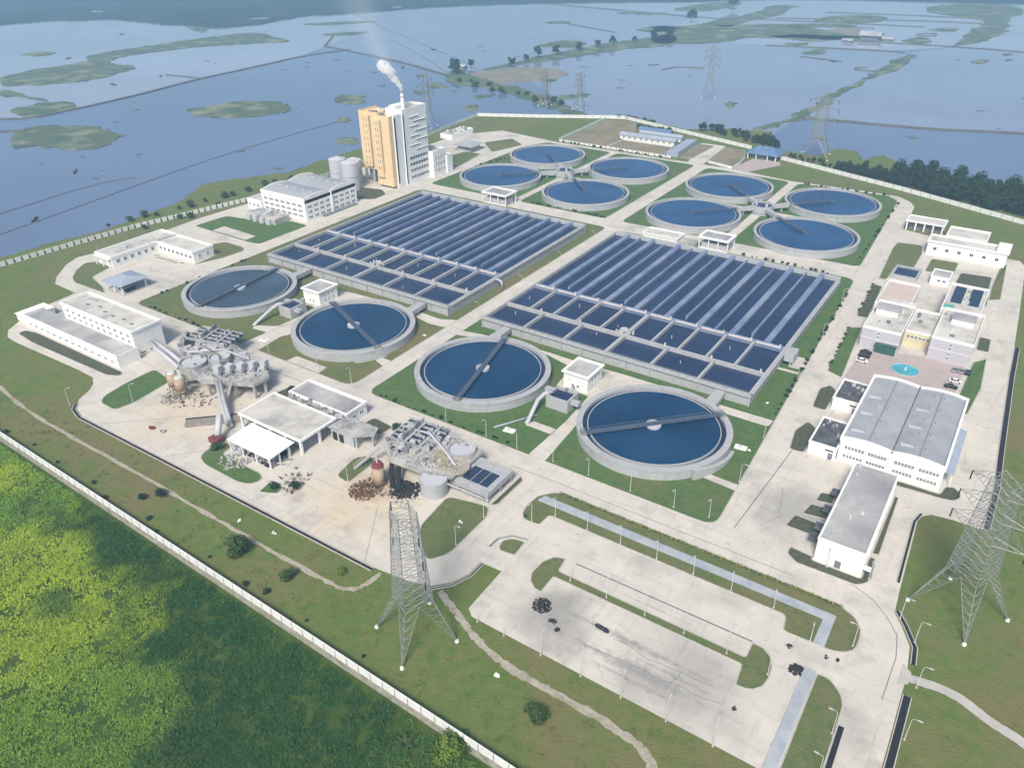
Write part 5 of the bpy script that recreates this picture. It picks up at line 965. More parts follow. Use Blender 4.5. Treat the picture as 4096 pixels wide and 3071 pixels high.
rocks('rubble_heap', 'rust brown debris heap beside the tan silo', 'heap', -61.5, -76.5, 5.2, 330, 'rust', .1, .5, 1.6); rocks('rubble_heap', 'dark scrap heap at the foot of the second inlet works', 'heap', -51, -69.5, 4.8, 170, 'black_heap', .15, .7, 2.2); rocks('rubble_heap', 'scattered pale stones by the white drum', 'heap', -46, -71.5, 3.0, 14, 'rubble', .15, .45, .3)

# --- warehouse with twin vaulted roof, annexes and long flat building on the right
w = thing('warehouse', 'big white warehouse with twin grey vaulted roofs on the right', 'warehouse', (71, 40, 0))
MB().box(56, 86.2, 18.6, 64.6, 0, 8.4).build('wall', 'white_paint', w)
for xa, xb in ((56.5, 70.9), (71.3, 85.7)):
    vault(w, xa, xb, 19.2, 64, 8.6, .8, 'metal_roof', 'y'); vault_gable(w, xa - .4, xb + .4, 18.35, 8.6, .8, .5); vault_gable(w, xa - .4, xb + .4, 64.2, 8.6, .8, .45)
    xm = (xa + xb) / 2; MB().box(xm - .12, xm + .12, 20, 63.6, 9.4, 9.55).build('ridge_cap', 'louvre', w)
    for q in range(5):
        for sx in (-1.6, 1.6): MB().rbox(xm + sx, 25 + q * 8.6, 1.3, .8, 9.2, 9.95, .2).build('roof_vent', 'metal_roof', w)
    for q in range(3): MB().box(xa + 1, xa + 5, 24 + q * 12, 25.2 + q * 12, 8.9, 9.3).build('skylight', 'silo_grey', w)
MB().box(71.0, 71.2, 18.9, 64.2, 8.401, 8.75).build('valley_gutter', 'dark', w); MB().box(55.7, 56.45, 18.4, 64.6, 7.6, 9.4).build('parapet', 'white_paint', w); MB().box(85.75, 86.5, 18.4, 64.6, 7.6, 9.4).build('parapet', 'white_paint', w); MB().box(70.7, 71.5, 18.2, 18.59, 0, 8.6).build('pilaster', 'white_paint', w)
for xa, xb in ((57.5, 63.6), (64.6, 70.2), (72.4, 78.2), (79.4, 85.2)): windows(w, '-y', xa, xb, 18.6, (2.0, 5.2), 6, .62, 1.1)
MB().add([(86.5, 22, 5.6), (88.8, 22, 5.0), (88.8, 50, 5.0), (86.5, 50, 5.6), (86.5, 22, 5.75), (88.8, 22, 5.15), (88.8, 50, 5.15), (86.5, 50, 5.75)], [(3, 2, 1, 0), (4, 5, 6, 7), (0, 1, 5, 4), (1, 2, 6, 5), (2, 3, 7, 6), (3, 0, 4, 7)]).build('side_canopy', 'pale_blue_roof', w); posts(w, [(88.5, 23), (88.5, 36), (88.5, 49)], .05, 5.0, .12)
for nm, x0, x1, y0, y1 in (('upper', 46.4, 55.7, 48.8, 63.8), ('lower', 47, 55.7, 17.4, 34.4)):
    a = thing('annex', 'small white annex with a dark flat roof, %s one beside the warehouse' % nm, 'annex', (x0, y0, 0), 'annexes on the left of the warehouse'); block(a, x0, x1, y0, y1, 4.9, 'roof_dark', par=.5, over=.2); door(a, '-y', x1 - 2.2, y0, 2.6, .5, 'dark', 3.0); door(a, '-y', x1 - 1.6, y0, 1.4, 2.4); stuff_on_roof(a, x0 + 1, x1 - 1, y0 + 1.5, y1 - 1.5, 4.4, 7, ('white_steel', 'louvre', 'silo_grey'), 1.1)
l = thing('long_building', 'long white flat roofed building with stained roof below the warehouse', 'building', (68.5, -11, 0)); block(l, 62.8, 75.2, -31.3, 9.6, 7.9, 'roof_grey', par=.5, over=.15); door(l, '-y', 69, -31.3, 1.6, 2.4); stuff_on_roof(l, 64, 74, -20, 8, 7.4, 4, smax=1); windows(l, '+x', -30, 8, 75.2, (2, 5), 9, 1.5, 1.3); 
for i, y in enumerate((-27, -22, -13, -4)): MB().box(59.6, 62.7, y, y + 3.4, 2.6, 2.85).build('awning', 'roof_dark', l); MB().box(62.72, 62.78, y + .6, y + 2.8, .1, 2.5).build('door', 'dark', l)
MB().box(75.3, 77.2, -31, -29.2, 2.5, 2.75).build('door_canopy', 'white_paint', l)
# --- administration block around the courtyard
A = thing('admin_building', 'administration building with two lavender fronted wings facing the pink plaza', 'building', (63, 118, 0))
block(A, 43.2, 57.6, 102.2, 131.5, 9.6, 'roof_slab', 'lavender_paint', .9, wname='left_wing'); block(A, 67.8, 82.8, 107, 138, 9.6, 'roof_slab', 'lavender_paint', .9, wname='right_wing'); block(A, 57.62, 67.78, 113.5, 136.5, 6.8, 'roof_slab', 'yellow_paint', .8, wname='link_wing')
block(A, 41.6, 55, 131.52, 160, 8.0, 'roof_pink', 'white_paint', .8, wname='rear_wing'); block(A, 66.2, 81, 138.02, 168, 9.2, 'roof_slab', 'white_paint', .8, wname='rear_wing')
MB().box(44.5, 57, 131.7, 140, 7.202, 7.5).build('roof_patch', 'roof_slab', A)
for xa, xb in ((68.4, 72.6), (75, 79.2)): MB().add([(xa, 147, 8.5), (xb, 147, 8.5), (xb, 163, 9.8), (xa, 163, 9.8), (xa, 163, 8.45), (xb, 163, 8.45)], [(0, 1, 2, 3), (3, 2, 5, 4), (0, 3, 4), (1, 5, 2)]).build('solar_array', 'solar', A)
MB().box(66.8, 70.6, 138.6, 144, 8.405, 8.5).build('teal_roof_patch', 'teal', A); stuff_on_roof(A, 73.5, 75, 147, 163, 8.4, 8, smax=1.2)
for x0, x1, y0, y1 in ((44.5, 53, 118, 124), (72, 80, 124, 130)): MB().box(x0, x1, y0, y1, 8.705, 11.2).build('stair_head', 'white_paint', A); MB().box(x0 - .4, x1 + .4, y0 - .4, y1 + .4, 11.202, 11.5).build('stair_roof', 'roof_grey', A)
stuff_on_roof(A, 45, 56, 104, 129, 8.7, 8, smax=1.5); stuff_on_roof(A, 69, 81, 109, 136, 8.7, 8, smax=1.5); stuff_on_roof(A, 59, 67, 116, 134, 6.0, 7, smax=1.3)
for xa, xb, y in ((43.0, 57.8, 102.2), (67.6, 83, 107)): MB().box(xa, xb, y - .12, y - .003, 4.6, 4.75).build('string_course', 'white_paint', A)
windows(A, '-y', 48.6, 50.4, 102.2, (1.2, 3.0, 5.4, 7.0), 1, .8, .9); windows(A, '-y', 74, 76, 107, (1.2, 3.0, 5.4, 7.0), 1, .8, .9); windows(A, '-y', 58.4, 67, 113.5, (3.6,), 6, .9, 1.2)
MB().box(49.5, 57, 100.4, 102.19, .06, 3.6).build('glazed_porch', 'dark_green', A); MB().box(49.2, 57.3, 100.1, 102.18, 3.602, 3.85).build('porch_roof', 'dark_green', A)
p = thing('fountain_pool', 'oval turquoise pool on the pink plaza', 'pool', (63, 91.5, 0))
ell = lambda rx, ry, n=40: [(63 + rx * math.cos(2 * math.pi * i / n), 91.2 + ry * math.sin(2 * math.pi * i / n)) for i in range(n)]
q0, q1 = ell(5.3, 4.9), ell(4.9, 4.5); n = 40; m = MB(); m.add([(*a, .05) for a in q0] + [(*a, .6) for a in q0] + [(*a, .6) for a in q1] + [(*a, .05) for a in q1], [f for i in range(n) for f in ((i, (i + 1) % n, n + (i + 1) % n, n + i), (n + i, n + (i + 1) % n, 2 * n + (i + 1) % n, 2 * n + i), (2 * n + i, 2 * n + (i + 1) % n, 3 * n + (i + 1) % n, 3 * n + i))]); m.build('rim', 'concrete', p)
MB().add([(*a, .42) for a in q1], [tuple(range(n))]).build('water_surface', 'pool_water', p); MB().cyl(63, 91.2, .5, .43, 1.6, .3, 12).build('jet', 'white_steel', p)
t = thing('water_tank', 'rectangular dark blue open tank behind the pink roofed wing', 'tank', (45, 188, 0)); m = MB()
for b in ((39.2, 50.6, 181.6, 182.4), (39.2, 50.6, 194.8, 195.6), (39.2, 40, 182.41, 194.79), (49.8, 50.6, 182.41, 194.79)): m.box(*b, 0, 2.2)
m.build('tank_wall', 'tank_concrete', t); MB().add([(40, 182.4, 1.3), (49.8, 182.4, 1.3), (49.8, 194.8, 1.3), (40, 194.8, 1.3)], [(0, 1, 2, 3)]).build('water_surface', 'basin_water', t)
h = thing('small_house', 'small white house with a black sign strip in the garden behind the admin block', 'house', (60, 188, 0)); block(h, 56, 64, 184, 194, 4.4, 'roof_grey', par=.4, over=.2); windows(h, '-y', 58.5, 63, 184, (2.0,), 2, 1.2, 1.0)
b = thing('canteen_building', 'long white building with small square windows at the upper right', 'building', (65, 228, 0)); block(b, 47.6, 83.2, 223.2, 233.4, 7.8, 'roof_slab', par=.8, over=.5); windows(b, '-y', 48.5, 82, 223.2, (3.0,), 6, 1.5, 1.5); MB().box(78, 83.8, 222.6, 234, 7.802, 9.2).build('stair_head', 'white_paint', b)
b = thing('garage', 'long open fronted white garage with square columns at the upper right', 'garage', (41, 261, 0)); flat_roof(b, 31.2, 50.6, 256.2, 267, 4.8); MB().box(32, 50, 265.5, 266.5, .05, 4.79).build('rear_wall', 'white_paint', b); MB().box(33, 49.5, 259, 265.49, .05, 3.6).build('stored_goods', 'louvre', b); posts(b, [(32, 256.8), (36.4, 256.8), (40.8, 256.8), (45.2, 256.8), (49.8, 256.8)], .05, 4.79, .35)
b = thing('gate_office', 'white flat roofed office between the garage and the long white building', 'building', (63, 250, 0)); block(b, 53.6, 72.3, 241.5, 257, 6.0, 'roof_slab', par=.8, over=.3); windows(b, '-y', 55, 71, 241.5, (2.2,), 5, 1.6, 1.3)
# --- pump houses, boxes and pipes between the front tanks
for x0, x1, y0, y1, lab in ((-181, -170.6, 10.6, 21.8, 'small white pump house between the two left front tanks'), (-41.6, -31.4, 10.4, 21.6, 'small white pump house between the two right front tanks')):
    b = thing('pump_house', lab, 'pump house', (x0, y0, 0)); block(b, x0, x1, y0, y1, 7.0, 'roof_grey', par=.5, over=.7, z0=.2); windows(b, '-y', x0 + 3, x1 - 3, y0, (1.4,), 2, .9, .9); windows(b, '+x', y0 + 2, y1 - 2, x1, (1.6, 4), 3, 1.2, 1.1, 'louvre')
for x0, x1, y0, y1, lab, g1, blue in ((-179, -171.4, -6, 3.2, 'concrete splitter box with a sloping pipe by the left pump house', (-180.5, -19.6), False), (-39.6, -30.6, -5.6, 2.4, 'concrete splitter box with a sloping pipe by the right pump house', (-39.2, -19), True)):
    b = thing('splitter_box', lab, 'splitter box', (x0, y0, 0)); m = MB()
    for q in ((x0, x1, y0, y0 + .7), (x0, x1, y1 - .7, y1), (x0, x0 + .7, y0 + .71, y1 - .71), (x1 - .7, x1, y0 + .71, y1 - .71)): m.box(*q, 0, 5.0)
    m.build('wall', 'tank_concrete', b); MB().add([(x0 + .7, y0 + .7, 4.0), (x1 - .7, y0 + .7, 4.0), (x1 - .7, y1 - .7, 4.0), (x0 + .7, y1 - .7, 4.0)], [(0, 1, 2, 3)]).build('water_surface', 'basin_water', b)
    MB().tube([(x0 + 1, y0 + 3, 5.2), (x0 - .8, y0 + .5, 5.2), (x0 - 1.5, y0 - 3, 4.0), (g1[0], g1[1] + 1, .9), (g1[0], g1[1], .3)], .75, 10).build('pipe', 'silo_grey', b, True)
    MB().box(x1 + .01, x1 + 3.2, y0 + 2, y0 + 4, 3.0, 4.4).build('side_channel', 'tank_concrete', b); MB().box(x0 - 3.6, x0 - .01, y1 - 3, y1 - 1, 3.0, 4.4).build('side_channel', 'tank_concrete', b)
    debris(b, 6, x0 + 4, x1 - 1, y1 - .6, y1 + 1.5, 4.6, .4, 1.2, ['silo_grey', 'steel'], 'valve', .5, 1.4)
g = thing('buried_pipe', 'thin blue pipe lying on the grass below the right splitter box', 'pipe', (-44, -20, 0)); MB().tube([(-39, -12, .45), (-44, -21, .45), (-47.5, -27, .4)], .35, 8).build('pipe', 'pale_blue_roof', g, True)
for x, y, lab in ((-42, -25.4, 'white manhole slab on the grass by the third front tank'), (-166.5, -26, 'white manhole slab on the grass by the left path'), (28, 8, 'white framed hatch on the grass right of the nearest tank')):
    s = thing('manhole_slab', lab, 'manhole', (x, y, .16)); MB().rbox(x, y, 4.0, 2.6, .16, .42, .1).build('slab', 'white_roof', s); MB().rbox(x - .3, y + .2, 1.2, .9, .421, .6, .1).build('cover', 'silo_grey', s)
# --- white pavilions along the rear of the basins
for x0, x1, y0, y1, h, lab in ((-194.6, -178, 171, 182.4, 6.3, 'white open pavilion at the rear of the left basin'), (-53.6, -38.2, 169.6, 180, 6.0, 'white open pavilion at the rear of the right basin')):
    b = thing('pavilion', lab, 'pavilion', (x0, y0, 0)); flat_roof(b, x0 - .6, x1 + .6, y0 - .6, y1 + .6, h, .35, 1.2, 'roof_grey', 'white_paint', .45)
    posts(b, [(x0 + (x1 - x0) * i / 3, y) for i in range(4) for y in (y0 + .3, y1 - .3)], .05, h - .01, .28); MB().box(x0 + 1, x1 - 1, y0 + 1.5, y1 - 1.5, .05, 3.4).build('equipment_room', 'lavender_paint', b); MB().box(x0 + .5, x1 - .5, y0 + .4, y0 + .55, .05, 1.1).build('balustrade', 'white_paint', b)
b = thing('box_building', 'low white box building behind the right basin, left of the pavilion', 'building', (-75, 170, 0)); block(b, -84.5, -64.5, 166.5, 176, 4.0, 'roof_slab', par=.6, over=.3); b2 = MB().box(-64.4, -54.8, 168, 174, 0, 2.6).build('side_wall', 'rough_concrete', b)
# --- blue roofed sheds, gatehouse, houses at the rear
for i, (x0, x1, y0, y1) in enumerate(((-197, -149.5, 355.6, 364), (-186, -150, 369, 375.5), (-192, -164, 380, 386))):
    s = thing('blue_shed', ['nearest long shed with pale blue roof and white wall on the rear plots', 'middle long shed with pale blue roof on the rear plots', 'hindmost short shed with pale blue roof on the rear plots'][i], 'shed', (x0, y0, 0), 'blue roofed sheds on the rear plots'); MB().box(x0 + 1, x1 - 1, y0 + .8, y1 - .8, 0, 3.2).build('wall', 'white_paint', s)
    ym = (y0 + y1) / 2; MB().add([(x0, y0, 3.1), (x1, y0, 3.1), (x1, ym, 4.8), (x0, ym, 4.8), (x0, y1, 3.1), (x1, y1, 3.1)], [(0, 1, 2, 3), (3, 2, 5, 4), (0, 3, 4), (1, 5, 2), (0, 4, 5, 1)]).build('roof', 'pale_blue_roof' if i < 2 else 'blue_roof', s); windows(s, '-y', x0 + 2, x1 - 2, y0 + .8, (1.0,), 9, 1.6, 1.2)
s = thing('blue_shed', 'pale blue mono pitch roof running back beside the sheds', 'shed', (-140, 330, 0), 'blue roofed sheds on the rear plots'); MB().add([(-143.5, 327, 3), (-135.4, 329, 3.4), (-138, 372, 3.4), (-146, 370, 3), (-143.5, 327, 0), (-135.4, 329, 0), (-138, 372, 0), (-146, 370, 0)], [(0, 1, 2, 3), (4, 5, 1, 0), (5, 6, 2, 1), (6, 7, 3, 2), (7, 4, 0, 3)]).build('roof', 'pale_blue_roof', s)
g = thing('gatehouse', 'dark blue roofed gatehouse at the break in the rear wall', 'gatehouse', (-82, 360, 0)); MB().box(-91, -73, 355, 366, 0, 3.6).build('wall', 'louvre', g); MB().add([(-94, 352, 3.6), (-70, 352, 3.6), (-70, 369, 3.6), (-94, 369, 3.6), (-87, 360.5, 8), (-77, 360.5, 8)], [(0, 1, 5, 4), (1, 2, 5), (2, 3, 4, 5), (3, 0, 4), (0, 3, 2, 1)]).build('roof', 'blue_roof', g); posts(g, [(-92, 353), (-86, 353), (-78, 353), (-72, 353)], 0, 3.59, .3)
for i in range(3): MB().box(-80 + i * 3.6, -77.4 + i * 3.6, 354.2, 354.95, 0, 2.4).build('gate_leaf', 'dark', g)
h = thing('rear_house', 'hipped roof house on the lawn right of the tower', 'house', (-279, 265, 0)); MB().box(-284, -272, 262, 274, 0, 4.2).build('wall', 'lavender_paint', h); MB().add([(-287, 259, 4.2), (-269, 259, 4.2), (-269, 277, 4.2), (-287, 277, 4.2), (-280, 268, 6.8), (-276, 268, 6.8)], [(0, 1, 5, 4), (1, 2, 5), (2, 3, 4, 5), (3, 0, 4), (0, 3, 2, 1)]).build('roof', 'metal_roof', h); windows(h, '-y', -283, -273, 262, (1.2,), 4, 1.6, 1.8)
h = thing('rear_house', 'white ruined looking long house behind the hipped roof house', 'house', (-312, 290, 0)); block(h, -318, -306, 284, 312, 3.8, 'roof_slab', par=.5); debris(h, 22, -317, -307, 285, 311, 3.4, 1, 3, ['white_paint', 'rough_concrete', 'louvre'], 'roof_block', .4, 1.6)
h = thing('rear_house', 'small white hut with a broad roof close to the tower wing', 'house', (-292, 236, 0)); MB().box(-296, -288, 232, 240, 0, 3).build('wall', 'white_paint', h); MB().box(-298, -286, 230, 242, 3.002, 3.4).build('roof', 'white_roof', h)
h = thing('shore_house', 'pale pink roofed house among the shore trees at the right edge', 'house', (96, 340, 0)); MB().box(90, 110, 334, 346, 0, 4).build('wall', 'white_paint', h); MB().box(88.5, 111.5, 332.5, 347.5, 4.002, 4.6).build('roof', 'roof_pink', h)
h = thing('shore_shed', 'rose red tin roofed shed behind the right boundary wall', 'shed', (80, 328, 0)); MB().box(76, 88, 324, 331, 0, 3).build('wall', 'louvre', h); MB().box(75, 89, 323, 332, 3.002, 3.3).build('roof', 'red_paint', h)
for i, (x, y, sc, lab) in enumerate([(-158, 1026, 12, 'large dark grey shed on the far bank'), (-178, 985, 6, 'small dark hut at the end of the far dyke'), (-135, 1022, 6, 'pale hut on the far dyke'), (-510, 566, 5, 'small thatched hut where the net line meets the bank')]):
    h = thing('lake_hut', lab, 'hut', (x, y, LAKE_Z), 'huts standing in the lake'); MB().box(x - sc, x + sc, y - sc * .7, y + sc * .7, LAKE_Z, LAKE_Z + sc * .5).build('wall', 'louvre', h); z = LAKE_Z + sc * .5; MB().add([(x - sc * 1.2, y - sc * .9, z), (x + sc * 1.2, y - sc * .9, z), (x + sc * 1.2, y, z + sc * .4), (x - sc * 1.2, y, z + sc * .4), (x - sc * 1.2, y + sc * .9, z), (x + sc * 1.2, y + sc * .9, z)], [(0, 1, 2, 3), (3, 2, 5, 4), (0, 3, 4), (1, 5, 2)]).build('roof', 'roof_grey', h)
# boats and stake clusters on the lake
boat_pts = [(-1004,372),(-780,293),(-781,353),(-1161,550),(-491,80),(-412,8),(-171,536),(-154,820),(-576,537),(-520,502),(-632,663),(-461,1317)]
bl = ['dark boat moored beyond the far left weed mat', 'dark raft in open water left of the long dyke', 'moored boat at the tip of the left dyke spur', 'boat far out by the upper left shore', 'boat nearest the left boundary wall on the lake', 'small boat close to the left image edge', 'dark vegetated raft in open water at upper centre right', 'boat by the short dyke at upper right', 'boat beside the dyke above the chimney', 'second boat below the dyke right of the steam', 'boat in open water left of the two bank trees', 'far raft at the top right pool']
for (x, y), lab in zip(boat_pts, bl):
    b = thing('boat', lab, 'boat', (x, y, LAKE_Z), 'boats on the lake'); a = random.uniform(0, 3); L = random.uniform(4, 7); c, s = math.cos(a), math.sin(a)
    hull = [(-L, 0), (-L * .6, 1), (L * .6, 1), (L, 0), (L * .6, -1), (-L * .6, -1)]
    MB().prism([(x + c * p - s * q, y + s * p + c * q) for p, q in hull], LAKE_Z - .3, LAKE_Z + .7).build('hull', 'dark', b); MB().rbox(x - c, y - s, 3, 1.6, LAKE_Z + .701, LAKE_Z + 1.9, a).build('cabin', 'louvre', b)

# ================================================================== LAMP POSTS
def make_lamp():
    r = thing('lamp_post', 'lamp', 'lamp post'); 
    MB().cyl(0, 0, .10, 0, 6.6, .06, 8).build('pole', 'white_steel', r); MB().cyl(0, 0, .28, 0, .3, .24, 8).build('base', 'concrete', r)
    MB().tube([(0, 0, 6.5), (.15, 0, 7.0), (.6, 0, 7.25), (1.3, 0, 7.3)], .05, 6).build('arm', 'white_steel', r); MB().add([(1.1, -.18, 7.2), (2.0, -.14, 7.26), (2.0, .14, 7.26), (1.1, .18, 7.2), (1.1, -.18, 7.34), (2.0, -.1, 7.36), (2.0, .1, 7.36), (1.1, .18, 7.34)], [(3, 2, 1, 0), (4, 5, 6, 7), (0, 1, 5, 4), (1, 2, 6, 5), (2, 3, 7, 6), (3, 0, 4, 7)]).build('lamp_head', 'silo_grey', r)
    return r
lamp0 = make_lamp(); used = [False]
def place(proto, flag, loc, rz, label, group, sc=1.0):
    o = copy_tree(proto) if flag[0] else proto; flag[0] = True
    o.location = loc; o.rotation_euler = (0, 0, rz); o.scale = (sc, sc, sc); o['label'] = label; o['group'] = group; return o
def lamp_row(pts, rz, phrase, group):
    n = len(pts)
    for i, p in enumerate(pts): place(lamp0, used, (*p[:2], .1), rz + random.uniform(-.1, .1), ('%s lamp post %s' % (ORD[i], phrase)) if n > 1 else 'lamp post ' + phrase, group)
lamp_row([(-10.2, -60.6), (-5.8, -54.6), (5.1, -54.8), (15.8, -54.8), (26.9, -54.8), (37.6, -54.8), (48.2, -54.8), (59.4, -54.8), (70.2, -60.4)], RD(-90), 'from the left below the grey footway strip', 'lamps below the footway strip')
lamp_row([(-1.2, -100), (6.9, -100), (17.6, -100), (28.6, -100), (39.1, -100), (50.2, -100), (61, -100)], RD(90), 'from the left along the lower edge of the parking yard', 'lamps along the lower edge of the parking yard')
lamp_row([(11.2, -75), (22.1, -75), (33, -75), (43.6, -75), (54.6, -75)], RD(90), 'from the left on the grass strip inside the parking yard', 'lamps on the parking strip')
lamp_row([(64.8, -75.6)], RD(0), 'on the rounded end of the parking island', 'single lamps by the yard')
lamp_row([(79.2, -56.2), (81.3, -83), (81.6, -95)], RD(180), 'from the top on the left side of the lower right road', 'lamps left of the lower right road')
lamp_row([(86.9, -41), (91.4, -46.8), (94.2, -60.5), (94.6, -76)], RD(0), 'from the top on the right of the lower right road', 'lamps right of the lower right road')
lamp_row([(66.7, -32.6), (77.2, -31)], RD(-90), 'from the left before the long flat roofed building', 'lamps before the long building')
lamp_row([(-64.2, -32.4), (-46.8, -32.4), (-34.1, -32.6)], RD(-90), 'from the left on the grass below the third front tank', 'lamps below the third tank')
lamp_row([(-20.2, -32.3), (-7, -32.4), (7.6, -32.3), (21.9, -32.1), (32.4, -30.6)], RD(-90), 'from the left on the grass below the nearest tank', 'lamps below the nearest tank')
lamp_row([(34, -9.8), (32.4, 18), (31, 60), (29.2, 100), (27, 140)], RD(0), 'from the bottom along the inner right road beside the basin', 'lamps along the inner right road')
lamp_row([(-156.1, -32.4), (-128, -32.4), (-110.4, -31.8), (-100, -31.6)], RD(-90), 'from the left on the grass below the second front tank', 'lamps below the second tank')
lamp_row([(-186.6, -99.6), (-172.4, -68.6), (-169.6, -85.2)], RD(60), 'from the left around the bend by the two level building', 'lamps around the left bend')
lamp_row([(-68.9, -76.4)], RD(180), 'on the small grass wedge beside the tan silo', 'single lamps by the yard')
lamp_row([(-23.1, -66.8), (-22.8, -80.7)], RD(0), 'from the top beside the road left of the parking yard', 'lamps left of the parking yard')
lamp_row([(-102.6, 40), (-102.6, 75), (-102.6, 110), (-102.6, 145)], RD(180), 'from the bottom on the road between the two basins', 'lamps between the basins')
lamp_row([(-312, -10), (-281, -43), (-252, -46)], RD(-60), 'from the left around the loop road at the far left', 'lamps around the loop road')

# ================================================================== LATTICE PYLONS
def pylon(label, cx, cy, side, rot, H, group=None, thick=1.0):
    r = thing('lattice_pylon', label, 'pylon', (cx, cy, 0), group); hb = side / 2; z1 = H * .32; h1 = hb * .5; z2 = H; h2 = hb * .3
    c, s = math.cos(rot), math.sin(rot)
    W_ = lambda x, y, z: (cx + c * x - s * y, cy + s * x + c * y, z)
    hw = lambda z: hb + (h1 - hb) * z / z1 if z < z1 else h1 + (h2 - h1) * (z - z1) / (z2 - z1)
    cor = [(-1, -1), (1, -1), (1, 1), (-1, 1)]; t1, t2 = .12 * thick, .065 * thick
    # legs: each is a slim lattice wedge from its footing to the waist
    for i, (sx, sy) in enumerate(cor):
        m = MB(); foot = W_(sx * hb, sy * hb, .3); top = W_(sx * h1, sy * h1, z1); mA = W_(0, sy * h1, z1); mB = W_(sx * h1, 0, z1)
        A_, T_ = Vector(foot), Vector(top); m.tube([foot, top], t1, 5)
        for mid in (mA, mB):
            Mv = Vector(mid); m.tube([foot, mid], t1 * .8, 4); n = 6
            for q in range(1, n):
                u, v = q / n, (q + .6) / n; p = A_.lerp(T_, u); m.tube([p, A_.lerp(Mv, u)], t2, 4); m.tube([p, A_.lerp(Mv, min(1, v))], t2, 4)
        m.build('leg', 'steel', r)
        f = W_(sx * hb, sy * hb, 0); MB().cyl(f[0], f[1], .55 * thick ** .5, 0, .55, .45, 10).build('footing', 'white_roof', r)
    # body panels
    m = MB(); NP = 12; lv = [z1 + (z2 - z1) * k / NP for k in range(NP + 1)]
    for i in range(4):
        (ax, ay), (bx, by) = cor[i], cor[(i + 1) % 4]
        for k in range(NP):
            a0, a1 = hw(lv[k]), hw(lv[k + 1]); p0, p1, q0, q1 = W_(ax * a0, ay * a0, lv[k]), W_(ax * a1, ay * a1, lv[k + 1]), W_(bx * a0, by * a0, lv[k]), W_(bx * a1, by * a1, lv[k + 1])
            m.tube([p0, p1], t1, 4); m.tube([p0, q1], t2, 4); m.tube([q0, p1], t2, 4); m.tube([p0, q0], t2, 4); m.tube([((Vector(p0) + Vector(p1)) / 2), ((Vector(q0) + Vector(q1)) / 2)], t2, 4)
    m.build('body', 'steel', r)
    # three pairs of cross arms with hanging insulators
    for k, (zf, ln) in enumerate(((.62, .34), (.77, .40), (.92, .34))):
        z = H * zf; a = hw(z); L = hb * ln + a
        for sx in (-1, 1):
            m = MB(); tip = W_(sx * (a + L), 0, z + .4)
            for sy in (-1, 1):
                lo, up = W_(sx * a, sy * a, z), W_(sx * hw(z + 2), sy * hw(z + 2), z + H * .06); m.tube([lo, tip], t2 * 1.2, 4); m.tube([up, tip], t2 * 1.2, 4)
                for q in (.25, .5, .75): m.tube([Vector(lo).lerp(Vector(tip), q), Vector(up).lerp(Vector(tip), max(0, q - .15))], t2, 4)
            m.build('cross_arm', 'steel', r); MB().tube([tip, (tip[0], tip[1], tip[2] - 2.6)], .16 * thick, 6).build('insulator', 'dark', r)
    return r
pylon('grey lattice pylon standing in the lower centre with splayed legs', -11.5, -111.5, 14.8, RD(-24), 40)
pylon('grey lattice pylon at the lower right edge, cut by the picture border', 98.3, -30, 16.2, RD(-29), 42)
pylon('lattice pylon behind the right boundary wall against the lake', -53, 382, 19, RD(10), 42, thick=1.3)
pylon('tall faint lattice pylon standing in open water at upper right', -195.5, 537, 12, RD(20), 46, thick=1.2)
pylon('faint lattice pylon on the weed bank behind the rear wall, left one', -311, 430, 9, RD(0), 30, thick=1.2); pylon('faint lattice pylon on the weed bank behind the rear wall, right one', -277, 434, 9, RD(0), 31, thick=1.2)
pylon('faint lattice pylon just right of the tower in the lake', -352, 310, 12, RD(15), 42, thick=1.2)

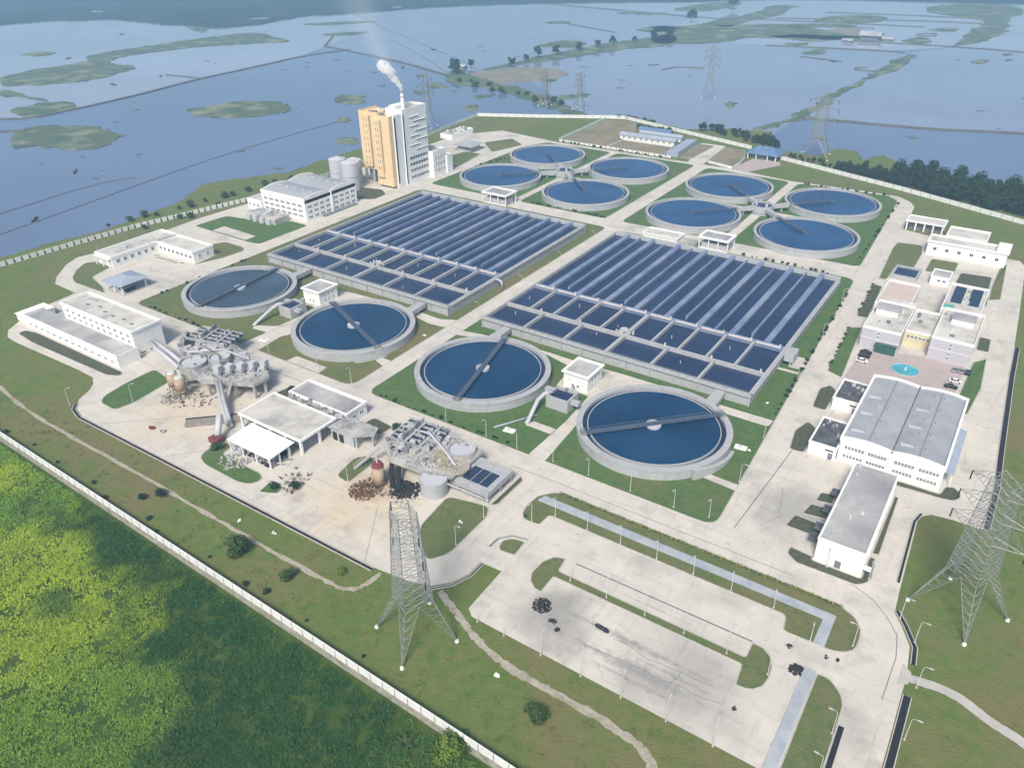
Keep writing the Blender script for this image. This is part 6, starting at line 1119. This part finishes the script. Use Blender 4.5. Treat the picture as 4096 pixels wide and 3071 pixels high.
# ================================================================== TREES AND SHRUBS
def leaf_crown(mb, lobes, n, size, rng):
    """leaf-sized quads spread through lobed volumes"""
    for (cx, cy, cz, rx, ry, rz), share in lobes:
        k = int(n * share)
        for _ in range(k):
            d = rng.normal(size=3); d /= np.linalg.norm(d); q = rng.uniform(.45, 1.05) ** .6
            p = np.array([cx + d[0] * rx * q, cy + d[1] * ry * q, cz + d[2] * rz * q]); s = size * rng.uniform(.6, 1.35)
            nrm = d * .7 + rng.normal(size=3) * .6 + np.array([0, 0, .5]); nrm /= np.linalg.norm(nrm); u = np.cross(nrm, rng.normal(size=3)); u /= np.linalg.norm(u); v = np.cross(nrm, u)
            mb.add([p - s * u, p - s * .55 * v, p + s * u, p + s * .55 * v], [(0, 1, 2, 3)])
def make_tree(kind, seed):
    rng = np.random.default_rng(seed); rr = random.Random(seed); r = thing('tree', 'tree', 'tree'); t = MB(); lobes = []
    H = {'round': 9, 'tall': 12, 'bush': 2.6}[kind]
    if kind == 'bush':
        for q in range(6): a = q * 1.05 + rr.uniform(-.3, .3); t.tube([(0, 0, 0), (.6 * math.cos(a), .6 * math.sin(a), 1.2), (1.0 * math.cos(a), 1.0 * math.sin(a), 1.9)], .07, 5, .03)
        for q in range(8): a = rr.uniform(0, 6.28); d = rr.uniform(0, 1.1); lobes.append(((d * math.cos(a), d * math.sin(a), rr.uniform(.8, 1.8), .9, .9, .75), 1 / 8))
        n, size = 900, .2
    else:
        t.tube([(0, 0, 0), (.1, 0, H * .25), (-.1, .1, H * .5), (0, 0, H * .8)], .35, 7, .1)
        k = 9 if kind == 'round' else 11
        for q in range(k):
            a = q * 2.4 + rr.uniform(-.4, .4); z = H * (rr.uniform(.42, .85) if kind == 'round' else .3 + .62 * q / k); d = H * (.26 if kind == 'round' else .17) * rr.uniform(.5, 1.15) * (1 if kind == 'round' else 1.25 - q / k)
            x, y = d * math.cos(a), d * math.sin(a); t.tube([(0, 0, z * .55), (x * .6, y * .6, z * .85), (x, y, z)], .14, 5, .05); s = H * rr.uniform(.14, .21); lobes.append(((x, y, z, s, s, s * .75), 1 / k))
        n, size = 1300, .42
    t.build('trunk', 'bark', r); mb = MB(); leaf_crown(mb, lobes, n, size, rng); mb.build('crown', 'leaf_dark' if kind != 'bush' else 'leaf_mid', r); return r
protos = {}
for kind, seeds in (('round', (1, 2, 3)), ('tall', (4, 5)), ('bush', (6, 7))): protos[kind] = [[make_tree(kind, s), [False]] for s in seeds]
def put(kind, x, y, z, sc, label, group, name=None, mat=None, i=None):
    p = protos[kind][i if i is not None else random.randrange(len(protos[kind]))]; o = place(p[0], p[1], (x, y, z), random.uniform(0, 6.28), label, group, sc); o.name = name or ('shrub' if kind == 'bush' else 'tree'); o['category'] = 'shrub' if kind == 'bush' else 'tree'
    if mat:
        for ch in o.children:
            if ch.name.startswith('crown'): ch.data = ch.data.copy() if False else ch.data; ch.material_slots[0].link = 'OBJECT'; ch.material_slots[0].material = MATS[mat]
    return o
# dense shore trees right of the picture, behind the boundary wall
GT = 'dark trees on the right shore'; cnt = 0
ey = lambda x: 360.5 - (x + 70.8) * 0.372
for i in range(110):
    x = -30 + 150 * ((i + random.random()) / 110); y0 = ey(x) + 5; depth = 10 + max(0, x - 5) * .34; y = y0 + random.random() * depth; sc = random.uniform(.6, 1.0) * (0.9 if x < 8 else 1.5)
    put(random.choice(['round', 'round', 'tall']), x, y, -.1, sc, 'dark tree in the dense right shore belt, %s' % ('left of the red tin shed' if x < 40 else 'behind the red tin shed' if x < 85 else 'by the pink roofed house'), GT)
for i in range(12): x = -66 + i * 3.4; put('round', x, ey(x) + 4 + random.random() * 14, 0, random.uniform(.3, .55), '%s small shore tree from the left below the right pylon' % ORD[i], 'small shore trees by the pylon')
for i in range(16): x = -152 + i * 2.9; put('round', x, 404 - (x + 152) * .3 + random.random() * 12 + 6, 0, random.uniform(.5, .85), '%s tree from the left in the dark mound behind the rear wall' % ORD[i], 'trees behind the rear wall')
for i in range(12): x = -102 + i * 1.9; put('round', x, 384 + random.random() * 16, 0, random.uniform(.6, 1.0), '%s tree from the left in the dark clump behind the blue gatehouse' % ORD[i], 'trees behind the gatehouse')
for i, (x, y, sc) in enumerate([(-497, 535, 1.9), (-502, 545, 1.5), (-488, 527, 1.4), (-500, 571, 1.2)]): put('round', x, y, LAKE_Z, sc, ['big tree at the bank junction above the tower', 'second tree at the bank junction', 'lower tree at the bank junction', 'tree standing beside the thatched hut'][i], 'trees at the bank junction')
pts = [(-470, 600), (-476, 640), (-480, 672), (-470, 700), (-460, 740), (-455, 780), (-448, 810), (-436, 850), (-425, 890), (-412, 915)]
for i, (x, y) in enumerate(pts): put('round', x + 8, y, LAKE_Z, random.uniform(1.0, 1.7), '%s tree up the line along the diagonal far bank' % ORD[i], 'trees along the diagonal bank')
for i in range(16): t_ = i / 15; put('bush', -455 + 150 * t_ + random.uniform(-5, 5), 500 - 55 * t_ + random.uniform(-10, 10), LAKE_Z + .3, random.uniform(1.2, 2.4), '%s bush from the left on the green bank to the rear wall' % ORD[i], 'bushes on the bank to the rear wall')
for i in range(14): put('bush', -228 + i * 2.6, 418 - abs(i - 4) * .9 + random.uniform(1.5, 5), 0, random.uniform(.9, 1.6), '%s bush from the left outside the far corner of the rear wall' % ORD[i], 'bushes outside the far corner')
for i, (x, y, sc) in enumerate([(-461, 1317, 3.2), (-448, 1095, 2.4)]): put('round', x, y, LAKE_Z, sc, ['big lone tree in the far upper right water', 'lone round tree on the upper right dyke'][i], 'lone far trees')
for i in range(8): put('bush', -198 + i * 4.2 + random.random() * 2, 388 + random.random() * 6, 0, random.uniform(1.2, 2.0), '%s dark bush from the left among the blue roofed sheds' % ORD[i], 'bushes among the blue sheds')
# left shore
for i in range(14): t_ = i / 13; put('bush', -352 + 22 * t_ + random.uniform(-3, 3), 20 + 130 * t_ + random.uniform(-4, 4), 0, random.uniform(.9, 1.9), '%s bush from the bottom along the left shore' % ORD[i], 'bushes along the left shore')
for i, (x, y, sc) in enumerate([(-330, 52, 1.3), (-326, 56, 1.5), (-328, 78, 1.4), (-332, 30, 1.2)]): put('bush', x, y, 0, sc, '%s dark round bush from the left inside the left wall' % ORD[[1, 2, 3, 0][i]], 'bushes inside the left wall')
# foreground bushes on the grass belt
for x, y, sc, m, lab in [(-71.4, -116.5, 2.4, 'leaf_mid', 'large dark green bush on the grass between trail and front wall'), (-52.7, -115.9, 1.4, 'leaf_mid', 'low spreading bush right of the large front bush'), (-112.3, -113.3, 1.2, 'leaf_dark', 'small dark bush beside the gravel trail'), (-115.9, -117.4, .9, 'leaf_dark', 'flat dark weed patch below the gravel trail'), (26, -115.4, 1.7, 'leaf_mid', 'lone bush on the grass below the winding trail'), (-42, -106.8, .9, 'leaf_bright', 'bright bush at the corner of the front drain'), (14, -131.6, 2.4, 'leaf_bright', 'bright yellow green bush outside the front wall at bottom'), (15.5, -129, 1.8, 'leaf_mid', 'green creeper bush climbing the front wall at bottom'), (-86, -91.5, 1.0, 'leaf_dark', 'round bush on the little island by the canopy'), (-118, -88, 1.3, 'leaf_mid', 'bush left of the white canopy'), (-80, -88, 1.2, 'leaf_dark', 'dark bush right of the white canopy'), (-124, -49, 1.3, 'leaf_dark', 'dark bush on the bed behind the cream roofed hall'), (-75, -46, 1.2, 'leaf_dark', 'dark bush beside the second inlet works'), (-13, -60, .4, 'leaf_mid', 'tiny bush at the left end of the footway lawn')]:
    put('bush', x, y, 0.1 if y > -124 else -2.4, sc, lab, 'bushes of the front grounds', mat=m)
for i in range(12): x = -185 + i * 15 + random.uniform(-5, 5); put('bush', x, fw(x) + random.uniform(1.5, 4.5), 0, random.uniform(.3, .7), '%s weed tuft from the left inside the front wall' % ORD[i], 'weed tufts inside the front wall', mat='leaf_dark')
# rows of clipped shrubs beside roads
def shrub_row(x0, y0, x1, y1, n, sc, label, mat='leaf_mid'):
    for i in range(n):
        t_ = min(1, max(0, (i + random.uniform(-.45, .45)) / max(1, n - 1))); put('bush', x0 + (x1 - x0) * t_, y0 + (y1 - y0) * t_ + random.uniform(-.5, .5), .12, sc * random.uniform(.45, 1.45), ('%s %s from %s' % (ORD[i], label, 'left' if abs(x1 - x0) > abs(y1 - y0) else 'below')), label, mat=mat)
shrub_row(-96, -32.6, -38, -32.2, 18, .38, 'small shrub in the row below the third front tank', 'leaf_dark')
shrub_row(-238, -32.6, -178, -32.4, 16, .42, 'small shrub in the row below the leftmost front tank', 'leaf_dark')
shrub_row(-245, -20, -244, 30, 12, .45, 'small shrub in the row left of the leftmost tank', 'leaf_dark')
shrub_row(31.2, 34, 26.8, 150, 26, .5, 'small shrub in the row right of the right basin', 'leaf_dark')
shrub_row(-168, 185.5, -118, 185.5, 20, .45, 'small shrub in the row behind the left basin', 'leaf_dark')
shrub_row(-30, 172.4, 14, 170.4, 14, .45, 'small shrub in the row behind the right basin', 'leaf_dark')
shrub_row(-246, 232, -228, 312, 14, .6, 'small shrub in the row left of the hindmost tank', 'leaf_dark')
shrub_row(-40, 310, 12, 312, 16, .55, 'small shrub in the row behind the rear right tanks', 'leaf_dark')
shrub_row(21, 200, 19.6, 300, 16, .5, 'small shrub in the row along the curved right road', 'leaf_dark')
shrub_row(38, 78, 36, 116, 12, .4, 'small shrub in the bed left of the plaza', 'leaf_mid'); shrub_row(35.8, 132, 34.2, 168, 12, .4, 'small shrub in the bed left of the admin wings', 'leaf_mid')
shrub_row(-232, 322.3, -140, 322.3, 26, .5, 'small shrub against the low white rear wall', 'leaf_dark')
# clipped yellow green hedge along the footway lawn
hg = thing('hedge', 'long clipped hedge with yellow tips along the upper edge of the footway lawn', 'hedge', (30, -45.2, 0)); mb = MB(); rng = np.random.default_rng(3)
for i in range(84): leaf_crown(mb, [((-9.5 + i * 1.0, -45.2 + .15 * math.sin(i), .55, .65, .5, .5), 1.0)], 30, .16, rng)
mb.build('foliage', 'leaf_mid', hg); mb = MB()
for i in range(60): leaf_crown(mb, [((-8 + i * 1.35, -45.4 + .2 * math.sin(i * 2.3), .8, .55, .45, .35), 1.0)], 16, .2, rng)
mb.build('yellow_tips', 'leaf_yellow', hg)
# broad leaved plant at the bottom edge
pl = thing('broad_leaved_plant', 'dark rosette of long strap leaves at the bottom edge outside the wall', 'plant', (5, -135.2, -2.2)); base = Vector((5, -135.2, -1.7))
for i in range(34):
    a = i * 2.4; L = random.uniform(2.2, 3.8); e = random.uniform(.35, 1.1); d = Vector((math.cos(a), math.sin(a), 0)); sd_ = Vector((-d.y, d.x, 0)); P_ = [base + d * (L * math.cos(e) * u) + Vector((0, 0, L * (math.sin(e) * u - .45 * u * u) + .2)) for u in (0, .35, .7, 1)]
    ws = (.12, .24, .2, .02); MB().add([p_ + sd_ * w_ for p_, w_ in zip(P_, ws)] + [p_ - sd_ * w_ for p_, w_ in zip(P_, ws)], [(k_, k_ + 1, k_ + 5, k_ + 4) for k_ in range(3)]).build('leaf', 'leaf_mid', pl)

# ================================================================== CARS, HEAPS, SMALL THINGS
def car(label, x, y, rz, body, group):
    r = thing('parked_car', label, 'car', (x, y, .06), group); r.rotation_euler = (0, 0, rz)
    def P(prof, w, nm, mt, par):
        n = len(prof); m = MB(); m.add([(a, -w, b) for a, b in prof] + [(a, w, b) for a, b in prof], [tuple(range(n)), tuple(range(2 * n - 1, n - 1, -1))] + [((i + 1) % n, i, n + i, n + (i + 1) % n) for i in range(n)])
        me = bpy.data.meshes.new(nm); me.from_pydata(m.v, [], m.f); me.materials.append(MATS[mt]); o = bpy.data.objects.new(nm, me); COL.objects.link(o); o.parent = par; return o
    P([(-2.2, .35), (2.2, .35), (2.25, .7), (1.3, .92), (-1.9, .98), (-2.25, .8)], .88, 'body', body, r); c = P([(-1.7, .97), (1.2, .91), (.5, 1.45), (-1.0, 1.48)], .78, 'cabin_glass', 'window_glass', r); P([(-1.05, 1.482), (.52, 1.452), (.4, 1.52), (-.9, 1.55)], .74, 'roof', body, r)
    for sx in (-1.35, 1.4):
        for sy in (-.86, .86):
            m = MB(); m.tube([(sx, sy - .1, .33), (sx, sy + .1, .33)], .33, 12); me = bpy.data.meshes.new('wheel'); me.from_pydata(m.v, [], m.f); me.materials.append(MATS['tyre']); o = bpy.data.objects.new('wheel', me); COL.objects.link(o); o.parent = r
for x, y, mt, lab in [(47.2, 97.4, 'car_black', 'black car parked topmost in the left row of the plaza'), (47.3, 94, 'car_black', 'black car parked second in the left row of the plaza'), (47.4, 89.4, 'car_white', 'white car parked lowest in the left row of the plaza')]: car(lab, x, y, RD(5), mt, 'cars parked on the left of the plaza')
for x, y, mt, lab, a in [(79, 101.5, 'car_silver', 'silver car parked leftmost below the right lavender wing', 85), (81.4, 101.8, 'car_silver', 'grey car parked next to the silver one below the right wing', 88), (83.4, 101.5, 'car_black', 'black car parked at the grass edge below the right wing', 87), (80.4, 92, 'car_white', 'white car parked alone on the right of the plaza', 8), (79.6, 86.8, 'car_black', 'black car parked lowest on the right of the plaza', 5)]: car(lab, x, y, RD(a), mt, 'cars parked on the right of the plaza')
rocks('ash_heap', 'large black ash heap on the left part of the parking yard', 'heap', 9.5, -86.5, 2.6, 170, 'black_heap', .1, .45, 1.0); rocks('ash_heap', 'small black heap right of the large ash heap', 'heap', 14.5, -89.8, 1.0, 14, 'black_heap', .2, .5); rocks('ash_heap', 'black strip of debris near the right end of the small heap', 'heap', 16.8, -91, .8, 10, 'black_heap', .2, .45)
bn = thing('black_bundle', 'long black bundle lying in the middle of the parking yard', 'bundle', (26, -84.6, .05)); rings_ = [(-2.0, .25, .15), (-1.6, .5, .5), (-.6, .6, .62), (.4, .55, .55), (1.1, .62, .66), (1.7, .45, .45), (2.1, .2, .2)]; mb = MB(); n_ = 10
mb.add([(26 + a_, -84.6 - a_ * .1 + w_ * math.cos(math.pi * k_ / (n_ - 1)) * 1.1, .05 + h_ * 1.1 * math.sin(math.pi * k_ / (n_ - 1))) for a_, w_, h_ in rings_ for k_ in range(n_)], [(i_ * n_ + k_, i_ * n_ + k_ + 1, (i_ + 1) * n_ + k_ + 1, (i_ + 1) * n_ + k_) for i_ in range(len(rings_) - 1) for k_ in range(n_ - 1)]); mb.build('cover', 'black_heap', bn); MB().tube([(25, -84.2, .7), (25.1, -85, .7)], .06, 5).build('strap', 'louvre', bn); rocks('ash_heap', 'black tarpaulin heap at the top of the lower footway strip', 'heap', 69.9, -70.6, 1.7, 80, 'black_heap', .15, .5, 1.0); rocks('ash_heap', 'small black stone pile below the end of the footway', 'heap', 66.4, -64.6, .7, 10, 'black_heap', .2, .45); rocks('ash_heap', 'single black lump on the lower right of the parking yard', 'heap', 61.5, -88.6, .5, 6, 'black_heap', .2, .4); rocks('ash_heap', 'black lump on the road right of the footway end', 'heap', 74.8, -63, .5, 6, 'black_heap', .2, .4); rocks('ash_heap', 'second black lump on the road right of the footway end', 'heap', 77.2, -62.4, .5, 6, 'black_heap', .2, .4)
for x, y, lab in [(-39, -86, 'pale broken stone pair on the grass below the second inlet works'), (-27.5, -72, 'pale stone cluster on the grass by the road'), (-70, -105.5, 'white rag like stone on the grass near the front drain'), (-83, -107.6, 'white stone beside the small bush on the front grass'), (12, -110.5, 'two white stones below the winding trail'), (31, 8, 'rounded pale stone right of the nearest tank'), (-112, 14, 'scattered white blocks on the grass right of the second tank'), (26.5, 40, 'white stones on the grass by the right basin corner')]: rocks('stone', lab, 'stone', x, y, .7, 5, 'white_roof', .25, .55, .2, .1)
rag = thing('red_cloth', 'crumpled red cloth lying on the sandy yard', 'cloth', (-148, -92, .06)); MB().prism(smooth_poly([(-150.5, -92), (-148.4, -90.6), (-146, -91.6), (-147.6, -93.2)], 1), .06, .16).build('cloth', 'red_paint', rag); rg = thing('concrete_ring', 'grey concrete ring lying on the sandy yard', 'ring', (-142.6, -91.6, .05)); MB().ring(-142.6, -91.6, .7, 1.0, .06, .8, 16).build('ring', 'rough_concrete', rg)

# ================================================================== STEAM AND HAZE
def vol(name, dens, col, noise_scale=None, aniso=0.0):
    m = bpy.data.materials.new(name); m.use_nodes = True; t = m.node_tree; t.nodes.remove(t.nodes['Principled BSDF']); v = t.nodes.new('ShaderNodeVolumePrincipled'); v.inputs['Color'].default_value = (*col, 1); v.inputs['Density'].default_value = dens; v.inputs['Anisotropy'].default_value = aniso
    t.links.new(v.outputs['Volume'], t.nodes['Material Output'].inputs['Volume'])
    if noise_scale:
        g = t.nodes.new('ShaderNodeNewGeometry'); n = t.nodes.new('ShaderNodeTexNoise'); n.inputs['Scale'].default_value = noise_scale; n.inputs['Detail'].default_value = 3; t.links.new(g.outputs['Position'], n.inputs['Vector']); r = t.nodes.new('ShaderNodeMapRange'); r.inputs['From Min'].default_value = .34; r.inputs['From Max'].default_value = .62; r.inputs['To Max'].default_value = dens; t.links.new(n.outputs['Fac'], r.inputs['Value']); t.links.new(r.outputs['Result'], v.inputs['Density'])
    MATS[name] = m
vol('steam_dense', 1.3, (1, 1, 1), .42); vol('steam_thin', .02, (1, 1, 1)); vol('haze_air', 0.00030, (0.44, 0.74, 1.0))
Lf = Vector((-.825, -.565, 0)); C0 = Vector((-262, 180, 57.3))
def trail_density(m, a, b, r0, r1, dens):
    """density fades from the axis a-b outwards and along it"""
    t = m.node_tree; v = [n for n in t.nodes if n.type == 'PRINCIPLED_VOLUME'][0]; g = t.nodes.new('ShaderNodeNewGeometry'); d = (b - a).normalized(); L = (b - a).length
    def vm(op, x, y):
        q = t.nodes.new('ShaderNodeVectorMath'); q.operation = op
        for i_, w_ in enumerate((x, y)):
            if isinstance(w_, Vector): q.inputs[i_].default_value = w_
            elif w_ is not None: t.links.new(w_, q.inputs[i_])
        return q.outputs['Value'] if op in ('DOT_PRODUCT', 'LENGTH') else q.outputs[0]
    def mm(op, x, y=None):
        q = t.nodes.new('ShaderNodeMath'); q.operation = op; q.use_clamp = op == 'POWER'
        for i_, w_ in enumerate((x, y)):
            if isinstance(w_, (int, float)): q.inputs[i_].default_value = w_
            elif w_ is not None: t.links.new(w_, q.inputs[i_])
        return q.outputs[0]
    rel = vm('SUBTRACT', g.outputs['Position'], a); s = mm('DIVIDE', vm('DOT_PRODUCT', rel, d), L); rad = vm('LENGTH', vm('CROSS_PRODUCT', rel, d), None)
    rr = mm('MAXIMUM', mm('SUBTRACT', 1.0, mm('DIVIDE', rad, mm('ADD', mm('MULTIPLY', s, r1 - r0), r0))), 0.0); fade = mm('MAXIMUM', mm('SUBTRACT', 1.0, s), 0.0)
    n = t.nodes.new('ShaderNodeTexNoise'); n.inputs['Scale'].default_value = .09; n.inputs['Detail'].default_value = 3; t.links.new(g.outputs['Position'], n.inputs['Vector'])
    t.links.new(mm('MULTIPLY', mm('MULTIPLY', mm('MULTIPLY', mm('MULTIPLY', rr, rr), fade), n.outputs['Fac']), dens * 2), v.inputs['Density'])
def plume(name, label, pts, mat):
    m = MB(); n = 14; rings = len(pts); vs = []
    for i, (l, z, rr) in enumerate(pts):
        for j in range(n):
            a = 2 * math.pi * j / n; k = 1 + .13 * math.sin(3 * a + i * 1.7) + .08 * math.sin(5 * a - i); p = C0 + Lf * l + Vector((0, 0, z)); d = Lf * math.cos(a) * rr * k + Vector((.565, -.825, 0)) * math.sin(a) * rr * k; vs.append(p + d)
    fs = [(i * n + j, i * n + (j + 1) % n, (i + 1) * n + (j + 1) % n, (i + 1) * n + j) for i in range(rings - 1) for j in range(n)] + [tuple(range(n - 1, -1, -1)), tuple((rings - 1) * n + j for j in range(n))]
    o = m.add(vs, fs).build(name, mat); tag(o, label, 'steam', kind='stuff'); return o
plume('steam_plume', 'dense white steam rising from the tower chimney', [(0, .15, .8), (.2, 1.4, 1.2), (.8, 2.8, 1.4), (1.5, 4, 2.1), (2.3, 5.2, 2.0), (3.2, 6.4, 2.8), (4.1, 7.6, 2.5), (5, 8.8, 3.0), (5.8, 9.8, 2.6), (6.6, 11, 3.8), (7.6, 12.2, 4.7), (8.5, 13.6, 4.9), (9.4, 15, 4.6), (10.2, 16.6, 4.0), (10.8, 18, 2.8), (11.2, 19, .5)], 'steam_dense')
plume('steam_trail', 'thin fading steam drifting up from the chimney plume', [(5, 10, 8), (8, 20, 12), (12, 30, 16), (17, 40, 20), (23, 54, 24), (30, 66, 27), (34, 80, 28)], 'steam_thin')
trail_density(MATS['steam_thin'], C0 + Lf * 6 + Vector((0, 0, 11)), C0 + Lf * 33 + Vector((0, 0, 78)), 6, 26, .05)
HB = MB().box(-3700, 3700, -3700, 3700, LAKE_Z - 1.3, 166); hz = HB.build('haze', 'haze_air'); hz['kind'] = 'stuff'; hz['label'] = 'pale blue haze filling the air over the lake and plant'
